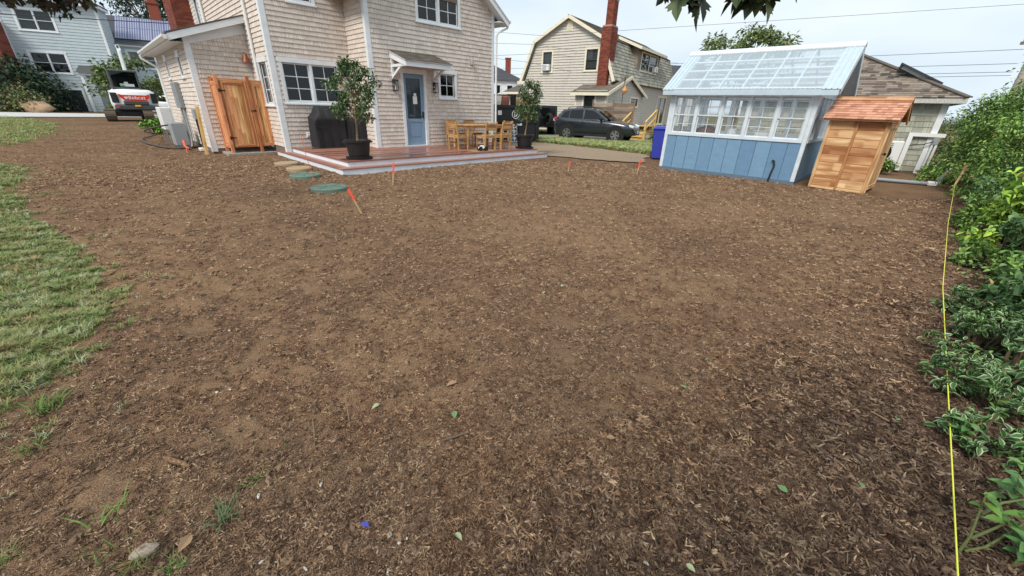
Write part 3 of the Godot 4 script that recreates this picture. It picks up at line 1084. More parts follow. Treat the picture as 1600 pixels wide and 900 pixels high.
# ------------------------------------------------------------------ the shingled house
func make_house() -> void:
	rng.seed = 101
	var hs := thing("shingled_house", "beige shingled house with white trim, blue back door and lean-to wing", "house", Vector3(-4.19, 0, -9.79), 45.18)
	var fl := 0.27
	var w1 := Transform3D(OUT_FRONT, Vector3(2.5, 0, -3.0))
	var w2 := Transform3D(OUT_LEFT, Vector3(2.5, 0, -4.35))
	var w3 := Transform3D(OUT_FRONT, Vector3(0.12, 0, -4.35))
	var w4 := Transform3D(OUT_LEFT, Vector3(0.12, 0, -15.0))
	var w5 := Transform3D(OUT_FRONT, Vector3(-1.5, 0, -6.23))
	var w6 := Transform3D(OUT_LEFT, Vector3(-1.5, 0, -13.0))
	var w7 := Transform3D(OUT_RIGHT, Vector3(7.55, 0, -3.0))
	var h1 := [hole(1.72, 4.03, 3.5, 5.25), hole(2.47, 1.83, 3.27, 2.72), hole(1.0, fl, 1.97, 2.66)]
	var h3 := [hole(0.2, 1.53, 1.98, 2.76), hole(0.73, 4.17, 1.52, 5.4)]
	var h4 := [hole(9.5, 1.45, 10.4, 2.76), hole(2.6, 4.22, 3.3, 5.15)]
	var h6 := [hole(4.9, 2.18, 5.48, 2.95), hole(2.0, 2.2, 2.58, 2.97)]
	var wl := MB.new()
	wall_cells(wl, w1, 5.05, 0.0, 4.75, h1)
	wall_cells(wl, w2, 1.35, 0.0, 5.6, [])
	wall_cells(wl, w3, 2.38, 0.0, 6.1, h3)
	wall_cells(wl, w4, 10.65, 0.0, 6.1, h4)
	wall_cells(wl, w6, 6.77, 0.0, 3.16, h6)
	wall_cells(wl, w7, 8.0, 0.0, 4.75, [])
	# gable triangle over the door wall and the sloped head of the lean-to
	wl.xf = w1
	wl.prism(PackedVector2Array([Vector2(0, 4.75), Vector2(5.05, 4.75), Vector2(4.1, 5.44), Vector2(3.5, 5.44), Vector2(3.5, 5.25), Vector2(1.72, 5.25), Vector2(1.72, 5.44), Vector2(0.95, 5.44)]), -0.14, 0.0)
	wl.prism(PackedVector2Array([Vector2(0.95, 5.44), Vector2(4.1, 5.44), Vector2(2.525, 6.55)]), -0.14, 0.0)
	wl.xf = w5
	wl.prism(PackedVector2Array([Vector2(0, 0), Vector2(1.62, 0), Vector2(1.62, 3.8), Vector2(0, 3.2)]), -0.14, 0.0)
	wl.xf = Transform3D.IDENTITY
	wl.bx(0.12, 0, -15.14, 9.0, 6.1, -15.0)
	wl.bx(-1.5, 0, -13.14, 0.12, 3.16, -13.0)
	wl.bx(2.36, 4.4, -15.0, 2.5, 6.1, -4.49)
	wl.bx(7.41, 0, -15, 7.55, 4.75, -11.0)
	wl.bx(8.86, 4.5, -15.0, 9.0, 6.1, -9.0)
	wl.bx(7.4, 4.62, -15.0, 8.86, 4.76, -9.0)
	wl.bx(2.5, 4.5, -9.0, 9.0, 6.1, -8.9)
	wl.bx(0.26, 0.0, -15.0, 7.4, 0.2, -4.5)
	wl.bx(2.6, 0.0, -4.49, 7.4, 0.2, -3.15)
	wl.bx(0.27, 3.0, -14.9, 7.35, 3.15, -4.55)
	part(wl, "wall", M.sheath, hs)
	# shingles
	var sh := []
	var ex := 0.125
	var none = null
	var gable := func(y: float) -> Vector2:
		if y < 4.75: return Vector2(0, 5.05)
		var k := (y - 4.75) / 0.713
		return Vector2(k, 5.05 - k)
	shingle_rows(sh, w1, 5.05, fl, 6.4, ex, h1, 0.09, 0.24, gable, 8)
	shingle_rows(sh, w2, 1.35, fl, 5.6, ex, [], 0.09, 0.24, none, 8)
	shingle_rows(sh, w3, 2.38, fl, 6.1, ex, h3, 0.09, 0.24, none, 8)
	shingle_rows(sh, w4, 10.65, fl, 6.1, ex, h4, 0.09, 0.24, none, 8)
	var slope := func(y: float) -> Vector2:
		if y < 3.2: return Vector2(0, 1.62)
		return Vector2((y - 3.2) / 0.37, 1.62)
	shingle_rows(sh, w5, 1.62, 0.15, 3.7, ex, [], 0.09, 0.24, slope, 8)
	shingle_rows(sh, w6, 6.77, 0.15, 3.16, ex, h6, 0.09, 0.24, none, 8)
	shingle_rows(sh, w7, 8.0, fl, 4.75, ex, [], 0.09, 0.24, none, 8)
	lay_shingles(sh, hs, M.shingle, TONES, 0.027, 300, "shingle")
	# corner boards
	for a in [[2.5, -3.0, fl, 4.75, 0.11], [7.55, -3.0, fl, 4.75, 0.1], [0.12, -4.35, 0.0, 6.1, 0.12], [-1.5, -6.23, 0.05, 3.2, 0.12], [-1.5, -13.0, 0.05, 3.2, 0.1]]:
		var cb := MB.new()
		var wd: float = a[4]
		var fz: float = 1.0
		if a[0] > 7.0:
			cb.bx(a[0] - wd, a[2], a[1], a[0], a[3], a[1] + 0.028)
			cb.bx(a[0], a[2], a[1] - wd, a[0] + 0.028, a[3], a[1] + 0.028)
		elif a[1] < -12.0:
			cb.bx(a[0] - 0.028, a[2], a[1], a[0], a[3], a[1] + wd)
		else:
			cb.bx(a[0], a[2], a[1], a[0] + wd, a[3], a[1] + 0.028)
			cb.bx(a[0] - 0.028, a[2], a[1] - wd, a[0], a[3], a[1] + 0.028)
		part(cb, "corner_board", M.casing, hs)
	var ic := MB.new()
	ic.bx(2.47, fl, -4.35, 2.5, 5.6, -4.325)
	ic.bx(0.085, 0.1, -6.23, 0.12, 3.7, -6.205)
	part(ic, "corner_strip", textured(mat(rgb(214, 206, 194), 0.7), M.spot, 2.0, true), hs)
	# windows
	window(hs, w1, 1.72, 4.03, 3.5, 5.25, 2, 2, 3, {})
	window(hs, w1, 2.47, 1.83, 3.27, 2.72, 1, 2, 2, {"head": 0.11})
	window(hs, w3, 0.2, 1.53, 1.98, 2.76, 2, 2, 3, {"head": 0.13})
	window(hs, w3, 0.73, 4.17, 1.52, 5.4, 1, 2, 3)
	window(hs, w4, 9.5, 1.45, 10.4, 2.76, 1, 2, 3, {"head": 0.13})
	window(hs, w4, 2.6, 4.22, 3.3, 5.15, 1, 2, 2)
	window(hs, w6, 4.9, 2.18, 5.48, 2.95, 1, 2, 1, {"head": 0.2})
	window(hs, w6, 2.0, 2.2, 2.58, 2.97, 1, 2, 1, {"head": 0.2})
	# door
	var dc := MB.new()
	dc.xf = w1
	dc.bx(1.0, fl, 0, 1.1, 2.52, 0.035)
	dc.bx(1.87, fl, 0, 1.97, 2.52, 0.035)
	dc.bx(0.98, 2.52, 0, 1.99, 2.66, 0.045)
	dc.bx(1.03, fl, -0.14, 1.1, 2.52, 0.0)
	dc.bx(1.87, fl, -0.14, 1.94, 2.52, 0.0)
	dc.bx(1.1, fl, -0.1, 1.87, fl + 0.035, 0.05)
	part(dc, "door_casing", M.casing, hs)
	var blue := mat(rgb(126, 154, 178), 0.4)
	var db := MB.new()
	db.xf = w1
	var y0 := fl + 0.04
	db.bx(1.105, y0, -0.08, 1.215, 2.515, -0.035)
	db.bx(1.755, y0, -0.08, 1.865, 2.515, -0.035)
	db.bx(1.215, 2.39, -0.08, 1.755, 2.515, -0.035)
	db.bx(1.215, y0, -0.08, 1.755, y0 + 0.2, -0.035)
	db.bx(1.215, 1.06, -0.08, 1.755, 1.16, -0.035)
	db.bx(1.215, y0 + 0.2, -0.07, 1.755, 1.06, -0.055)
	db.bx(1.285, y0 + 0.27, -0.055, 1.685, 0.99, -0.045)
	var door := part(db, "door", blue, hs)
	door.set_meta("label", "blue half-glazed back door")
	var dg := MB.new()
	dg.xf = w1
	dg.bx(1.215, 1.16, -0.062, 1.755, 2.39, -0.055)
	part(dg, "pane", glass(rgb(60, 74, 84), 0.5), door)
	var dr := MB.new()
	dr.xf = w1
	dr.quad(Vector3(1.1, fl, -0.9), Vector3(1.87, fl, -0.9), Vector3(1.87, 2.5, -0.9), Vector3(1.1, 2.5, -0.9))
	dr.quad(Vector3(1.1, fl, -0.145), Vector3(1.1, fl, -0.9), Vector3(1.1, 2.5, -0.9), Vector3(1.1, 2.5, -0.145))
	dr.quad(Vector3(1.87, fl, -0.9), Vector3(1.87, fl, -0.145), Vector3(1.87, 2.5, -0.145), Vector3(1.87, 2.5, -0.9))
	dr.quad(Vector3(1.1, 2.5, -0.9), Vector3(1.87, 2.5, -0.9), Vector3(1.87, 2.5, -0.145), Vector3(1.1, 2.5, -0.145))
	dr.quad(Vector3(1.1, fl, -0.145), Vector3(1.87, fl, -0.145), Vector3(1.87, fl, -0.9), Vector3(1.1, fl, -0.9))
	part(dr, "hallway", mat(rgb(120, 118, 112), 0.9), hs)
	var dn := MB.new()
	dn.xf = w1
	dn.bx(1.46, 1.62, -0.0545, 1.62, 1.86, -0.053)
	dn.bx(1.5, 1.87, -0.0545, 1.6, 1.95, -0.053)
	part(dn, "paper_notice", mat(rgb(238, 238, 234), 0.8), door)
	var dk := MB.new()
	dk.xf = w1
	dk.box(Vector3(1.81, 1.28, -0.03), Vector3(0.055, 0.2, 0.012))
	dk.tube([Vector3(1.81, 1.24, -0.03), Vector3(1.81, 1.24, 0.02)], 0.012, 8)
	dk.tube([Vector3(1.82, 1.24, 0.02), Vector3(1.71, 1.235, 0.022)], 0.011, 8)
	dk.tube([Vector3(1.81, 1.36, -0.03), Vector3(1.81, 1.36, -0.005)], 0.026, 10)
	part(dk, "handle", M.blackmetal, door)
	# canopy over the door
	var cx0 := 0.68
	var cx1 := 2.36
	var cf := MB.new()
	cf.xf = w1
	cf.bx(cx0, 2.66, 0.92, cx1, 2.80, 0.95)
	for x in [cx0, cx1 - 0.03]:
		var q := [Vector3(x, 2.93, 0.0), Vector3(x, 3.10, 0.0), Vector3(x, 2.80, 0.92), Vector3(x, 2.66, 0.92)]
		var e := Vector3(0.03, 0, 0)
		cf.quad(q[0] , q[3], q[2], q[1])
		cf.quad(q[3] + e, q[0] + e, q[1] + e, q[2] + e)
		cf.quad(q[0], q[0] + e, q[3] + e, q[3])
		cf.quad(q[1] + e, q[1], q[2], q[2] + e)
	cf.quad(Vector3(cx0 + 0.03, 2.97, 0), Vector3(cx1 - 0.03, 2.97, 0), Vector3(cx1 - 0.03, 2.72, 0.92), Vector3(cx0 + 0.03, 2.72, 0.92))
	var canopy := part(cf, "door_canopy", M.casing, hs)
	var roofl := []
	var ct := Transform3D(Basis(Vector3(1, 0, 0), Vector3(0, 0.30, -0.95).normalized(), Vector3(0, 0.95, 0.30).normalized()), Vector3(2.5 + cx0 - 0.03, 2.815, -3.0 + 0.99))
	var dk2 := MB.new()
	dk2.xf = ct
	dk2.bx(0, 0, -0.02, cx1 - cx0 + 0.06, 1.03, 0.0)
	part(dk2, "roof_deck", M.asphalt_roof, canopy)
	shingle_rows(roofl, ct, cx1 - cx0 + 0.06, 0, 1.02, 0.14, [], 0.14, 0.32, none, 4)
	lay_shingles(roofl, canopy, M.asphalt_roof, [[120, 110, 100], [104, 96, 88], [134, 124, 112], [112, 100, 90]], 0.012, 80, "roof_shingle")
	for x in [cx0 + 0.02, cx1 - 0.1]:
		var bk := MB.new()
		bk.xf = w1
		bk.bx(x, 2.34, 0.0, x + 0.08, 2.95, 0.08)
		bk.bx(x, 2.66, 0.08, x + 0.08, 2.735, 0.9)
		bk.bar(Vector3(x + 0.04, 2.40, 0.06), Vector3(x + 0.04, 2.69, 0.6), 0.06, 0.07)
		part(bk, "bracket", M.casing, canopy)
	# wall lanterns beside the door
	for x in [0.76, 2.3]:
		var ln := MB.new()
		ln.xf = w1
		ln.box(Vector3(x, 2.2, 0.01), Vector3(0.1, 0.22, 0.02))
		ln.bar(Vector3(x, 2.28, 0.02), Vector3(x, 2.3, 0.1), 0.025, 0.025)
		ln.box(Vector3(x, 2.295, 0.1), Vector3(0.15, 0.03, 0.15))
		ln.box(Vector3(x, 2.0, 0.1), Vector3(0.13, 0.02, 0.13))
		for sx in [-1, 1]:
			for sz in [-1, 1]:
				ln.box(Vector3(x + sx * 0.06, 2.145, 0.1 + sz * 0.06), Vector3(0.014, 0.28, 0.014))
		var lo := part(ln, "wall_lantern", M.blackmetal, hs)
		var lg := MB.new()
		lg.xf = w1
		lg.box(Vector3(x, 2.145, 0.1), Vector3(0.105, 0.265, 0.105))
		part(lg, "pane", M.clear, lo)
		var bl := MB.new()
		bl.xf = w1
		bl.tube([Vector3(x, 2.02, 0.1), Vector3(x, 2.1, 0.1), Vector3(x, 2.14, 0.1)], [0.018, 0.018, 0.006], 8)
		part(bl, "candle_tube", M.pvc, lo)
	# small exhaust hood and outdoor socket
	var vt := MB.new()
	vt.xf = w1
	vt.bx(3.88, 2.96, 0, 4.06, 3.14, 0.03)
	vt.prism(PackedVector2Array([Vector2(3.92, 2.99), Vector2(4.03, 2.99), Vector2(4.03, 3.12), Vector2(3.92, 3.12)]), 0.03, 0.1)
	part(vt, "vent_hood", textured(mat(rgb(205, 194, 184), 0.7), M.spot, 3, true), hs)
	var so := MB.new()
	so.xf = w3
	so.cbox(Vector3(0.72, 0.62, 0.03), Vector3(0.16, 0.15, 0.06), 0.01)
	so.bx(0.66, 0.60, 0.06, 0.78, 0.63, 0.09)
	part(so, "socket_box", M.pvc, hs)
	# roof over the door wall: rake boards, soffit, slabs
	var rk := MB.new()
	var rf := MB.new()
	for sd in [-1, 1]:
		var ridge := Vector3(5.025, 6.62, 0)
		var eave := Vector3(5.025 + sd * 2.98, 4.50, 0)
		for z in [[-2.68, -2.64]]:
			rk.xf = Transform3D(Basis.IDENTITY, Vector3.ZERO)
			var dn2 := Vector3(0, -0.2, 0)
			var a := ridge + Vector3(0, 0, z[1])
			var b := eave + Vector3(0, 0, z[1])
			var e := Vector3(0, 0, -0.04)
			if sd > 0:
				rk.quad(a + dn2, b + dn2, b, a)
				rk.quad(b + dn2 + e, a + dn2 + e, a + e, b + e)
				rk.quad(a + dn2 + e, b + dn2 + e, b + dn2, a + dn2)
			else:
				rk.quad(b + dn2, a + dn2, a, b)
				rk.quad(a + dn2 + e, b + dn2 + e, b + e, a + e)
				rk.quad(b + dn2 + e, a + dn2 + e, a + dn2, b + dn2)
		# soffit under the rake
		var s0 := ridge + Vector3(0, -0.16, -2.7)
		var s1 := eave + Vector3(0, -0.16, -2.7)
		var bk2 := Vector3(0, 0, -0.3)
		rk.quad(s0, s1, s1 + bk2, s0 + bk2)
		var r0 := ridge + Vector3(0, 0.02, -2.62)
		var r1 := eave + Vector3(sd * 0.05, -0.015, -2.62)
		var lz := Vector3(0, 0, -9)
		var th := Vector3(0, -0.05, 0)
		if sd > 0:
			rf.quad(r1, r1 + lz, r0 + lz, r0)
			rf.quad(r0 + th, r1 + th, r1, r0)
			rf.quad(r1 + th, r1 + lz + th, r1 + lz, r1)
			rf.quad(r0 + th + lz, r1 + lz + th, r1 + th, r0 + th)
		else:
			rf.quad(r0, r0 + lz, r1 + lz, r1)
			rf.quad(r1 + th, r0 + th, r0, r1)
			rf.quad(r1 + lz + th, r1 + th, r1, r1 + lz)
			rf.quad(r1 + lz + th, r0 + lz + th, r0 + th, r1 + th)
	rk.bx(7.55, 4.42, -8.0, 7.98, 4.46, -2.7)
	rk.bx(7.98, 4.36, -8.0, 8.02, 4.52, -2.64)
	part(rk, "rake_board", M.casing, hs)
	rf.col = lin(112, 104, 96)
	# main roof of the taller part behind, seen from aside only
	rf.bx(-0.35, 6.1, -15.4, 9.0, 6.22, -9.0)
	rf.bx(-0.35, 6.1, -9.0, 2.9, 6.22, -3.95)
	part(rf, "roof", M.asphalt_roof, hs)
	var gt := MB.new()
	gutter(gt, Vector3(8.02, 4.42, -2.66), Vector3(8.02, 4.42, -8.0), Vector3(1, 0, 0))
	gt.tube([Vector3(8.07, 4.4, -2.8), Vector3(8.07, 4.3, -2.8), Vector3(7.66, 4.12, -2.86), Vector3(7.62, 4.0, -2.9), Vector3(7.62, fl, -2.9)], 0.04, 8)
	part(gt, "gutter", M.pvc, hs)
	# lean-to roof
	var lr := MB.new()
	lr.col = lin(116, 108, 100)
	var A := Vector3(-1.92, 3.24, -5.96)
	var B := Vector3(0.118, 3.93, -5.96)
	var L := Vector3(0, 0, -7.4)
	var t2 := Vector3(0, -0.04, 0)
	lr.quad(A, B, B + L, A + L)
	lr.quad(A + t2, B + t2, B, A)
	lr.quad(A + L + t2, A + t2, A, A + L)
	lr.quad(A + t2, A + t2 + L, B + t2 + L, B + t2)
	part(lr, "lean_to_roof", M.asphalt_roof, hs)
	var lf := MB.new()
	var dd := Vector3(0, -0.17, 0)
	A += Vector3(0.03, -0.04, -0.01)
	B += Vector3(0, -0.04, -0.01)
	var th2 := Vector3(0, 0, -0.03)
	lf.quad(A + dd, B + dd, B, A)
	lf.quad(B + dd + th2, A + dd + th2, A + th2, B + th2)
	lf.quad(A + dd + th2, B + dd + th2, B + dd, A + dd)
	# soffit under the overhang, eave board
	lf.quad(A + dd * 0.8 + th2 + Vector3(0, 0, -0.23), B + dd * 0.8 + th2 + Vector3(0, 0, -0.23), B + dd * 0.8 + th2, A + dd * 0.8 + th2)
	lf.bx(-1.9, 3.02, -13.3, -1.86, 3.17, -6.0)
	lf.bx(-1.86, 3.03, -13.3, -1.5, 3.05, -6.24)
	# frieze board along the wall head
	lf.xf = w5
	lf.quad(Vector3(0.0, 3.0, 0.03), Vector3(1.62, 3.45, 0.03), Vector3(1.62, 3.72, 0.03), Vector3(0, 3.17, 0.03))
	lf.quad(Vector3(0.0, 3.0, 0.0), Vector3(1.62, 3.45, 0.0), Vector3(1.62, 3.45, 0.03), Vector3(0, 3.0, 0.03))
	lf.xf = w6
	lf.bx(0, 2.98, 0, 6.77, 3.12, 0.022)
	part(lf, "lean_to_fascia", M.casing, hs)
	var lg2 := MB.new()
	gutter(lg2, Vector3(-1.9, 3.06, -5.94), Vector3(-1.9, 3.06, -13.35), Vector3(-1, 0, 0))
	lg2.tube([Vector3(-1.97, 3.06, -13.1), Vector3(-1.97, 2.95, -13.1), Vector3(-1.6, 2.7, -13.02), Vector3(-1.56, 2.5, -13.0), Vector3(-1.56, 0.1, -13.0)], 0.045, 8)
	part(lg2, "gutter", M.pvc, hs)
	var dsp := MB.new()
	dsp.tube([Vector3(0.05, 6.0, -5.55), Vector3(0.05, 3.0, -5.55), Vector3(0.05, 0.2, -5.55)], 0.045, 8)
	dsp.tube([Vector3(0.05, 5.6, -11.0), Vector3(0.05, 4.05, -11.0)], 0.045, 8)
	dsp.tube([Vector3(-0.3, 5.75, -12.5), Vector3(0.0, 5.5, -11.2), Vector3(0.05, 5.3, -11.0)], 0.05, 8)
	part(dsp, "downspout", M.pvc, hs)
	var sv := MB.new()
	sv.bx(-0.35, 5.72, -13.1, 0.12, 5.8, -11.1)
	sv.bx(0.09, 3.9, -11.5, 0.12, 5.72, -11.4)
	sv.bx(0.09, 3.9, -12.9, 0.12, 5.72, -12.75)
	part(sv, "eave_soffit", M.casing, hs)
	# copper hood lamp on the lean-to
	var ch := MB.new()
	ch.lathe([Vector2(0.12, 2.66), Vector2(0.05, 2.88), Vector2(0.0, 2.92)], 12, Vector3(-0.06, 0, -6.08))
	ch.tube([Vector3(-0.06, 2.9, -6.08), Vector3(-0.06, 2.93, -6.22)], 0.015, 6)
	part(ch, "hood_lamp", mat(rgb(140, 84, 62), 0.45, 0.5), hs)
	# brick chimney
	var cb2 := MB.new()
	cb2.bx(-0.5, 3.3, -14.9, 0.11, 9.0, -13.22)
	var chim := part(cb2, "chimney", M.mortar, hs)
	bricks(chim, Vector3(-0.515, 3.35, -14.915), Vector3(0.105, 9.0, -13.205), 0.075, 0.21)

func gutter(mb: MB, a: Vector3, b: Vector3, o: Vector3) -> void:
	var prof := [Vector2(0, 0.11), Vector2(0, 0), Vector2(0.07, 0), Vector2(0.115, 0.06), Vector2(0.115, 0.11), Vector2(0.1, 0.11), Vector2(0.1, 0.065), Vector2(0.065, 0.012), Vector2(0.012, 0.012), Vector2(0.012, 0.11)]
	for i in prof.size():
		var p: Vector2 = prof[i]
		var q: Vector2 = prof[(i + 1) % prof.size()]
		var pa := a + o * p.x + Vector3.UP * p.y
		var qa := a + o * q.x + Vector3.UP * q.y
		mb.quad(pa, qa, qa + b - a, pa + b - a)
	mb.quad(a, a + o * 0.07, a + o * 0.115 + Vector3.UP * 0.06, a + Vector3.UP * 0.11)
	mb.tri(a + o * 0.115 + Vector3.UP * 0.06, a + o * 0.115 + Vector3.UP * 0.11, a + Vector3.UP * 0.11)

# courses of bricks round a shaft, joined into one part with recessed mortar
func bricks(parent: Node3D, lo: Vector3, hi: Vector3, ch: float, bl: float) -> void:
	var sets := [MB.new(), MB.new()]
	var y := lo.y
	var row := 0
	while y < hi.y - ch:
		var yy := y + ch - 0.012
		for side in 4:
			var ln := hi.x - lo.x if side % 2 == 0 else hi.z - lo.z
			var x := -bl * 0.5 if row % 2 == 0 else 0.0
			while x < ln:
				var a := maxf(x, 0.0)
				var b := minf(x + bl - 0.012, ln)
				x += bl
				if b - a < 0.02: continue
				var mb: MB = sets[rng.randi() % 2]
				var pr := rng.randf_range(0.0, 0.004)
				match side:
					0: mb.bx(lo.x + a, y, hi.z - 0.03, lo.x + b, yy, hi.z + pr)
					1: mb.bx(hi.x - 0.03, y, lo.z + a, hi.x + pr, yy, lo.z + b)
					2: mb.bx(lo.x + a, y, lo.z - pr, lo.x + b, yy, lo.z + 0.03)
					3: mb.bx(lo.x - pr, y, lo.z + a, lo.x + 0.03, yy, lo.z + b)
		y += ch
		row += 1
	for i in 2:
		var o := part(sets[i], "bricks", M.brick if i == 0 else M.brick_b, parent)
		o.set_meta("kind", "stuff")

# ------------------------------------------------------------------ the deck
func make_deck() -> void:
	rng.seed = 210
	var d := thing("deck", "low reddish wooden deck with a white step round two sides", "deck", Vector3(-4.19, 0, -9.79), 45.18)
	var wet := tex(51, 0.006, 4, rgb(20, 20, 20), rgb(230, 230, 230), 512, 1, 3.0, 0.5)
	var dm := []
	for k in [[164, 116, 98], [152, 104, 90], [176, 128, 108], [142, 96, 82]]:
		var m := textured(mat(rgb(k[0], k[1], k[2]), 0.55), M.grain, 1.3, false, M.wbump, 0.25)
		m.metallic_specular = 0.55
		dm.append(m)
	# rain still lies on part of the boards
	var wm := []
	for k in [[126, 82, 72], [114, 74, 66]]:
		var m := textured(mat(rgb(k[0], k[1], k[2]), 0.2), M.grain, 1.3, false, M.wbump, 0.05)
		m.metallic_specular = 0.6
		wm.append(m)
	var up := 0.27
	var lowy := 0.13
	var bw := 0.138
	var z := -0.26
	var i := 0
	while z > -4.3:
		var x1 := 7.27 if z > -2.95 else 2.5
		var zb := maxf(z - bw, -4.35)
		if z > -3.0 and zb < -3.0: zb = -3.0
		# each run of decking is made of two or three boards butted end to end, some of them wet
		var cuts := [0.26]
		if x1 > 5.0:
			cuts.append(rng.randf_range(2.0, 3.0))
			cuts.append(rng.randf_range(4.4, 5.6))
		cuts.append(x1)
		for k in cuts.size() - 1:
			var b := MB.new()
			b.off = Vector2(rng.randf(), rng.randf())
			b.bx(cuts[k] + 0.002, up - 0.025, zb + 0.004, cuts[k + 1] - 0.002, up, z)
			var is_wet: bool = rng.randf() < (0.4 if x1 > 5.0 else 0.7)
			part(b, "deck_board", wm[rng.randi() % 2] if is_wet else dm[rng.randi() % 4], d)
		z = zb
		i += 1
	# step treads
	for k in 2:
		var b := MB.new()
		b.off = Vector2(rng.randf(), rng.randf())
		b.bx(-0.02, lowy - 0.025, -0.135 - 0.138 * k, 7.57, lowy, 0.02 - 0.14 * k - 0.01 * k)
		part(b, "step_board", dm[k * 2], d)
		b = MB.new()
		b.off = Vector2(rng.randf(), rng.randf())
		b.bx(-0.02 + 0.14 * k, lowy - 0.025, -5.0, 0.12 + 0.135 * k, lowy, -0.275)
		part(b, "step_board", dm[k + 1], d)
	# overhanging nosing boards of the platform
	var nb := MB.new()
	nb.bx(0.235, up - 0.026, -0.262, 7.295, up + 0.001, -0.232)
	nb.bx(0.235, up - 0.026, -4.35, 0.262, up + 0.001, -0.262)
	part(nb, "nosing", dm[3], d)
	var fs := MB.new()
	fs.bx(0.262, lowy, -0.29, 7.27, up - 0.027, -0.262)
	part(fs, "fascia_board", M.fascia, d)
	fs = MB.new()
	fs.bx(0.262, lowy, -4.35, 0.29, up - 0.027, -0.292)
	part(fs, "fascia_board", M.fascia, d)
	fs = MB.new()
	fs.bx(0.0, -0.06, -0.03, 7.55, lowy - 0.026, 0.0)
	part(fs, "fascia_board", M.fascia, d)
	fs = MB.new()
	fs.bx(0.0, -0.06, -5.0, 0.03, lowy - 0.026, -0.032)
	part(fs, "fascia_board", M.fascia, d)
	fs = MB.new()
	fs.bx(7.52, -0.06, -0.28, 7.55, lowy - 0.026, -0.032)
	fs.bx(7.24, -0.06, -3.0, 7.27, up - 0.027, -0.3)
	part(fs, "fascia_board", M.fascia, d)

# ------------------------------------------------------------------ things round the house
func hw(u: float, y: float, w: float) -> Vector3:   # along the back wall, up, away from the deck's corner
	return Vector3(-4.19 + 0.7049 * u - 0.7093 * w, y, -9.79 - 0.7093 * u - 0.7049 * w)

func planks(parent: Node3D, x0: float, x1: float, y0: float, y1: float, z: float, th: float, n: int, called: String, mats: Array, basis := Basis.IDENTITY, o := Vector3.ZERO) -> void:
	var w := (x1 - x0) / n
	for i in n:
		var b := MB.new()
		b.off = Vector2(rng.randf() * 3, rng.randf())
		b.xf = Transform3D(basis, o)
		b.cbox(Vector3(x0 + w * (i + 0.5), (y0 + y1) * 0.5, z), Vector3(w - 0.003, y1 - y0, th + rng.randf_range(0, 0.002)), 0.003)
		part(b, called, mats[rng.randi() % mats.size()], parent)

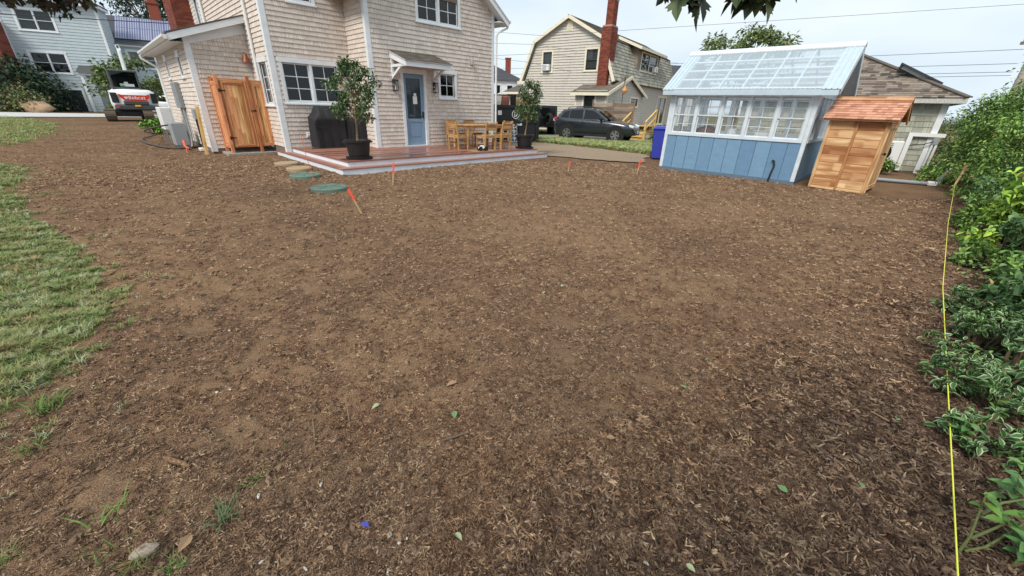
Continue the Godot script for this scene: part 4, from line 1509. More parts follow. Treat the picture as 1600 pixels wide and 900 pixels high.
func make_shower() -> void:
	rng.seed = 310
	var s := thing("outdoor_shower", "cedar board outdoor shower stall with two doors and black hinges", "shower stall", hw(-1.16, 0, 5.5), 45.18)
	var cs := [M.cedar, M.cedar_b, M.cedar]
	var base := MB.new()
	base.cbox(Vector3(0.68, 0.02, -0.32), Vector3(1.6, 0.08, 0.9), 0.01)
	part(base, "slab", M.concrete, s)
	# posts: four of them stand higher than the panels
	for p in [[0.05, 0.0, 2.25], [0.86, 0.0, 2.25], [1.33, 0.0, 2.22], [0.03, -0.66, 2.2]]:
		var b := MB.new()
		b.off = Vector2(rng.randf(), rng.randf())
		b.cbox(Vector3(p[0], 0.06 + (p[2] - 0.06) * 0.5, p[1]), Vector3(0.09, p[2] - 0.06, 0.09), 0.006)
		part(b, "post", M.cedar_c if rng.randf() < 0.5 else M.cedar, s)
	# left side panel
	var bl := Basis(Vector3(0, 0, 1), Vector3.UP, Vector3(-1, 0, 0))
	planks(s, -0.61, -0.06, 0.32, 1.95, -0.02, 0.02, 4, "side_board", cs, bl)
	for y in [[0.2, 0.31], [1.96, 2.07]]:
		var b := MB.new()
		b.bx(0.0, y[0], -0.61, 0.035, y[1], -0.05)
		part(b, "rail", M.cedar_c, s)
	# doors: a wide leaf and a narrow one, each framed boards
	for d in [[0.11, 0.80, 0.22, 2.08, 5], [0.92, 1.27, 0.24, 2.06, 3]]:
		var f := MB.new()
		f.off = Vector2(rng.randf(), rng.randf())
		var st := 0.09
		f.cbox(Vector3(d[0] + st / 2, (d[2] + d[3]) / 2, 0.0), Vector3(st, d[3] - d[2], 0.04), 0.004)
		f.cbox(Vector3(d[1] - st / 2, (d[2] + d[3]) / 2, 0.0), Vector3(st, d[3] - d[2], 0.04), 0.004)
		f.cbox(Vector3((d[0] + d[1]) / 2, d[2] + st / 2, 0.0), Vector3(d[1] - d[0] - 2 * st, st, 0.038), 0.004)
		f.cbox(Vector3((d[0] + d[1]) / 2, d[3] - st / 2, 0.0), Vector3(d[1] - d[0] - 2 * st, st, 0.038), 0.004)
		var leaf := part(f, "door", M.cedar, s)
		planks(leaf, d[0] + st, d[1] - st, d[2] + st, d[3] - st, -0.008, 0.016, d[4], "door_board", [M.cedar_b, M.cedar, M.cedar_b])
	var tr := MB.new()
	tr.bx(0.1, 2.085, -0.03, 0.815, 2.15, 0.02)
	tr.bx(0.905, 2.07, -0.03, 1.285, 2.14, 0.02)
	tr.bx(0.08, 2.08, -0.7, 1.3, 2.14, -0.64)
	part(tr, "head_rail", M.cedar, s)
	var br := MB.new()
	br.bx(1.3, 0.2, -0.66, 1.335, 2.1, -0.05)
	part(br, "end_panel", M.cedar_c, s)
	for y in [0.5, 1.82]:
		var h := MB.new()
		h.box(Vector3(0.07, y, 0.05), Vector3(0.04, 0.09, 0.012))
		h.prism(PackedVector2Array([Vector2(0.08, y - 0.025), Vector2(0.24, y - 0.008), Vector2(0.24, y + 0.008), Vector2(0.08, y + 0.025)]), 0.021, 0.028)
		part(h, "hinge", M.blackmetal, s)
	var la := MB.new()
	la.box(Vector3(0.86, 1.28, 0.052), Vector3(0.16, 0.025, 0.014))
	la.box(Vector3(0.9, 1.28, 0.062), Vector3(0.03, 0.05, 0.03))
	part(la, "latch", M.blackmetal, s)
	var sp := MB.new()
	sp.tube([hw(0.32, -0.05, 5.55), hw(0.32, 0.2, 5.55), hw(0.3, 0.26, 5.5), hw(0.22, 0.27, 5.42), hw(0.17, 0.24, 5.36)], 0.045, 12)
	solo(sp, "drain_pipe", M.pvc, "white plastic drain elbow between the shower stall and the deck", "pipe")

func make_grill() -> void:
	rng.seed = 320
	var g := thing("covered_grill", "barbecue grill and side cart under black fabric covers", "grill", hw(0.82, 0.27, 3.95), 45.18)
	var cl := textured(mat(rgb(38, 38, 42), 0.75), M.spot, 3.0, true, M.fine, 0.4)
	# cloth draped over the hood: cross-sections along x, sagging and pleated
	for part_i in 2:
		var x0 := 0.0 if part_i == 0 else 0.98
		var x1 := 0.98 if part_i == 0 else 1.72
		var rows := []
		var nx := 22
		for i in nx + 1:
			var t := float(i) / nx
			var x := lerpf(x0, x1, t)
			var row := []
			var prof: Array
			if part_i == 0:
				var e := smoothstep(0.0, 0.2, t) * smoothstep(1.0, 0.86, t)
				var top := 0.86 + 0.32 * e
				prof = [Vector2(0.30, 0.0), Vector2(0.31, 0.5), Vector2(0.32, 0.70), Vector2(0.36, 0.80), Vector2(0.36, 0.9), Vector2(0.22, top), Vector2(-0.1, top + 0.03), Vector2(-0.26, 0.92), Vector2(-0.3, 0.5), Vector2(-0.3, 0.0)]
			else:
				prof = [Vector2(0.3, 0.0), Vector2(0.31, 0.4), Vector2(0.31, 0.8), Vector2(0.28, 0.88), Vector2(0.1, 0.9), Vector2(-0.1, 0.9), Vector2(-0.28, 0.88), Vector2(-0.3, 0.7), Vector2(-0.3, 0.4), Vector2(-0.3, 0.0)]
			for k in prof.size():
				var p: Vector2 = prof[k]
				var fold := sin(x * 21.0 + k) * 0.012 + sin(x * 47.0 + part_i * 2) * 0.006
				if i == 0 or i == nx: p *= Vector2(0.9, 0.97)
				row.append(Vector3(x + (p.y * 0.04 * (0.5 - t)), p.y, p.x + fold))
			rows.append(row)
		var mb := MB.new()
		# rows run along x: transpose so that normals face outwards
		var tr := []
		for k in rows[0].size():
			var rr := []
			for i in rows.size(): rr.append(rows[i][k])
			tr.append(rr)
		mb.grid(tr)
		for e in [0, nx]:
			var row: Array = rows[e]
			for k in range(1, row.size() - 2):
				if e == 0: mb.tri(row[0], row[k], row[k + 1])
				else: mb.tri(row[0], row[k + 1], row[k])
			if e == 0: mb.tri(row[0], row[row.size() - 2], row[row.size() - 1])
			else: mb.tri(row[0], row[row.size() - 1], row[row.size() - 2])
		part(mb, "hood_cover" if part_i == 0 else "cart_cover", cl, g)
	var st := MB.new()
	st.box(Vector3(0.13, 0.62, 0.345), Vector3(0.3, 0.035, 0.012), Basis(Vector3.BACK, -0.12))
	st.box(Vector3(0.1, 0.3, 0.325), Vector3(0.025, 0.55, 0.01))
	part(st, "strap", M.black, g)
	for x in [0.1, 0.85, 1.6]:
		var w := MB.new()
		w.tube([Vector3(x, 0.03, 0.18), Vector3(x + 0.03, 0.03, 0.18)], 0.03, 10)
		part(w, "caster", M.black, g)

# a leaf folded along its midrib, lying along +x, 1 m long
func leaf_mesh(wide: float, sag: float, rim := false) -> ArrayMesh:
	var mb := MB.new()
	var st := [0.0, 0.18, 0.45, 0.75, 1.0]
	var wd := [0.02, 0.72, 1.0, 0.6, 0.0]
	for i in 4:
		for s in [-1, 1]:
			var a := Vector3(st[i], -sag * st[i] * st[i], 0)
			var b := Vector3(st[i + 1], -sag * st[i + 1] * st[i + 1], 0)
			var ao := a + Vector3(0, wide * wd[i] * 0.25, s * wide * 0.5 * wd[i])
			var bo := b + Vector3(0, wide * wd[i + 1] * 0.25, s * wide * 0.5 * wd[i + 1])
			if rim:
				var am := a.lerp(ao, 0.66)
				var bm := b.lerp(bo, 0.66)
				mb.col = Color(0.15, 0.28, 0.16)
				if s > 0: mb.quad(a, am, bm, b)
				else: mb.quad(b, bm, am, a)
				mb.col = Color(1, 1, 1)
				if s > 0: mb.quad(am, ao, bo, bm)
				else: mb.quad(bm, bo, ao, am)
			else:
				if s > 0: mb.quad(a, ao, bo, b)
				else: mb.quad(b, bo, ao, a)
	return mb.mesh()

func small_leaf(wide: float) -> ArrayMesh:
	var mb := MB.new()
	var a := Vector3(0, 0, 0)
	var t := Vector3(1, -0.12, 0)
	var l := Vector3(0.45, 0.1, -wide * 0.5)
	var r := Vector3(0.45, 0.1, wide * 0.5)
	mb.tri(a, r, t)
	mb.tri(a, t, l)
	return mb.mesh()

# leaves round clump centres; out: transforms and colours
func leaves_in(xs: Array, cs: Array, clumps: Array, n: int, size: float, cols: Array, droop := 0.3, keep_above := -1e9) -> void:
	for i in n:
		var c: Array = clumps[rng.randi() % clumps.size()]
		var d := Vector3(rng.randfn(0, 1), rng.randfn(0, 1), rng.randfn(0, 1))
		d = d.normalized() * pow(rng.randf(), 0.55) * c[1]
		var p: Vector3 = c[0] + d * Vector3(1, 0.8, 1)
		if p.y < keep_above: continue
		var out := (d * Vector3(1, 0.4, 1) + Vector3(rng.randfn(0, 0.3), rng.randfn(0, 0.25) - droop * c[1], rng.randfn(0, 0.3)) * 1.0)
		if out.length() < 0.001: out = Vector3.RIGHT
		out = out.normalized()
		var up := Vector3(rng.randfn(0, 0.45), 1, rng.randfn(0, 0.45)).normalized()
		var z := out.cross(up)
		if z.length() < 0.05: z = out.cross(Vector3.FORWARD)
		z = z.normalized()
		var y := z.cross(out)
		var s := size * rng.randf_range(0.5, 1.35)
		xs.append(Transform3D(Basis(out * s, y * s, z * s), p))
		var k: Color = cols[rng.randi() % cols.size()]
		if rng.randf() < 0.015: k = lin(158, 132, 78)
		var g := rng.randf_range(0.75, 1.25)
		cs.append(Color(k.r * g, k.g * g, k.b * g))

func foliage_mat(rough := 0.5) -> StandardMaterial3D:
	var m := vc(mat(Color(1, 1, 1), rough))
	m.backlight_enabled = true
	m.backlight = rgb(44, 56, 22)
	m.metallic_specular = 0.35
	return m

func make_potted_tree(at: Vector3, label: String, lean: float, r: float, h: float, seed_: int, full: float) -> void:
	rng.seed = seed_
	var t := thing("potted_tree", label, "potted tree", at, 45.18, "potted trees on the deck")
	var pt := textured(mat(rgb(34, 34, 36), 0.55), M.spot, 3.0, true)
	var p := MB.new()
	p.lathe([Vector2(0.0, 0.0), Vector2(r + 0.05, 0.0), Vector2(r + 0.07, 0.055), Vector2(r + 0.045, 0.06), Vector2(r - 0.02, 0.03)], 28)
	part(p, "saucer", pt, t)
	p = MB.new()
	p.lathe([Vector2(r - 0.03, 0.03), Vector2(r - 0.01, 0.12), Vector2(r + 0.035, 0.41), Vector2(r + 0.06, 0.41), Vector2(r + 0.065, 0.46), Vector2(r + 0.05, 0.465), Vector2(r + 0.03, 0.46), Vector2(r + 0.01, 0.4)], 28)
	var pot := part(p, "pot", pt, t)
	for s in [-1, 1]:
		p = MB.new()
		p.tube([Vector3(s * (r + 0.05), 0.4, -0.07), Vector3(s * (r + 0.11), 0.42, -0.05), Vector3(s * (r + 0.11), 0.42, 0.05), Vector3(s * (r + 0.05), 0.4, 0.07)], 0.012, 6)
		part(p, "handle", pt, pot)
	p = MB.new()
	p.lathe([Vector2(r + 0.02, 0.40), Vector2(0.06, 0.425), Vector2(0, 0.43)], 20)
	part(p, "soil", textured(mat(rgb(70, 54, 42), 1.0), M.spot, 6.0, true, M.fine, 1.0), t)
	# trunk and limbs
	var tr := MB.new()
	var top := Vector3(lean * h * 0.4, h * 0.62, 0.02)
	tr.tube([Vector3(0, 0.4, 0), Vector3(lean * 0.15, 0.4 + (h - 0.4) * 0.2, 0.01), Vector3(lean * 0.3, 0.4 + (h - 0.4) * 0.4, -0.01), top], [0.028, 0.024, 0.02, 0.012], 8)
	var clumps := []
	var nc := int(26 * full)
	for i in nc:
		var y := 0.98 + (h - 1.12) * (i + rng.randf()) / nc
		var k := (y - 0.98) / (h - 1.12)
		var wide: float = 0.50 * pow(sin(PI * clampf(0.16 + k * 0.78, 0, 1)), 0.7) * full
		var a := i * 2.4 + rng.randf()
		var q := Vector3(cos(a) * wide * rng.randf_range(0.35, 1.05) + lean * (0.2 + k * 0.5), y, sin(a) * wide * rng.randf_range(0.35, 1.05))
		clumps.append([q, rng.randf_range(0.13, 0.24)])
		var st := Vector3(lean * 0.3, clampf(y - 0.25, 0.8, h * 0.62), 0)
		tr.tube([st, st.lerp(q, 0.5) + Vector3(0, 0.05, 0), q], [0.01, 0.007, 0.004], 5)
	part(tr, "trunk", textured(mat(rgb(150, 132, 98), 0.9), M.grain, 2.0, true), t)
	var xs := []
	var cs := []
	leaves_in(xs, cs, clumps, int(2900 * full), 0.085, [lin(78, 104, 62), lin(62, 88, 52), lin(98, 124, 76), lin(52, 74, 46), lin(120, 140, 104)], 0.5)
	var cr := many(leaf_mesh(0.42, 0.15), foliage_mat(0.4), xs, cs, "crown", t)
	cr.set_meta("kind", "stuff")

func make_chair(at: Vector3, deg: float, label: String) -> void:
	var c := thing("dining_chair", label, "chair", at, deg, "teak chairs at the deck table")
	# seat faces +z
	for sx in [-1, 1]:
		var b := MB.new()
		b.off = Vector2(rng.randf(), rng.randf())
		b.cbox(Vector3(sx * 0.225, 0.22, 0.21), Vector3(0.04, 0.44, 0.045), 0.005)
		part(b, "leg", M.teak, c)
		b = MB.new()
		b.bar(Vector3(sx * 0.225, 0.0, -0.20), Vector3(sx * 0.225, 0.44, -0.22), 0.04, 0.045, Vector3.BACK)
		b.bar(Vector3(sx * 0.225, 0.44, -0.22), Vector3(sx * 0.225, 0.88, -0.29), 0.04, 0.045, Vector3.BACK)
		part(b, "leg", M.teak, c)
		b = MB.new()
		b.box(Vector3(sx * 0.225, 0.2, 0.0), Vector3(0.022, 0.035, 0.38))
		b.box(Vector3(sx * 0.225, 0.4, 0.0), Vector3(0.025, 0.06, 0.39))
		part(b, "stretcher", M.teak, c)
	for i in 6:
		var b := MB.new()
		b.off = Vector2(rng.randf(), rng.randf())
		b.cbox(Vector3(0, 0.445, 0.205 - i * 0.076), Vector3(0.46, 0.02, 0.068), 0.004)
		part(b, "seat_slat", M.teak, c)
	for i in 5:
		var b := MB.new()
		b.off = Vector2(rng.randf(), rng.randf())
		var y := 0.63 + i * 0.052
		b.cbox(Vector3(0, y, -0.235 - (y - 0.5) * 0.15), Vector3(0.42, 0.044, 0.018), 0.004, Basis(Vector3.RIGHT, 0.16))
		part(b, "back_slat", M.teak, c)
	var r := MB.new()
	r.box(Vector3(0, 0.4, 0.215), Vector3(0.41, 0.055, 0.025))
	r.box(Vector3(0, 0.4, -0.215), Vector3(0.41, 0.055, 0.025))
	part(r, "rail", M.teak, c)

func make_dining() -> void:
	rng.seed = 330
	var fl := 0.27
	var t := thing("dining_table", "long slatted teak dining table standing on the deck", "table", hw(5.72, fl, 1.72), 45.18)
	for i in 9:
		var b := MB.new()
		b.off = Vector2(rng.randf(), rng.randf())
		b.cbox(Vector3(0, 0.745, -0.40 + i * 0.1), Vector3(1.75, 0.028, 0.092), 0.004)
		part(b, "table_slat", M.teak, t)
	var f := MB.new()
	for s in [-1, 1]:
		f.box(Vector3(0, 0.69, s * 0.4), Vector3(1.6, 0.08, 0.025))
		f.box(Vector3(s * 0.8, 0.69, 0), Vector3(0.025, 0.08, 0.8))
	part(f, "apron", M.teak, t)
	for sx in [-1, 1]:
		for sz in [-1, 1]:
			var b := MB.new()
			b.off = Vector2(rng.randf(), rng.randf())
			b.cbox(Vector3(sx * 0.76, 0.365, sz * 0.38), Vector3(0.075, 0.73, 0.075), 0.006)
			part(b, "leg", M.teak, t)
	var base := 45.18
	make_chair(hw(4.62, fl, 1.45), base + 95, "teak slat-back chair at the end of the table beside the blue door")
	make_chair(hw(5.45, fl, 0.98), base + 180, "teak chair on the yard side of the table, nearer the blue door")
	make_chair(hw(6.1, fl, 0.92), base + 184, "teak chair on the yard side of the table, nearer the black dumpster")
	make_chair(hw(5.3, fl, 2.5), base + 2, "teak chair between the table and the wall, nearer the blue door")
	make_chair(hw(6.15, fl, 2.5), base - 2, "teak chair between the table and the wall, nearer the house corner")
	make_chair(hw(6.95, fl, 1.75), base - 90, "teak chair at the far end of the table beside the dumpster")
	var mt := MB.new()
	mt.cbox(Vector3(0, 0.006, 0), Vector3(0.95, 0.012, 0.42), 0.003)
	solo(mt, "door_mat", textured(mat(rgb(168, 138, 96), 1.0), M.spot, 8.0, true, M.fine, 1.0), "tan woven mat lying on the deck before the chairs", "mat", "", hw(4.95, fl, 0.62), 45.18)
	# a small toy car with two fat wheels left on the mat
	var toy := thing("toy_car", "small black and white toy car on the tan mat", "toy", hw(4.92, fl + 0.012, 0.55), 30.0)
	for s in [-1, 1]:
		for z in [-1, 1]:
			var w := MB.new()
			w.tube([Vector3(s * 0.1, 0.07, z * 0.055), Vector3(s * 0.1, 0.07, z * 0.085)], 0.07, 12)
			part(w, "wheel", M.rubber, toy)
	var bd := MB.new()
	bd.cbox(Vector3(0, 0.09, 0), Vector3(0.3, 0.07, 0.1), 0.015)
	bd.cbox(Vector3(-0.02, 0.14, 0), Vector3(0.13, 0.05, 0.09), 0.015)
	part(bd, "body", M.pvc, toy)
	make_potted_tree(hw(0.74, fl, 0.62), "leafy potted tree in a black tub at the deck's near corner", 0.12, 0.27, 2.36, 341, 1.22)
	make_potted_tree(hw(6.98, fl, 0.62), "thinner potted tree in a black tub at the deck's end beside the dumpster", 0.35, 0.27, 2.3, 347, 0.92)

# ------------------------------------------------------------------ services on the lean-to wall
func make_services() -> void:
	rng.seed = 350
	var s := thing("electric_panel", "grey electric meter cabinet with conduits on the lean-to wall", "meter cabinet", hw(-1.5, 0, 9.6), 45.18)
	var b := MB.new()
	b.cbox(Vector3(-0.09, 1.66, 0), Vector3(0.14, 0.82, 0.9), 0.015)
	part(b, "cabinet", M.galv, s)
	b = MB.new()
	b.lathe([Vector2(0.1, 0.0), Vector2(0.1, 0.06), Vector2(0.06, 0.1), Vector2(0, 0.11)], 16, Vector3(-0.16, 1.8, 0.2), Basis(Vector3.BACK, PI / 2))
	part(b, "meter", M.clear, s)
	b = MB.new()
	b.bx(-0.17, 1.35, -0.4, -0.16, 1.6, 0.05)
	part(b, "cover_plate", M.greybox, s)
	for z in [0.25, 0.35, -0.2]:
		b = MB.new()
		b.tube([Vector3(-0.08, 1.26, z), Vector3(-0.08, 0.4, z + 0.05), Vector3(-0.14, 0.05, z + 0.2), Vector3(-0.2, -0.1, z + 0.22)], 0.03, 8)
		part(b, "conduit", M.galv, s)
	var g := thing("generator_switch", "slim grey switch box with black conduits next to the wing's corner board", "switch box", hw(-1.5, 0, 7.15), 45.18)
	b = MB.new()
	b.cbox(Vector3(-0.08, 1.12, 0), Vector3(0.12, 0.3, 0.34), 0.012)
	part(b, "box", M.greybox, g)
	for z in [-0.1, 0.06]:
		b = MB.new()
		b.tube([Vector3(-0.08, 0.97, z), Vector3(-0.08, 0.5, z), Vector3(-0.09, -0.08, z + 0.04)], 0.055 if z > 0 else 0.03, 8)
		part(b, "conduit", M.black if z > 0 else M.pvc, g)
	b = MB.new()
	b.cbox(Vector3(-0.12, 0.05, 0), Vector3(0.24, 0.1, 0.3), 0.015)
	part(b, "base", M.pvc, g)
	var pl := MB.new()
	pl.bar(hw(-1.72, -0.06, 6.1), hw(-1.62, 1.36, 6.26), 0.09, 0.04, Vector3(0.7, 0, 0.7))
	solo(pl, "timber_post", M.pine, "yellowish timber upright leaning at the lean-to corner", "timber")
	# outdoor heat pump units on legs
	heat_pump(hw(-2.05, 0, 10.4), 135.18, Vector3(0.95, 0.75, 0.32), 0.5, "white heat pump unit on tall legs by the lean-to's back end", M.pvc)
	heat_pump(hw(-2.0, 0, 8.45), 135.18, Vector3(0.7, 0.72, 0.4), 0.1, "low grey condenser unit below the meter cabinet", M.greybox)
	# dark hoses looped on the soil
	for k in 2:
		var hp := MB.new()
		var cv := Curve3D.new()
		var o := Vector3(0.1 * k, 0.0, 0.14 * k)
		for q in [hw(-1.75, 0.5, 9.3), hw(-2.1, 0.72, 9.0), hw(-2.8, 0.5, 9.7), Vector3(-15.6, 0.12, -18.1), Vector3(-15.3, 0.03, -17.0), Vector3(-13.9, 0.03, -15.5), Vector3(-12.3, 0.03, -14.3), Vector3(-11.6, 0.03, -14.0), Vector3(-11.35, 0.04, -14.15), hw(-1.95, 0.1, 7.6)]:
			cv.add_point(q + o * (0.0 if q.y > 0.4 else 1.0))
		for i in range(1, cv.point_count - 1):
			var tn := (cv.get_point_position(i + 1) - cv.get_point_position(i - 1)) / 6.0
			cv.set_point_in(i, -tn)
			cv.set_point_out(i, tn)
		var pts := []
		for i in 60: pts.append(cv.sample_baked(cv.get_baked_length() * i / 59.0))
		hp.tube(pts, 0.024, 6)
		solo(hp, "hose", mat(rgb(66, 56, 52), 0.6), "dark brown hose looped on the soil beside the lean-to, %s loop" % ("outer" if k == 1 else "inner"), "hose", "hose loops")
	var rb := MB.new()
	rb.tube([hw(-2.1, 0.36, 6.9), hw(-2.12, 0.2, 6.88), hw(-2.05, 0.12, 6.8)], [0.05, 0.035, 0.02], 7)
	rb.bar(hw(-2.1, -0.1, 6.9), hw(-2.1, 0.36, 6.9), 0.025, 0.025)
	solo(rb, "marker_stake", mat(rgb(240, 120, 104), 0.7), "stake with a faded pink ribbon beside the lean-to's conduits", "stake")

func heat_pump(at: Vector3, deg: float, s: Vector3, leg: float, label: String, m: Material) -> void:
	var h := thing("heat_pump", label, "heat pump", at, deg)
	var b := MB.new()
	b.cbox(Vector3(0, leg + s.y / 2, 0), s, 0.02)
	part(b, "casing", m, h)
	b = MB.new()
	for i in 12:
		var y := leg + 0.08 + i * (s.y - 0.16) / 11.0
		b.box(Vector3(-s.x * 0.12, y, s.z / 2 + 0.008), Vector3(s.x * 0.66, 0.012, 0.014))
	b.tube([Vector3(-s.x * 0.12, leg + s.y / 2, s.z / 2 + 0.001), Vector3(-s.x * 0.12, leg + s.y / 2, s.z / 2 + 0.006)], s.y * 0.4, 20)
	part(b, "fan_grille", M.black, h)
	for sx in [-1, 1]:
		for sz in [-1, 1]:
			b = MB.new()
			b.bx(sx * s.x * 0.4 - 0.025, -0.05, sz * s.z * 0.4 - 0.025, sx * s.x * 0.4 + 0.025, leg + 0.005, sz * s.z * 0.4 + 0.025)
			part(b, "leg", M.galv, h)

# ------------------------------------------------------------------ markers and covers in the soil
func make_markers() -> void:
	rng.seed = 360
	var green := textured(mat(rgb(108, 132, 118), 0.75), M.spot, 3.0, true)
	var tan := textured(mat(rgb(178, 156, 124), 0.9), M.spot, 3.0, true)
	for a in [[-3.74, -7.97, 0.34, green, "faded green septic lid nearest the raw yard", "lid"], [-4.9, -9.36, 0.33, green, "faded green septic lid beside the deck's step", "lid"], [-5.55, -10.36, 0.30, tan, "round tan paving stone next to the green lids", "paver"], [-6.31, -11.18, 0.30, tan, "round tan paving stone nearest the shower stall", "paver"]]:
		var t := thing("septic_lid" if a[5] == "lid" else "stepping_stone", a[4], a[5], Vector3(a[0], 0, a[1]), rng.randf() * 90, "round covers set in the soil")
		var r: float = a[2]
		var b := MB.new()
		b.lathe([Vector2(r, -0.05), Vector2(r, 0.045), Vector2(r - 0.015, 0.06), Vector2(r - 0.04, 0.062), Vector2(r - 0.05, 0.052), Vector2(0, 0.06)], 36)
		part(b, "cover", a[3], t)
		if a[5] == "lid":
			for k in 6:
				b = MB.new()
				var an := k * TAU / 6
				b.tube([Vector3(cos(an) * r * 0.8, 0.05, sin(an) * r * 0.8), Vector3(cos(an) * r * 0.8, 0.068, sin(an) * r * 0.8)], 0.012, 6)
				part(b, "bolt", M.galv, t)
			b = MB.new()
			for k in 6:
				b.box(Vector3(0, 0.06, 0) + Basis(Vector3.UP, k * PI / 3) * Vector3(r * 0.4, 0, 0), Vector3(r * 0.6, 0.008, 0.02), Basis(Vector3.UP, k * PI / 3))
			part(b, "rib", a[3], t)
	for a in [[-2.68, -8.74, 0.46, 0.06, "wooden stake with an orange top standing before the deck's white step"], [-2.51, -6.3, 0.36, -0.13, "leaning wooden stake with an orange top in the open yard"], [1.49, -11.54, 0.28, 0.02, "short orange-topped stake past the deck's far end"], [3.42, -11.46, 0.38, 0.03, "orange-topped stake standing near the blue greenhouse"]]:
		var t := thing("survey_stake", a[4], "stake", Vector3(a[0], 0, a[1]), 10.0, "orange-topped survey stakes")
		var h: float = a[2]
		var tip := Vector3(a[3], h, 0.02)
		var b := MB.new()
		b.bar(Vector3(-a[3] * 0.2, -0.06, 0), tip * 0.55, 0.026, 0.014, Vector3.BACK)
		part(b, "shaft", M.stake, t)
		b = MB.new()
		b.bar(tip * 0.5, tip, 0.034, 0.02, Vector3.BACK)
		part(b, "painted_top", M.flag, t)
	for a in [[-4.62, -9.15, 0.95, "thin orange wire marker rising beside the green lid"]]:
		var b := MB.new()
		b.tube([Vector3(0, -0.05, 0), Vector3(-0.06, 0.5, 0.02), Vector3(-0.1, a[2], 0.0)], 0.006, 5)
		solo(b, "wire_marker", mat(rgb(232, 112, 84), 0.6), a[3], "marker", "", Vector3(a[0], 0, a[1]))

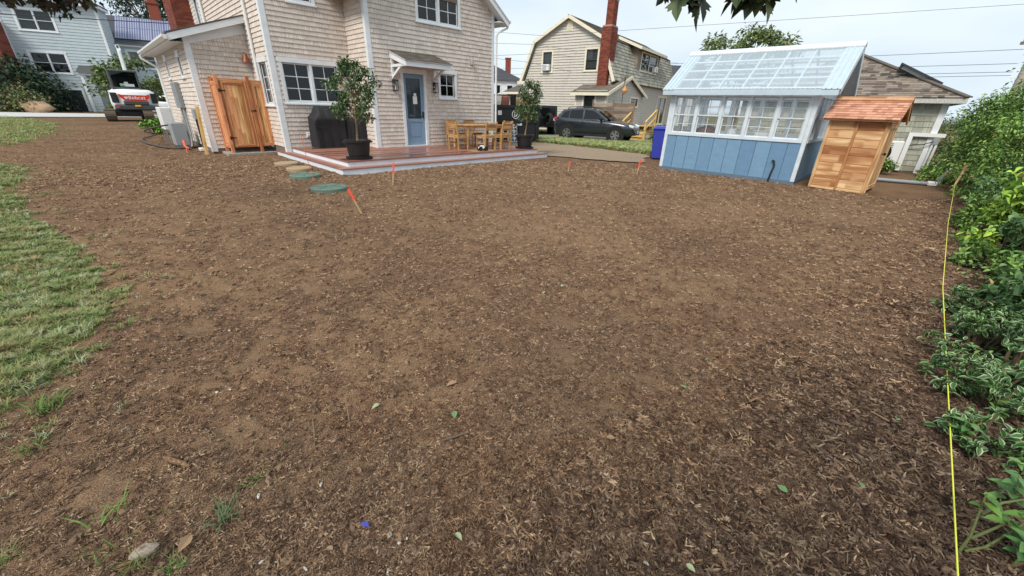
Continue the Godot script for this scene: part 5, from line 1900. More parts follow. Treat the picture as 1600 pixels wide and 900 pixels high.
# ------------------------------------------------------------------ greenhouse
func make_greenhouse() -> void:
	rng.seed = 410
	var g := thing("greenhouse", "small blue panelled greenhouse with white windows and clear roof", "greenhouse", Vector3(4.54, 0, -12.95), -43.0)
	var W := 3.62
	var D := 2.6
	var sill := 1.0
	var top := 2.12
	var blues := []
	for k in [[112, 148, 180], [106, 142, 175], [118, 154, 185]]:
		blues.append(textured(mat(rgb(k[0], k[1], k[2]), 0.6), M.paint, 0.7, true, M.wbump, 0.15))
	var trim := textured(mat(rgb(212, 222, 230), 0.5), M.paint, 0.6, true)
	# lower panels, one by one, with a shadow gap between
	var n := 10
	for i in n:
		var b := MB.new()
		b.bx(i * W / n + 0.006, 0.08, -0.03, (i + 1) * W / n - 0.006, sill, 0.0)
		part(b, "wall_panel", blues[rng.randi() % 3], g)
	for sd in [0, 1]:
		for i in 7:
			var b := MB.new()
			var x := 0.0 if sd == 0 else W - 0.03
			b.bx(x, 0.08, -(i + 1) * D / 7 + 0.006, x + 0.03, sill, -i * D / 7 - 0.006)
			part(b, "wall_panel", blues[rng.randi() % 3], g)
	var bk := MB.new()
	bk.bx(0.03, 0.08, -D, W - 0.03, sill, -D + 0.03)
	bk.bx(0.012, 0.07, -0.06, W - 0.012, sill - 0.02, -0.032)
	part(bk, "back_wall", blues[0], g)
	var sk := MB.new()
	sk.bx(-0.01, -0.05, -0.05, W + 0.01, 0.08, 0.012)
	sk.bx(-0.01, -0.05, -D, 0.04, 0.08, -0.05)
	sk.bx(W - 0.04, -0.05, -D, W + 0.01, 0.08, -0.05)
	part(sk, "base_board", textured(mat(rgb(96, 116, 134), 0.7), M.paint, 1.0, true), g)
	var fl := MB.new()
	fl.bx(0.05, 0.0, -D + 0.03, W - 0.05, 0.07, -0.06)
	part(fl, "floor", M.concrete, g)
	# corner posts
	for c in [[0.0, 0.0], [W, 0.0], [0.0, -D], [W, -D]]:
		var b := MB.new()
		var sx := 1.0 if c[0] < 1.0 else -1.0
		var sz := -1.0 if c[1] > -1.0 else 1.0
		b.cbox(Vector3(c[0] + sx * 0.035, 1.1, c[1] + sz * 0.035 + (0.012 if sz < 0 else -0.012)), Vector3(0.095, 2.08, 0.095), 0.006)
		part(b, "corner_post", trim, g)
	# window bands
	var fr := Transform3D(OUT_FRONT, Vector3(0.085, 0, -0.005))
	gh_band(g, fr, W - 0.17, sill, top, 5, trim)
	gh_band(g, Transform3D(OUT_BACK, Vector3(W - 0.085, 0, -D + 0.005)), W - 0.17, sill, top, 4, trim)
	gh_band(g, Transform3D(OUT_RIGHT, Vector3(W - 0.005, 0, -0.085)), D - 0.17, sill, top, 4, trim)
	gh_band(g, Transform3D(OUT_LEFT, Vector3(0.005, 0, -D + 0.085)), D - 0.17, sill, top, 3, trim)
	# roof frame
	var ey := 2.2
	var ez := 0.24
	var ry := 3.24
	var rz := -D / 2
	var x0 := -0.2
	var x1 := 4.0
	var sl := Vector3(0, ry - ey, rz - ez)
	var len := sl.length()
	var mtl := textured(mat(rgb(192, 208, 218), 0.45, 0.1), M.paint, 0.8, true)
	var poly := glass(rgb(206, 222, 232), 0.4, 0.2)
	for sd in [0, 1]:
		var bs: Basis
		var o: Vector3
		if sd == 0:
			bs = Basis(Vector3.RIGHT, sl.normalized(), Vector3.RIGHT.cross(sl.normalized()))
			o = Vector3(x0, ey, ez)
		else:
			var s2 := Vector3(0, ry - ey, -(rz - ez)).normalized()
			bs = Basis(Vector3.LEFT, s2, Vector3.LEFT.cross(s2))
			o = Vector3(x1, ey, 2 * rz - ez)
		var tf := Transform3D(bs, o)
		var lx := x1 - x0
		# metal strips at both ends
		for e in [[0.0, 0.34], [lx - 0.36, lx]]:
			var b := MB.new()
			b.xf = tf
			b.bx(e[0], -0.03, 0.0, e[1], len, 0.02)
			for q in 3: b.bx(e[0] + 0.06 + q * 0.11, -0.03, 0.02, e[0] + 0.085 + q * 0.11, len, 0.038)
			part(b, "metal_strip", mtl, g)
		var bays := 6
		var bw := (lx - 0.7) / bays
		for i in bays:
			# one corrugated clear sheet for each bay
			var b := MB.new()
			b.xf = tf
			var rows := []
			for j in 2:
				var row := []
				for k in 25:
					row.append(Vector3(0.34 + i * bw + bw * k / 24.0, -0.02 + j * len, 0.022 + 0.010 * (1.0 if k % 4 < 2 else 0.0)))
				rows.append(row)
			b.grid(rows)
			part(b, "roof_sheet", poly, g)
		for i in bays + 1:
			var b := MB.new()
			b.xf = tf
			b.bx(0.32 + i * bw, 0.02, -0.09, 0.36 + i * bw, len - 0.02, -0.002)
			part(b, "rafter", trim, g)
		for i in 5:
			var b := MB.new()
			b.xf = tf
			var y := 0.05 + i * (len - 0.1) / 4.0
			b.bx(0.3, y - 0.03, -0.035, lx - 0.34, y + 0.03, 0.012 if i in [0, 4] else 0.006)
			part(b, "purlin", trim, g)
		# rake boards and eave fascia
		for x in [0.0, lx - 0.025]:
			var b := MB.new()
			b.xf = tf
			b.bx(x, 0.0, -0.14, x + 0.025, len + 0.02, -0.001)
			part(b, "rake_board", trim, g)
		var b2 := MB.new()
		b2.xf = Transform3D(Basis.IDENTITY, Vector3.ZERO)
		var zf := ez if sd == 0 else 2 * rz - ez
		b2.bx(x0 + 0.026, ey - 0.13, minf(zf, zf + (0.025 if sd == 0 else -0.025)), x1 - 0.026, ey + 0.005, maxf(zf, zf + (0.025 if sd == 0 else -0.025)))
		part(b2, "eave_board", textured(mat(rgb(192, 210, 222), 0.5), M.paint, 0.6, true), g)
		# soffit at the wide end overhang
		var s3 := MB.new()
		s3.xf = tf
		if sd == 0: s3.bx(lx - 0.36, 0.02, -0.03, lx - 0.03, len - 0.02, -0.004)
		else: s3.bx(0.03, 0.02, -0.03, 0.36, len - 0.02, -0.004)
		part(s3, "soffit", trim, g)
	var rc := MB.new()
	rc.xf = Transform3D(Basis(Vector3(0, 0, 1), Vector3.UP, Vector3(-1, 0, 0)), Vector3(0, 0, rz))
	rc.prism(PackedVector2Array([Vector2(-0.13, ry - 0.055), Vector2(0, ry + 0.05), Vector2(0.13, ry - 0.055), Vector2(0.13, ry - 0.03), Vector2(0, ry + 0.075), Vector2(-0.13, ry - 0.03)]), -x1 - 0.01, -x0 + 0.01)
	part(rc, "ridge_cap", trim, g)
	# glazed gables
	for sd in [0, 1]:
		var x := 0.02 if sd == 0 else W - 0.02
		var gy := 2.16
		var f := MB.new()
		f.bx(x - 0.03, gy - 0.06, -D + 0.03, x + 0.03, gy + 0.03, -0.03)
		for i in 5:
			var z := -0.03 - (D - 0.06) * i / 4.0
			var hh: float = gy + 0.95 * (1.0 - absf(z - rz) / (D / 2))
			if hh > gy + 0.05: f.bx(x - 0.018, gy + 0.03, z - 0.02, x + 0.018, hh, z + 0.02)
		f.bx(x - 0.015, gy + 0.38, rz - 0.72, x + 0.015, gy + 0.42, rz + 0.72)
		part(f, "gable_frame", trim, g)
		var pn := MB.new()
		pn.xf = Transform3D(Basis(Vector3(0, 0, 1), Vector3.UP, Vector3(-1, 0, 0)), Vector3(x, 0, 0))
		pn.prism(PackedVector2Array([Vector2(-D + 0.06, gy), Vector2(-0.06, gy), Vector2(rz, gy + 0.93)]), -0.004, 0.004)
		part(pn, "gable_pane", glass(rgb(210, 220, 228), 0.3, 0.1), g)
	# black hose end standing at the front wall
	var hs := MB.new()
	hs.tube([Vector3(3.06, 0.0, 0.10), Vector3(3.08, 0.25, 0.08), Vector3(3.1, 0.42, 0.05), Vector3(3.07, 0.52, 0.04), Vector3(3.02, 0.55, 0.05)], 0.022, 7)
	solo(hs, "hose_end", M.black, "black hose stub standing against the greenhouse's blue panels", "hose", "", Vector3(4.54, 0, -12.95), -43.0)
	# inside: benches and what stands on them
	var gx := Transform3D(Basis(Vector3.UP, deg_to_rad(-43.0)), Vector3(4.54, 0, -12.95))
	for k in 2:
		var z := -0.42 if k == 0 else -D + 0.42
		var t := thing("potting_bench", "slatted grey potting bench along the greenhouse's %s windows" % ("front" if k == 0 else "rear"), "bench", gx * Vector3(W / 2, 0.07, z), -43.0, "benches in the greenhouse")
		for i in 6:
			var b := MB.new()
			b.bx(-1.6, 0.86, -0.3 + i * 0.1, 1.6, 0.885, -0.21 + i * 0.1)
			part(b, "bench_slat", textured(mat(rgb(150, 146, 136), 0.8), M.grain, 1.5), t)
		for x in [-1.5, 0.0, 1.5]:
			for s in [-1, 1]:
				var b := MB.new()
				b.bx(x - 0.03, 0.0, s * 0.25 - 0.03, x + 0.03, 0.86, s * 0.25 + 0.03)
				part(b, "leg", textured(mat(rgb(150, 146, 136), 0.8), M.grain, 1.5), t)
	var by := 0.956
	var tp := MB.new()
	var rows := []
	for i in 13:
		var row := []
		for j in 25:
			var a := TAU * j / 24.0
			var th := PI * 0.5 * i / 12.0
			var rr := cos(th) * (0.36 + 0.05 * sin(a * 5 + i) + 0.03 * sin(a * 9))
			row.append(Vector3(cos(a) * rr * 1.15, sin(th) * (0.3 + 0.04 * sin(a * 3)), -sin(a) * rr * 0.7))
		rows.append(row)
	tp.grid(rows, true)
	solo(tp, "tarp_bundle", textured(mat(rgb(112, 84, 84), 0.85), M.spot, 3.0, true), "crumpled maroon tarp bundle behind the greenhouse's second window", "tarp", "", gx * Vector3(1.05, by, -0.42), -43.0)
	var cr := MB.new()
	cr.lathe([Vector2(0, 0), Vector2(0.09, 0), Vector2(0.15, 0.12), Vector2(0.13, 0.25), Vector2(0.07, 0.3), Vector2(0.09, 0.33), Vector2(0.06, 0.33)], 18)
	solo(cr, "white_jar", M.pvc, "round white jar behind the greenhouse's third window", "jar", "", gx * Vector3(1.75, by, -0.4), -43.0)
	var bu := MB.new()
	bu.cbox(Vector3(0, 0.13, 0), Vector3(0.42, 0.26, 0.28), 0.02)
	bu.box(Vector3(0, 0.265, 0), Vector3(0.44, 0.02, 0.3))
	solo(bu, "white_tote", M.pvc, "white plastic tote behind the greenhouse's fourth window", "tote", "", gx * Vector3(2.55, by, -0.42), -43.0)
	var tb := MB.new()
	tb.cbox(Vector3(0, 0.05, 0), Vector3(0.5, 0.1, 0.25), 0.01)
	solo(tb, "seed_tray", textured(mat(rgb(196, 164, 134), 0.8), M.spot, 3, true), "tan tray behind the greenhouse's last window", "tray", "", gx * Vector3(3.2, by, -0.4), -43.0)
	var sd2 := thing("seedling_tray", "tray of green seedlings between the jar and the tote", "seedlings", gx * Vector3(2.2, by, -0.32), -43.0)
	var q := MB.new()
	q.cbox(Vector3(0, 0.03, 0), Vector3(0.4, 0.06, 0.25), 0.008)
	part(q, "tray", M.black, sd2)
	var xs := []
	var cs := []
	var cl := []
	for i in 8: cl.append([Vector3(rng.randf_range(-0.17, 0.17), 0.11, rng.randf_range(-0.1, 0.1)), 0.06])
	leaves_in(xs, cs, cl, 150, 0.05, [lin(96, 128, 66), lin(76, 110, 58)], 0.2)
	many(small_leaf(0.45), foliage_mat(), xs, cs, "leaves", sd2).set_meta("kind", "stuff")

# a band of double-hung sashes
func gh_band(g: Node3D, tf: Transform3D, w: float, y0: float, y1: float, units: int, trim: Material) -> void:
	var post := 0.08
	var f := MB.new()
	f.xf = tf
	f.bx(0, y0, -0.07, w, y0 + 0.075, 0.03)
	f.bx(0, y1 - 0.075, -0.07, w, y1, 0.028)
	var uw := (w - post) / units
	for i in units + 1:
		f.bx(i * uw, y0 + 0.075, -0.07, i * uw + post, y1 - 0.075, 0.026)
	part(f, "window_frame", trim, g)
	for i in units:
		var x0 := i * uw + post
		var x1 := (i + 1) * uw
		var root := MB.new()
		root.xf = tf
		var ya := y0 + 0.075
		var yb := y1 - 0.075
		var mid := (ya + yb) * 0.5
		var st := 0.03
		for s in [[ya, mid + 0.015, -0.045], [mid - 0.015, yb, -0.015]]:
			root.bx(x0, s[0], s[2] - 0.022, x0 + st, s[1], s[2])
			root.bx(x1 - st, s[0], s[2] - 0.022, x1, s[1], s[2])
			root.bx(x0 + st, s[0], s[2] - 0.022, x1 - st, s[0] + st, s[2])
			root.bx(x0 + st, s[1] - st, s[2] - 0.022, x1 - st, s[1], s[2])
		var o := part(root, "sash_window", trim, g)
		for s in [[ya, mid + 0.015, -0.045], [mid - 0.015, yb, -0.015]]:
			var gb := MB.new()
			gb.xf = tf
			var ph: float = s[1] - s[0] - 2 * st
			gb.bx((x0 + x1) / 2 - 0.007, s[0] + st, s[2] - 0.017, (x0 + x1) / 2 + 0.007, s[1] - st, s[2] - 0.005)
			gb.bx(x0 + st, s[0] + st + ph / 2 - 0.007, s[2] - 0.016, x1 - st, s[0] + st + ph / 2 + 0.007, s[2] - 0.006)
			part(gb, "glazing_bars", trim, o)
			for a in 2:
				for b in 2:
					var pn := MB.new()
					pn.xf = tf
					var pw := (x1 - x0 - 2 * st) / 2
					pn.bx(x0 + st + a * pw, s[0] + st + b * ph / 2, s[2] - 0.0125, x0 + st + (a + 1) * pw, s[0] + st + (b + 1) * ph / 2, s[2] - 0.0095)
					part(pn, "pane", M.clear, o)

# ------------------------------------------------------------------ cedar shed
func make_shed() -> void:
	rng.seed = 420
	var s := thing("cedar_shed", "narrow new cedar shed with red shingled roof beside the greenhouse", "shed", Vector3(7.44, 0, -10.27), -48.0)
	var W := 1.12
	var D := 1.1
	var H := 1.6
	var mats := []
	for k in [[224, 184, 138], [212, 168, 124], [230, 196, 150], [202, 154, 112], [220, 178, 132]]:
		mats.append(textured(mat(rgb(k[0], k[1], k[2]), 0.75), tex(60 + k[1], 0.012, 4, rgb(190, 160, 134), rgb(255, 255, 255), 256, 8, 1.8), 1.2, false, M.wbump, 0.4))
	var core := MB.new()
	core.bx(0.02, 0.03, -D + 0.02, W - 0.02, H, -0.02)
	part(core, "frame", mats[3], s)
	# two bays of horizontal boards
	var nb := 8
	for bay in [[0.06, W / 2 - 0.025], [W / 2 + 0.025, W - 0.06]]:
		for i in nb:
			var b := MB.new()
			b.off = Vector2(rng.randf() * 3, rng.randf() * 3)
			var y0 := 0.06 + i * (H - 0.12) / nb
			b.cbox(Vector3((bay[0] + bay[1]) / 2, y0 + (H - 0.12) / nb / 2, -0.008), Vector3(bay[1] - bay[0], (H - 0.12) / nb - 0.006, 0.02), 0.004)
			part(b, "board", mats[rng.randi() % 5], s)
	for x in [[0.0, 0.06], [W / 2 - 0.025, W / 2 + 0.025], [W - 0.06, W]]:
		var b := MB.new()
		b.off = Vector2(rng.randf() * 3, rng.randf() * 3)
		b.cbox(Vector3((x[0] + x[1]) / 2, H / 2, 0.008), Vector3(x[1] - x[0] - 0.002, H, 0.03), 0.004)
		part(b, "batten", mats[2], s)
	var rl := MB.new()
	rl.bx(0.06, 0.0, -0.015, W - 0.06, 0.055, 0.018)
	rl.bx(0.06, H - 0.055, -0.015, W - 0.06, H, 0.018)
	part(rl, "rail", mats[2], s)
	# right end: door of upright boards with a knob, and the other sides
	for i in 6:
		var b := MB.new()
		b.off = Vector2(rng.randf() * 3, rng.randf() * 3)
		var z := -0.1 - i * 0.15
		b.cbox(Vector3(W - 0.004, H / 2 - 0.02, z - 0.075), Vector3(0.02 + 0.008 * (i % 2), H - 0.14, 0.145), 0.004)
		part(b, "door_board", mats[rng.randi() % 5], s)
	for z in [-0.055, -D + 0.05]:
		var b := MB.new()
		b.cbox(Vector3(W + 0.006, H / 2, z), Vector3(0.03, H, 0.08), 0.004)
		part(b, "door_post", mats[2], s)
	for y in [0.12, 1.46]:
		var b := MB.new()
		b.cbox(Vector3(W + 0.02, y, -D / 2), Vector3(0.02, 0.09, D - 0.2), 0.004)
		part(b, "door_rail", mats[4], s)
	var kn := MB.new()
	kn.lathe([Vector2(0.015, 0), Vector2(0.012, 0.03), Vector2(0.032, 0.045), Vector2(0.034, 0.06), Vector2(0.02, 0.075), Vector2(0, 0.078)], 12, Vector3(W + 0.02, 0.88, -0.22), Basis(Vector3.BACK, -PI / 2))
	part(kn, "door_knob", M.blackmetal, s)
	# roof
	var ey := 1.6
	var ez := 0.14
	var ry := 2.02
	var rz := -D / 2
	var x0 := -0.1
	var x1 := W + 0.14
	var roof := MB.new()
	for sd in [0, 1]:
		var zz := ez if sd == 0 else 2 * rz - ez
		var sg := 1.0 if sd == 0 else -1.0
		var a := Vector3(x0, ey, zz)
		var b := Vector3(x1, ey, zz)
		var c := Vector3(x1, ry, rz)
		var d := Vector3(x0, ry, rz)
		var t := Vector3(0, -0.05, 0)
		if sd == 0:
			roof.quad(a, b, c, d)
			roof.quad(a + t, b + t, b, a)
			roof.quad(d + t, c + t, b + t, a + t)
			roof.quad(b + t, c + t, c, b)
			roof.quad(d + t, a + t, a, d)
		else:
			roof.quad(b, a, d, c)
			roof.quad(b + t, a + t, a, b)
			roof.quad(c + t, d + t, a + t, b + t)
			roof.quad(c + t, b + t, b, c)
			roof.quad(a + t, d + t, d, a)
	var ro := part(roof, "roof", mats[3], s)
	var red := [[210, 156, 130], [198, 142, 116], [218, 168, 142], [184, 128, 104], [214, 162, 134]]
	var rs := textured(vc(mat(Color(1, 1, 1), 0.8)), M.grain, 2.0, false, M.wbump, 0.5)
	var list := []
	var sl := Vector3(0, ry - ey, rz - ez)
	var bs := Basis(Vector3.RIGHT, sl.normalized(), Vector3.RIGHT.cross(sl.normalized()))
	shingle_rows(list, Transform3D(bs, Vector3(x0 - 0.02, ey - 0.015, ez + 0.03)), x1 - x0 + 0.04, 0.0, sl.length() + 0.04, 0.098, [], 0.07, 0.19, null, 5)
	var s2 := Vector3(0, ry - ey, -(rz - ez))
	var bs2 := Basis(Vector3.LEFT, s2.normalized(), Vector3.LEFT.cross(s2.normalized()))
	shingle_rows(list, Transform3D(bs2, Vector3(x1 + 0.02, ey - 0.015, 2 * rz - ez - 0.03)), x1 - x0 + 0.04, 0.0, sl.length() + 0.04, 0.098, [], 0.07, 0.19, null, 5)
	lay_shingles(list, ro, rs, red, 0.018, 300, "roof_shingle")
	var rc := MB.new()
	rc.xf = Transform3D(Basis(Vector3(0, 0, 1), Vector3.UP, Vector3(-1, 0, 0)), Vector3(0, 0, rz))
	rc.prism(PackedVector2Array([Vector2(-0.1, ry - 0.03), Vector2(0, ry + 0.035), Vector2(0.1, ry - 0.03), Vector2(0.1, ry - 0.012), Vector2(0, ry + 0.055), Vector2(-0.1, ry - 0.012)]), -x1 - 0.02, -x0 + 0.02)
	part(rc, "ridge_board", mats[3], ro)
	var gb := MB.new()
	gb.xf = Transform3D(Basis(Vector3(0, 0, 1), Vector3.UP, Vector3(-1, 0, 0)), Vector3(0, 0, 0))
	gb.prism(PackedVector2Array([Vector2(-D + 0.02, H), Vector2(-0.02, H), Vector2(rz, H + 0.36)]), -W + 0.0, -W + 0.03)
	gb.prism(PackedVector2Array([Vector2(-D + 0.02, H), Vector2(-0.02, H), Vector2(rz, H + 0.36)]), -0.03, -0.0)
	part(gb, "gable_board", mats[1], s)
	for sd in [0, 1]:
		var bb := MB.new()
		var zz := ez if sd == 0 else 2 * rz - ez
		bb.bar(Vector3(x1 - 0.012, ey - 0.06, zz), Vector3(x1 - 0.012, ry - 0.06, rz), 0.026, 0.11)
		part(bb, "barge_board", mats[3], s)

# ------------------------------------------------------------------ garage behind
func make_garage() -> void:
	rng.seed = 430
	var g := thing("shingled_garage", "low grey-green shingled garage with brown hip roof behind the cedar shed", "garage", Vector3(13.38, 0, -13.65), -39.38)
	var H := 2.2
	var wl := MB.new()
	wl.bx(-5.8, 0, -6.2, 0, H, -0.001)
	part(wl, "wall", M.sheath, g)
	var tones := [[178, 182, 170], [170, 174, 163], [186, 189, 178], [164, 168, 156], [182, 186, 176], [158, 160, 148]]
	var list := []
	shingle_rows(list, Transform3D(OUT_FRONT, Vector3(-5.8, 0, 0)), 5.8, 0.05, H, 0.17, [], 0.14, 0.3, null, 6)
	shingle_rows(list, Transform3D(OUT_RIGHT, Vector3(0, 0, 0)), 6.2, 0.05, H, 0.17, [], 0.14, 0.3, null, 6)
	var m := textured(vc(mat(Color(1, 1, 1), 0.95)), M.grain, 1.8, false, M.wbump, 0.7)
	lay_shingles(list, g, m, tones, 0.02, 140, "shingle")
	var cb := MB.new()
	cb.bx(-0.13, 0, 0.0, 0.03, H, 0.035)
	cb.bx(0.0, 0, -0.12, 0.035, H, 0.0)
	part(cb, "corner_board", M.casing, g)
	# hip roof
	var o := 0.34
	var ey := H + 0.06
	var ap := Vector3(-2.9, 3.92, -3.1)
	var ap2 := Vector3(-2.95, 3.92, -3.1)
	var a := Vector3(-5.8 - o, ey, o)
	var b := Vector3(o, ey, o)
	var c := Vector3(o, ey, -6.2 - o)
	var d := Vector3(-5.8 - o, ey, -6.2 - o)
	var rf := MB.new()
	rf.col = lin(118, 106, 96)
	rf.quad(a, b, ap, ap2)
	rf.tri(b, c, ap)
	rf.quad(c, d, ap2, ap)
	rf.tri(d, a, ap2)
	var roof := part(rf, "roof", M.asphalt_roof, g)
	var rt := [[164, 148, 134], [122, 108, 98], [182, 168, 154], [142, 126, 112], [100, 92, 84], [168, 156, 144]]
	var rl := []
	# front slope
	var up := (ap - Vector3(ap.x, ey, o))
	var ln := up.length()
	var bs := Basis(Vector3.RIGHT, up.normalized(), Vector3.RIGHT.cross(up.normalized()))
	var wf := 5.8 + 2 * o
	var lim := func(y: float) -> Vector2:
		var k := y / ln
		return Vector2(lerpf(0, ap2.x - a.x, k), lerpf(wf, ap.x - a.x, k))
	shingle_rows(rl, Transform3D(bs, a + Vector3(0, 0.004, 0)), wf, -0.02, ln, 0.135, [], 0.12, 0.34, lim, 6)
	# right hip
	var up2 := (ap - Vector3(o, ey, ap.z))
	var ln2 := up2.length()
	var bs2 := Basis(Vector3(0, 0, -1), up2.normalized(), Vector3(0, 0, -1).cross(up2.normalized()))
	var w2 := 6.2 + 2 * o
	var lim2 := func(y: float) -> Vector2:
		var k := y / ln2
		return Vector2(lerpf(0, w2 / 2, k), lerpf(w2, w2 / 2, k))
	shingle_rows(rl, Transform3D(bs2, b + Vector3(0, 0.004, 0)), w2, -0.02, ln2, 0.135, [], 0.12, 0.34, lim2, 6)
	lay_shingles(rl, roof, M.asphalt_roof, rt, 0.016, 300, "roof_shingle")
	var hp := MB.new()
	hp.col = lin(120, 108, 98)
	hp.bar(b + Vector3(0, 0.02, 0), ap + Vector3(0, 0.03, 0), 0.22, 0.03)
	hp.bar(ap + Vector3(0, 0.03, 0), ap2 + Vector3(0, 0.03, 0), 0.22, 0.03)
	part(hp, "hip_cap", M.asphalt_roof, roof)
	var fa := MB.new()
	fa.bx(-5.8 - o, ey - 0.16, o - 0.03, o, ey - 0.012, o - 0.005)
	fa.bx(o - 0.03, ey - 0.16, -6.5, o - 0.005, ey - 0.012, o - 0.03)
	fa.bx(-5.8, ey - 0.13, -0.0, o - 0.03, ey - 0.11, o - 0.03)
	fa.bx(0.0, ey - 0.13, -6.4, o - 0.03, ey - 0.11, 0.0)
	part(fa, "fascia_board", textured(mat(rgb(206, 206, 202), 0.7), M.spot, 1.5, true), g)
	# dark solar panel raised above the far slope
	var sp := MB.new()
	sp.xf = Transform3D(bs2, b) 
	sp.bx(1.1, 0.75, 0.1, 4.8, 2.1, 0.14)
	part(sp, "solar_panel", mat(rgb(58, 64, 70), 0.25), roof)
	var sf := MB.new()
	sf.xf = Transform3D(bs2, b)
	for x in [1.2, 2.6, 4.2]: sf.bx(x, 0.9, 0.0, x + 0.05, 2.0, 0.1)
	part(sf, "panel_rail", M.galv, roof)
	# covered pipe run and downspouts
	var dt := MB.new()
	dt.bx(-0.62, 0.05, 0.03, -0.5, 1.24, 0.12)
	dt.bx(-0.5, 1.13, 0.03, 0.24, 1.24, 0.12)
	part(dt, "pipe_cover", M.pvc, g)
	dt = MB.new()
	dt.cbox(Vector3(0.07, 1.0, 0.08), Vector3(0.16, 0.2, 0.1), 0.01)
	part(dt, "junction_box", M.greybox, g)
	dt = MB.new()
	dt.tube([Vector3(0.03, 0.92, 0.09), Vector3(0.03, 0.02, 0.09)], 0.03, 8)
	dt.tube([Vector3(0.12, 0.92, 0.09), Vector3(0.12, 0.02, 0.09)], 0.035, 8)
	part(dt, "conduit", M.pvc, g)
	dt = MB.new()
	dt.tube([Vector3(-0.5, 0.85, 0.14), Vector3(-0.2, 0.9, 0.16), Vector3(0.03, 1.0, 0.13)], 0.015, 6)
	part(dt, "cable", M.black, g)
	var gt := Transform3D(Basis(Vector3.UP, deg_to_rad(-39.38)), Vector3(13.38, 0, -13.65))
	heat_pump(gt * Vector3(-1.08, 0, 0.35), -39.38, Vector3(0.85, 0.75, 0.34), 0.22, "white heat pump unit against the garage's shingled wall", M.pvc)

# ------------------------------------------------------------------ pipes, string line and bin at the yard's edge
func make_edge_things() -> void:
	rng.seed = 440
	var pg := mat(rgb(140, 146, 150), 0.5)
	var p := thing("drain_pipe_run", "grey plastic pipe lying on the soil with an upright riser", "pipe", Vector3(0, 0, 0))
	var b := MB.new()
	b.tube([Vector3(10.1, 0.045, -11.72), Vector3(11.23, 0.045, -11.05)], 0.05, 12)
	part(b, "pipe", pg, p)
	b = MB.new()
	b.cbox(Vector3(11.3, 0.05, -11.02), Vector3(0.2, 0.13, 0.16), 0.03, Basis(Vector3.UP, -0.5))
	part(b, "coupling", M.pvc, p)
	b = MB.new()
	b.tube([Vector3(11.4, 0.0, -11.0), Vector3(11.55, 0.42, -10.98)], 0.045, 12)
	part(b, "riser", pg, p)
	b = MB.new()
	b.tube([Vector3(11.55, 0.42, -10.98), Vector3(11.57, 0.47, -10.98)], 0.06, 12)
	part(b, "cap", M.pvc, p)
	var st := thing("line_stake", "weathered stake with a red top holding the string line by the hedge", "stake", Vector3(10.5, 0, -9.74), 0)
	b = MB.new()
	b.bar(Vector3(0, -0.1, 0), Vector3(0.12, 0.55, -0.03), 0.035, 0.02)
	part(b, "shaft", M.stake, st)
	b = MB.new()
	b.bar(Vector3(0.117, 0.53, -0.03), Vector3(0.145, 0.68, -0.035), 0.034, 0.022)
	part(b, "red_top", mat(rgb(214, 118, 104), 0.7), st)
	b = MB.new()
	b.tube([Vector3(10.55, 0.27, -9.76), Vector3(6.6, 0.19, -5.93), Vector3(4.21, 0.125, -3.55), Vector3(3.21, 0.10, -2.5), Vector3(1.71, 0.06, -0.92), Vector3(0.2, 0.02, 0.67)], 0.0032, 6)
	solo(b, "string_line", mat(rgb(238, 240, 76), 0.5), "taut yellow mason's string running along the hedge", "string")
	var bin := thing("recycling_bin", "tall blue plastic wheeled bin beside the greenhouse", "bin", Vector3(5.38, 0, -15.67), -20.0)
	var bl := mat(rgb(52, 64, 168), 0.45)
	b = MB.new()
	var rows := []
	for i in 2:
		var k := 0.86 if i == 0 else 1.0
		var row := []
		for q in [Vector2(-0.26, 0.3), Vector2(0.26, 0.3), Vector2(0.3, 0.26), Vector2(0.3, -0.26), Vector2(0.26, -0.3), Vector2(-0.26, -0.3), Vector2(-0.3, -0.26), Vector2(-0.3, 0.26), Vector2(-0.26, 0.3)]:
			row.append(Vector3(q.x * k, 0.04 + i * 0.98, q.y * k))
		rows.append(row)
	for j in 8: b.quad(rows[0][j], rows[0][j + 1], rows[1][j + 1], rows[1][j])
	part(b, "body", bl, bin)
	b = MB.new()
	b.cbox(Vector3(0, 1.06, 0.0), Vector3(0.66, 0.09, 0.68), 0.03)
	b.cbox(Vector3(0, 1.11, 0.0), Vector3(0.5, 0.05, 0.5), 0.02)
	part(b, "lid", bl, bin)
	b = MB.new()
	b.tube([Vector3(-0.25, 0.98, -0.38), Vector3(0.25, 0.98, -0.38)], 0.018, 8)
	part(b, "handle", bl, bin)
	for s in [-1, 1]:
		b = MB.new()
		b.tube([Vector3(s * 0.24, 0.12, -0.28), Vector3(s * 0.3, 0.12, -0.28)], 0.12, 16)
		part(b, "wheel", M.rubber, bin)

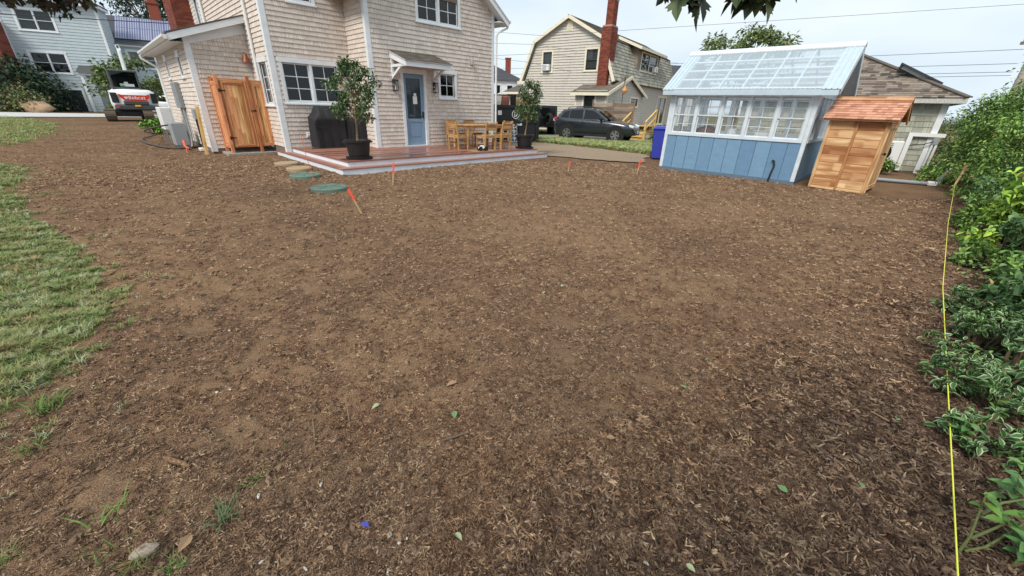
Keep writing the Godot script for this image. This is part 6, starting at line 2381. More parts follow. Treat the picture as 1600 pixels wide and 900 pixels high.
# ------------------------------------------------------------------ neighbours' houses
# rows of lap siding or clapboards: long boards with a shadow edge, joined
func clapboards(mb: MB, tf: Transform3D, y0: float, y1: float, ex: float, lim: Callable, holes: Array, th := 0.014) -> void:
	var keep := mb.xf
	mb.xf = keep * tf
	var y := y0
	while y < y1 - 0.01:
		var l: Vector2 = lim.call(y + ex * 0.5)
		var segs := [[l.x, l.y]]
		for h in holes:
			if h.position.y > y + ex * 0.6 or h.end.y < y + ex * 0.4: continue
			var nx := []
			for s in segs:
				if h.end.x <= s[0] or h.position.x >= s[1]:
					nx.append(s)
					continue
				if h.position.x > s[0]: nx.append([s[0], h.position.x])
				if h.end.x < s[1]: nx.append([h.end.x, s[1]])
			segs = nx
		for s in segs:
			if s[1] - s[0] < 0.01: continue
			mb.quad(Vector3(s[0], y, th), Vector3(s[1], y, th), Vector3(s[1], y + ex * 1.05, 0.002), Vector3(s[0], y + ex * 1.05, 0.002))
			mb.quad(Vector3(s[0], y, 0), Vector3(s[1], y, 0), Vector3(s[1], y, th), Vector3(s[0], y, th))
		y += ex
	mb.xf = keep

func make_gambrel_house() -> void:
	rng.seed = 510
	var g := thing("gambrel_house", "tan clapboard house with a gambrel roof and tall brick chimney", "house", Vector3(2.84, 0, -32.88), -35.0)
	var tan := textured(mat(rgb(204, 198, 188), 0.8), M.paint, 0.4, true)
	var trim := textured(mat(rgb(236, 228, 206), 0.7), M.paint, 0.4, true)
	var prof := PackedVector2Array([Vector2(-2.8, 0), Vector2(4.25, 0), Vector2(4.25, 3.6), Vector2(3.3, 6.08), Vector2(0.75, 7.42), Vector2(-1.85, 6.08), Vector2(-2.8, 3.6)])
	var L := 15.0
	var wl := MB.new()
	# hollow: gable wall in bands round its two windows, side walls, back gable
	for b in [[0.0, 3.6, -2.8, 4.25, -2.8, 4.25], [3.6, 4.08, -2.8, 4.25, -2.616, 4.066], [5.47, 6.08, -2.084, 3.534, -1.85, 3.3], [6.08, 7.42, -1.85, 3.3, 0.74, 0.76]]:
		wl.prism(PackedVector2Array([Vector2(b[2], b[0]), Vector2(b[3], b[0]), Vector2(b[5], b[1]), Vector2(b[4], b[1])]), -0.15, 0.0)
	wl.prism(PackedVector2Array([Vector2(-2.616, 4.08), Vector2(-1.37, 4.08), Vector2(-1.37, 5.47), Vector2(-2.084, 5.47)]), -0.15, 0.0)
	wl.prism(PackedVector2Array([Vector2(-0.45, 4.08), Vector2(2.15, 4.08), Vector2(2.15, 5.47), Vector2(-0.45, 5.47)]), -0.15, 0.0)
	wl.prism(PackedVector2Array([Vector2(3.17, 4.08), Vector2(4.066, 4.08), Vector2(3.534, 5.47), Vector2(3.17, 5.47)]), -0.15, 0.0)
	wl.prism(prof, -L, -L + 0.15)
	wl.bx(-2.8, 0, -L + 0.15, -2.65, 3.6, -0.15)
	wall_cells(wl, Transform3D(OUT_RIGHT, Vector3(4.25, 0, -0.15)), L - 0.3, 0.0, 3.6, [hole(10.45, 0.55, 13.25, 2.95)], 0.15)
	part(wl, "wall", tan, g)
	var lim := func(y: float) -> Vector2:
		if y < 3.6: return Vector2(-2.8, 4.25)
		if y < 6.08:
			var k := (y - 3.6) / 2.48
			return Vector2(lerpf(-2.8, -1.85, k), lerpf(4.25, 3.3, k))
		var q: float = clampf((y - 6.08) / 1.34, 0, 1)
		return Vector2(lerpf(-1.85, 0.75, q), lerpf(3.3, 0.75, q))
	var holes := [hole(-1.4, 4.05, -0.42, 5.5), hole(2.12, 4.08, 3.2, 5.52)]
	var cb := MB.new()
	clapboards(cb, Transform3D(Basis.IDENTITY, Vector3(0, 0, 0.002)), 0.1, 7.4, 0.17, lim, holes, 0.045)
	part(cb, "clapboards", tan, g).set_meta("kind", "stuff")
	# roof planes: dark asphalt above the knees, pale mossy shingles below
	var rp := [[Vector2(0.75, 7.52), Vector2(3.5, 6.1), 0], [Vector2(-2.05, 6.1), Vector2(0.75, 7.52), 0], [Vector2(3.42, 6.1), Vector2(4.55, 3.5), 1], [Vector2(-3.1, 3.5), Vector2(-1.97, 6.1), 1]]
	for r in rp:
		var a: Vector2 = r[0]
		var b: Vector2 = r[1]
		if a.y < b.y:
			var q := a
			a = b
			b = q
		var dirx := signf(b.x - a.x)
		# slab
		var sb := MB.new()
		sb.col = lin(126, 116, 106) if r[2] == 0 else lin(176, 176, 162)
		var up := Vector3(a.x - b.x, a.y - b.y, 0)
		var ln := up.length()
		var along := Vector3(0, 0, -1) if dirx > 0 else Vector3(0, 0, 1)
		var o := Vector3(b.x, b.y, 0.32 if dirx > 0 else -L - 0.3)
		var bs := Basis(along, up.normalized(), along.cross(up.normalized()))
		sb.xf = Transform3D(bs, o)
		sb.bx(0, 0, -0.1, L + 0.62, ln, 0.0)
		var ro := part(sb, "roof", M.asphalt_roof, g)
		var list := []
		if dirx > 0:
			var tones := [[132, 122, 112], [116, 108, 98], [144, 134, 122], [124, 114, 104]] if r[2] == 0 else [[196, 194, 178], [178, 178, 160], [210, 206, 192], [162, 164, 148], [188, 184, 172]]
			var hs := []
			if r[2] == 1: hs = [Rect2(5.2, 0.9, 5.3, 3.0)]
			shingle_rows(list, Transform3D(bs, o), L + 0.6, 0.0, ln, 0.22 if r[2] == 0 else 0.24, hs, 0.2, 0.55, null, tones.size())
			lay_shingles(list, ro, M.asphalt_roof, tones, 0.025 if r[2] == 0 else 0.035, 0, "roof_shingle")
	# rake trim along the gable
	var pts := [Vector2(-3.1, 3.42), Vector2(-1.98, 6.02), Vector2(0.75, 7.42), Vector2(3.43, 6.02), Vector2(4.55, 3.42)]
	var rk := MB.new()
	for i in 4:
		var a: Vector2 = pts[i]
		var b: Vector2 = pts[i + 1]
		rk.bar(Vector3(a.x, a.y, 0.3), Vector3(b.x, b.y, 0.3), 0.06, 0.2)
		rk.bar(Vector3(a.x, a.y, 0.14), Vector3(b.x, b.y, 0.14), 0.26, 0.04)
	rk.bx(-3.35, 3.3, -0.5, -2.7, 3.5, 0.32)
	part(rk, "rake_trim", trim, g)
	var pane_dark := glass(rgb(40, 48, 52), 0.5)
	var bm := {"mat": trim, "casing": 0.12, "hung": true, "sash_mat": mat(rgb(70, 72, 74), 0.5), "glass": pane_dark}
	var f := Transform3D(Basis.IDENTITY, Vector3(0, 0, 0.01))
	var w := window(g, f, -1.4, 4.05, -0.42, 5.5, 1, 1, 1, bm.merged({"blind": 0.8}))
	air_conditioner(w, Vector3(0.49, 0.32, 0.12))
	window(g, f, 2.12, 4.08, 3.2, 5.52, 1, 1, 1, bm.merged({"blind": 0.9}))
	var vn := MB.new()
	vn.bx(0.55, 6.55, 0, 1.0, 7.15, 0.05)
	for i in 8: vn.bx(0.6, 6.6 + i * 0.065, 0.05, 0.95, 6.63 + i * 0.065, 0.07)
	part(vn, "gable_vent", trim, g)
	# tall brick chimney at the corner
	var ch := MB.new()
	ch.bx(3.42, 2.9, -0.55, 4.06, 6.68, 0.42)
	ch.bx(3.52, 6.66, -0.4, 3.96, 8.2, 0.22)
	var co := part(ch, "chimney", M.mortar, g)
	bricks(co, Vector3(3.4, 2.9, -0.57), Vector3(4.08, 6.7, 0.44), 0.095, 0.26)
	bricks(co, Vector3(3.5, 6.7, -0.42), Vector3(3.98, 8.05, 0.24), 0.095, 0.26)
	var cp := MB.new()
	cp.bx(3.47, 8.05, -0.45, 4.01, 8.16, 0.27)
	cp.tube([Vector3(3.74, 8.16, -0.1), Vector3(3.74, 8.35, -0.1)], 0.1, 10)
	cp.lathe([Vector2(0.24, 8.35), Vector2(0.05, 8.44), Vector2(0, 8.45)], 12, Vector3(3.74, 0, -0.1))
	part(cp, "chimney_cap", M.galv, co)
	# shed dormer
	var dm := MB.new()
	shell(dm, 2.4, 4.1, 4.45, 6.05, -10.2, -4.9, [], [hole(0.7, 4.5, 4.7, 5.85)])
	part(dm, "dormer_wall", textured(mat(rgb(150, 138, 124), 0.9), M.grain, 1.0, true), g)
	var dr := MB.new()
	dr.col = lin(126, 116, 106)
	var da := Vector3(4.5, 6.02, -4.4)
	var db := Vector3(2.2, 6.9, -4.4)
	var dl := Vector3(0, 0, -6.4)
	dr.quad(da, da + dl, db + dl, db)
	dr.quad(db + Vector3(0, -0.12, 0), da + Vector3(0, -0.12, 0), da, db)
	dr.quad(db + dl + Vector3(0, -0.12, 0), da + dl + Vector3(0, -0.12, 0), da + Vector3(0, -0.12, 0), db + Vector3(0, -0.12, 0))
	part(dr, "dormer_roof", M.asphalt_roof, g)
	var de := MB.new()
	de.bx(4.46, 5.82, -10.8, 4.52, 6.0, -4.38)
	de.bar(Vector3(4.5, 5.9, -4.38), Vector3(2.6, 6.66, -4.38), 0.06, 0.18)
	part(de, "dormer_trim", trim, g)
	var dw := Transform3D(OUT_RIGHT, Vector3(4.11, 0, 0))
	var dwn := window(g, dw, 5.6, 4.5, 9.6, 5.85, 2, 1, 1, bm.merged({"blind": 0.35}))
	air_conditioner(dwn, Vector3(3.3, 0.32, 0.12))
	# lower side wall with a sliding glass door
	var sd := MB.new()
	clapboards(sd, Transform3D(OUT_RIGHT, Vector3(4.252, 0, 0)), 0.1, 3.5, 0.2, func(_y: float) -> Vector2: return Vector2(0, 15), [hole(10.6, 0.55, 13.4, 2.95)], 0.025)
	part(sd, "side_shingles", textured(mat(rgb(194, 190, 180), 0.9), M.paint, 0.5, true), g).set_meta("kind", "stuff")
	window(g, Transform3D(OUT_RIGHT, Vector3(4.28, 0, 0)), 10.6, 0.55, 13.4, 2.95, 2, 1, 1, {"mat": trim, "casing": 0.14, "curtain": 0.15})
	# entry wing in front of the gable
	var ew := MB.new()
	shell(ew, 2.45, 4.75, 0.0, 2.78, -5.4, 1.5, [hole(2.98, 1.0, 4.0, 2.62)], [hole(4.2, 1.9, 5.9, 2.6)])
	var eo := part(ew, "entry_wing", textured(mat(rgb(198, 196, 190), 0.9), M.paint, 0.5, true), g)
	var es := MB.new()
	clapboards(es, Transform3D(Basis.IDENTITY, Vector3(0, 0, 1.502)), 0.1, 2.75, 0.17, func(_y: float) -> Vector2: return Vector2(2.45, 4.75), [hole(2.98, 1.0, 4.0, 2.62)], 0.022)
	var gl := func(y: float) -> Vector2:
		if y < 2.75: return Vector2(-1.5, 5.4)
		var k: float = clampf((y - 2.75) / 1.0, 0, 1)
		return Vector2(lerpf(-1.5, 1.95, k), lerpf(5.4, 1.95, k))
	clapboards(es, Transform3D(OUT_RIGHT, Vector3(4.752, 0, 0)), 0.1, 3.7, 0.2, gl, [hole(2.7, 1.9, 4.4, 2.6)], 0.025)
	es.xf = Transform3D(Basis(Vector3(0, 0, 1), Vector3.UP, Vector3(-1, 0, 0)), Vector3.ZERO)
	es.prism(PackedVector2Array([Vector2(-5.4, 2.78), Vector2(1.5, 2.78), Vector2(-1.95, 3.74)]), -4.749, -4.6)
	part(es, "siding", textured(mat(rgb(204, 202, 196), 0.9), M.grain, 1.0, true), eo).set_meta("kind", "stuff")
	window(eo, Transform3D(Basis.IDENTITY, Vector3(0, 0, 1.51)), 2.98, 1.0, 4.0, 2.62, 1, 1, 1, bm.merged({"blind": 0.3}))
	var er := MB.new()
	er.col = lin(132, 122, 110)
	var a0 := Vector3(2.2, 2.68, 1.85)
	var a1 := Vector3(5.0, 2.68, 1.85)
	var a2 := Vector3(5.0, 3.86, -1.95)
	var a3 := Vector3(2.2, 3.86, -1.95)
	var b0 := Vector3(2.2, 2.68, -5.75)
	var b1 := Vector3(5.0, 2.68, -5.75)
	er.quad(a0, a1, a2, a3)
	er.quad(b1, b0, a3, a2)
	part(er, "entry_roof", M.asphalt_roof, eo)
	var erl := []
	var eup := a3 - a0
	var ebs := Basis(Vector3.RIGHT, eup.normalized(), Vector3.RIGHT.cross(eup.normalized()))
	shingle_rows(erl, Transform3D(ebs, a0), 2.8, 0, eup.length(), 0.2, [], 0.18, 0.45, null, 4)
	lay_shingles(erl, eo, M.asphalt_roof, [[148, 138, 124], [126, 118, 106], [158, 148, 134], [136, 126, 114]], 0.02, 0, "roof_shingle")
	var et := MB.new()
	et.bx(2.2, 2.5, 1.82, 5.0, 2.68, 1.86)
	et.bar(Vector3(5.0, 2.6, 1.84), Vector3(5.0, 3.78, -1.95), 0.06, 0.2)
	et.bar(Vector3(5.0, 3.78, -1.95), Vector3(5.0, 2.6, -5.74), 0.06, 0.2)
	et.bx(4.64, 0, 1.5, 4.79, 2.6, 1.54)
	et.bx(4.752, 0, 1.38, 4.79, 2.6, 1.5)
	et.bx(2.42, 0, 1.5, 2.52, 2.6, 1.53)
	part(et, "entry_trim", trim, eo)
	window(eo, Transform3D(OUT_RIGHT, Vector3(4.77, 0, 0)), 2.7, 1.9, 4.4, 2.6, 1, 1, 1, bm)
	# low porch on the far side
	var pw := MB.new()
	shell(pw, -4.5, -2.81, 0.0, 2.75, -5.0, -0.3, [hole(-4.2, 1.0, -3.0, 2.4)], [])
	var po := part(pw, "porch", tan, g)
	var pr := MB.new()
	pr.col = lin(116, 108, 98)
	pr.quad(Vector3(-5.0, 2.75, 0.1), Vector3(-2.6, 2.75, 0.1), Vector3(-2.6, 3.3, -1.3), Vector3(-4.5, 3.3, -1.3))
	pr.quad(Vector3(-5.0, 2.75, -5.2), Vector3(-5.0, 2.75, 0.1), Vector3(-4.5, 3.3, -1.3), Vector3(-4.5, 3.3, -5.2))
	pr.quad(Vector3(-4.5, 3.3, -1.3), Vector3(-2.6, 3.3, -1.3), Vector3(-2.6, 3.3, -5.2), Vector3(-4.5, 3.3, -5.2))
	part(pr, "porch_roof", M.asphalt_roof, po)
	var pt := MB.new()
	pt.bx(-5.0, 2.6, 0.06, -2.6, 2.75, 0.1)
	pt.bx(-5.0, 2.6, -5.2, -4.96, 2.75, 0.06)
	part(pt, "porch_fascia", trim, po)
	window(po, Transform3D(Basis.IDENTITY, Vector3(0, 0, -0.29)), -4.2, 1.0, -3.0, 2.4, 2, 1, 1, {"mat": trim, "casing": 0.1})

func air_conditioner(w: Node3D, at: Vector3) -> void:
	var b := MB.new()
	b.cbox(at, Vector3(0.6, 0.4, 0.35), 0.02)
	var o := part(b, "air_conditioner", M.pvc, w)
	b = MB.new()
	for i in 5: b.bx(at.x - 0.25, at.y - 0.14 + i * 0.06, at.z + 0.176, at.x + 0.1, at.y - 0.11 + i * 0.06, at.z + 0.182)
	part(b, "grille", M.greybox, o)

func make_blue_house() -> void:
	rng.seed = 520
	var g := thing("blue_house", "pale blue shingled house with a black garage door across the road", "house", Vector3(-46.8, 0, -42.31), 29.0)
	var blue := textured(mat(rgb(188, 200, 206), 0.85), M.paint, 0.25, true)
	var wl := MB.new()
	shell(wl, -0.6, 6.3, -0.2, 9.3, -2.9, 0.0, [hole(0.4, 6.85, 3.1, 8.7), hole(0.28, 3.35, 3.02, 5.26)], [])
	shell(wl, 0.0, 13.5, -0.2, 6.7, -9.0, -3.0, [hole(6.9, 4.3, 9.4, 6.1)], [])
	part(wl, "wall", blue, g)
	var cb := MB.new()
	var full := func(_y: float) -> Vector2: return Vector2(-0.6, 6.3)
	var hl := [hole(0.4, 0, 3.25, 2.1), hole(0.4, 6.85, 3.1, 8.7), hole(0.28, 3.35, 3.02, 5.26)]
	clapboards(cb, Transform3D(Basis.IDENTITY, Vector3(0, 0, 0.005)), 0.0, 9.2, 0.26, full, hl, 0.035)
	clapboards(cb, Transform3D(Basis.IDENTITY, Vector3(0, 0, -2.995)), 0.0, 6.6, 0.26, func(_y: float) -> Vector2: return Vector2(6.3, 13.5), [hole(6.9, 4.3, 9.4, 6.1)], 0.035)
	clapboards(cb, Transform3D(OUT_RIGHT, Vector3(6.305, 0, 0)), 0.0, 9.2, 0.26, func(_y: float) -> Vector2: return Vector2(0, 2.9), [], 0.035)
	part(cb, "shingle_courses", blue, g).set_meta("kind", "stuff")
	var f := Transform3D(Basis.IDENTITY, Vector3(0, 0, 0.02))
	window(g, f, 0.4, 6.85, 3.1, 8.7, 2, 1, 1, {"casing": 0.18, "hung": true, "blind": 0.95, "blind_mat": mat(rgb(150, 166, 166), 0.9)})
	window(g, f, 0.28, 3.35, 3.02, 5.26, 2, 1, 1, {"casing": 0.18, "hung": true})
	var gd := MB.new()
	gd.bx(0.35, 0, 0, 0.5, 2.1, 0.08)
	gd.bx(3.1, 0, 0, 3.28, 2.1, 0.08)
	gd.bx(0.35, 1.95, 0, 3.28, 2.1, 0.085)
	part(gd, "garage_casing", M.casing, g)
	for i in 4:
		var p := MB.new()
		p.cbox(Vector3(1.8, 0.24 + i * 0.485, -0.0), Vector3(2.58, 0.475, 0.1), 0.015)
		part(p, "garage_door_panel", mat(rgb(40, 44, 50), 0.5), g)
	var tr := MB.new()
	tr.bx(-0.68, 0, -0.1, -0.5, 9.3, 0.06)
	tr.bx(6.18, 0, -0.1, 6.36, 9.3, 0.06)
	tr.bx(-0.9, 9.2, -2.9, 6.6, 9.4, 0.5)
	tr.bx(6.36, 6.35, -3, 13.7, 6.6, -2.6)
	part(tr, "trim", M.casing, g)
	var rf := MB.new()
	rf.col = lin(96, 98, 104)
	rf.bx(-0.9, 9.4, -2.9, 6.6, 9.55, 0.5)
	var e0 := Vector3(5.2, 6.5, -2.5)
	var up := Vector3(0, 2.95, -3.3)
	rf.quad(e0, e0 + Vector3(8.6, 0, 0), e0 + Vector3(8.6, 0, 0) + up, e0 + up)
	rf.quad(Vector3(13.8, 6.5, -9.1), Vector3(5.2, 6.5, -9.1), e0 + up, e0 + Vector3(8.6, 0, 0) + up)
	part(rf, "roof", M.asphalt_roof, g)
	# rows of solar panels
	var bs := Basis(Vector3.RIGHT, up.normalized(), Vector3.RIGHT.cross(up.normalized()))
	var cell := mat(rgb(100, 106, 136), 0.3)
	for r in 2:
		for i in 7:
			var p := MB.new()
			p.xf = Transform3D(bs, e0)
			p.bx(1.2 + i * 1.05, 0.75 + r * 1.72, 0.08, 1.2 + i * 1.05 + 1.03, 0.75 + r * 1.72 + 1.7, 0.12)
			var so := part(p, "solar_panel", cell, g)
			p = MB.new()
			p.xf = Transform3D(bs, e0)
			for k in 5: p.bx(1.2 + i * 1.05 + k * 0.2 + 0.09, 0.78 + r * 1.72, 0.12, 1.2 + i * 1.05 + k * 0.2 + 0.12, 0.72 + r * 1.72 + 1.7, 0.123)
			part(p, "cell_lines", mat(rgb(196, 198, 214), 0.4), so)
	window(g, Transform3D(Basis.IDENTITY, Vector3(0, 0, -2.96)), 6.9, 4.3, 9.4, 6.1, 2, 1, 1, {"casing": 0.18, "hung": true})
	var ch := MB.new()
	ch.bx(9.5, 9.0, -6.3, 10.4, 11.0, -5.5)
	ch.bx(9.4, 10.9, -6.4, 10.5, 11.1, -5.4)
	ch.bx(9.6, 11.1, -6.2, 10.3, 11.3, -5.6)
	part(ch, "chimney", M.brick, g)
	# porch beside the garage
	var po := MB.new()
	po.bx(3.75, 3.3, 0.03, 6.2, 3.5, 1.4)
	po.bx(3.8, 0, 1.15, 4.0, 3.3, 1.35)
	po.bx(5.9, 0, 1.15, 6.1, 3.3, 1.35)
	part(po, "porch", M.casing, g)
	var pr := MB.new()
	pr.col = lin(100, 102, 106)
	pr.quad(Vector3(3.6, 3.5, 1.6), Vector3(6.35, 3.5, 1.6), Vector3(6.35, 4.2, 0.04), Vector3(3.6, 4.2, 0.04))
	part(pr, "porch_roof", M.asphalt_roof, g)
	var dd := MB.new()
	dd.bx(4.4, 0.2, 0.03, 5.4, 2.4, 0.07)
	part(dd, "front_door", mat(rgb(110, 120, 126), 0.6), g)
	var br := MB.new()
	br.bx(0, 0, -5, 5.0, 7.5, 0)
	var bo := solo(br, "brick_house", M.brick_b, "dark red brick house end at the picture's left edge behind the bush", "house", "", Vector3(-50.6, 0, -37.6), 29.0)
	bricks(bo, Vector3(-0.02, 0.1, -5.02), Vector3(5.02, 7.4, 0.02), 0.3, 0.8)

func make_far_houses() -> void:
	rng.seed = 530
	var g := thing("white_house", "distant white house with a dark hip roof and brick chimney", "house", Vector3(-8.5, 0, -60.0), 8.0)
	var b := MB.new()
	shell(b, 0.0, 9.0, 0.0, 5.0, -8.0, 0.0, [hole(5.2, 2.9, 6.2, 4.5), hole(6.9, 2.9, 7.9, 4.5)], [])
	part(b, "wall", M.white, g)
	b = MB.new()
	clapboards(b, Transform3D(Basis.IDENTITY, Vector3(0, 0, 0.01)), 0, 5, 0.3, func(_y: float) -> Vector2: return Vector2(0, 9), [hole(5.2, 2.9, 6.2, 4.5), hole(6.9, 2.9, 7.9, 4.5)], 0.03)
	part(b, "clapboards", M.white, g).set_meta("kind", "stuff")
	b = MB.new()
	b.col = lin(84, 86, 92)
	var q := [Vector3(-0.4, 5, 0.4), Vector3(9.4, 5, 0.4), Vector3(9.4, 5, -8.4), Vector3(-0.4, 5, -8.4), Vector3(4.0, 7.3, -4), Vector3(5.0, 7.3, -4)]
	b.quad(q[0], q[1], q[5], q[4])
	b.tri(q[1], q[2], q[5])
	b.quad(q[2], q[3], q[4], q[5])
	b.tri(q[3], q[0], q[4])
	part(b, "roof", M.asphalt_roof, g)
	b = MB.new()
	b.bx(7.0, 6.0, -2.6, 7.7, 7.9, -1.9)
	b.bx(6.95, 7.75, -2.65, 7.75, 7.9, -1.85)
	part(b, "chimney", M.brick, g)
	for x in [5.2, 6.9]:
		window(g, Transform3D(Basis.IDENTITY, Vector3(0, 0, 0.03)), x, 2.9, x + 1.0, 4.5, 1, 1, 1, {"casing": 0.12})
	b = MB.new()
	b.col = lin(92, 92, 96)
	b.quad(Vector3(4, 2.6, 2.2), Vector3(9.4, 2.6, 2.2), Vector3(9.4, 3.1, 0.04), Vector3(4, 3.1, 0.04))
	part(b, "porch_roof", M.asphalt_roof, g)
	var d := thing("far_roof_house", "distant house showing only a dark gable roof past the mossy shingles", "house", Vector3(17.5, 0, -57.0), 10.0)
	b = MB.new()
	b.bx(0, 0, -6, 7, 5.2, 0)
	part(b, "wall", M.casing, d)
	b = MB.new()
	b.col = lin(88, 90, 96)
	b.quad(Vector3(-0.4, 5.0, 0.4), Vector3(7.4, 5.0, 0.4), Vector3(7.4, 7.4, -3), Vector3(-0.4, 7.4, -3))
	b.quad(Vector3(7.4, 5.0, -6.4), Vector3(-0.4, 5.0, -6.4), Vector3(-0.4, 7.4, -3), Vector3(7.4, 7.4, -3))
	part(b, "roof", M.asphalt_roof, d)

# ------------------------------------------------------------------ vehicles
# lofted car: st = stations [x, bottom, belt, half width], cab = [x, roof height, half width at roof]
func car_body(st: Array, crown: float) -> MB:
	var mb := MB.new()
	var rows := []
	for s in st:
		var x: float = s[0]
		var y0: float = s[1]
		var y1: float = s[2]
		var w: float = s[3]
		var half := [Vector2(w * 0.80, y0), Vector2(w * 0.955, y0 + 0.06), Vector2(w * 0.985, lerpf(y0, y1, 0.35)), Vector2(w, lerpf(y0, y1, 0.62)), Vector2(w * 0.985, lerpf(y0, y1, 0.82)), Vector2(w * 0.93, y1 - 0.015), Vector2(w * 0.82, y1 + 0.012), Vector2(w * 0.4, y1 + crown * 0.85), Vector2(0, y1 + crown)]
		var row := []
		for h in half: row.append(Vector3(x, h.y, h.x))
		for k in range(half.size() - 2, -1, -1): row.append(Vector3(x, half[k].y, -half[k].x))
		rows.append(row)
	# columns run across, rows along x: transpose for outward normals
	var tr := []
	for k in rows[0].size():
		var r := []
		for i in rows.size(): r.append(rows[i][k])
		tr.append(r)
	mb.grid(tr)
	for e in [0, rows.size() - 1]:
		var row: Array = rows[e]
		var n := row.size()
		for k in n / 2:
			var a: Vector3 = row[k]
			var b: Vector3 = row[k + 1]
			var c: Vector3 = row[n - 2 - k]
			var d: Vector3 = row[n - 1 - k]
			if e == 0: mb.quad(d, a, b, c)
			else: mb.quad(a, d, c, b)
	return mb

func wheel(parent: Node3D, at: Vector3, r: float, w: float, side: float, rim_m: Material, spokes: int) -> void:
	var t := MB.new()
	var bz := Basis(Vector3.RIGHT, PI / 2 * side)
	t.lathe([Vector2(r * 0.62, -w / 2), Vector2(r * 0.92, -w / 2), Vector2(r, -w / 2 + 0.04), Vector2(r, w / 2 - 0.04), Vector2(r * 0.92, w / 2), Vector2(r * 0.64, w / 2), Vector2(r * 0.6, w / 2 - 0.05), Vector2(0, w / 2 - 0.06)], 28, at, bz)
	var o := part(t, "wheel", M.rubber, parent)
	var rm := MB.new()
	rm.lathe([Vector2(r * 0.66, w / 2 - 0.02), Vector2(r * 0.66, w / 2 + 0.005), Vector2(r * 0.6, w / 2 + 0.005), Vector2(r * 0.6, w / 2 - 0.03)], 28, at, bz)
	for k in spokes:
		var a := TAU * k / spokes
		for dd in [-0.13, 0.13]:
			var p := at + bz * Vector3(cos(a + dd * 0.4) * r * 0.12, w / 2 - 0.01, sin(a + dd * 0.4) * r * 0.12)
			var q := at + bz * Vector3(cos(a + dd * 1.6) * r * 0.63, w / 2 + 0.0, sin(a + dd * 1.6) * r * 0.63)
			rm.bar(p, q, 0.05, 0.025, bz.y)
	rm.tube([at + bz * Vector3(0, w / 2 - 0.04, 0), at + bz * Vector3(0, w / 2 + 0.012, 0)], r * 0.16, 12)
	part(rm, "rim", rim_m, o)

# flat panel given by points, pushed out a little
func panel(pts: Array, push: Vector3) -> MB:
	var mb := MB.new()
	var c := Vector3.ZERO
	for p in pts: c += p
	c /= pts.size()
	for i in pts.size():
		mb.tri(c + push, pts[i] + push, pts[(i + 1) % pts.size()] + push)
	return mb

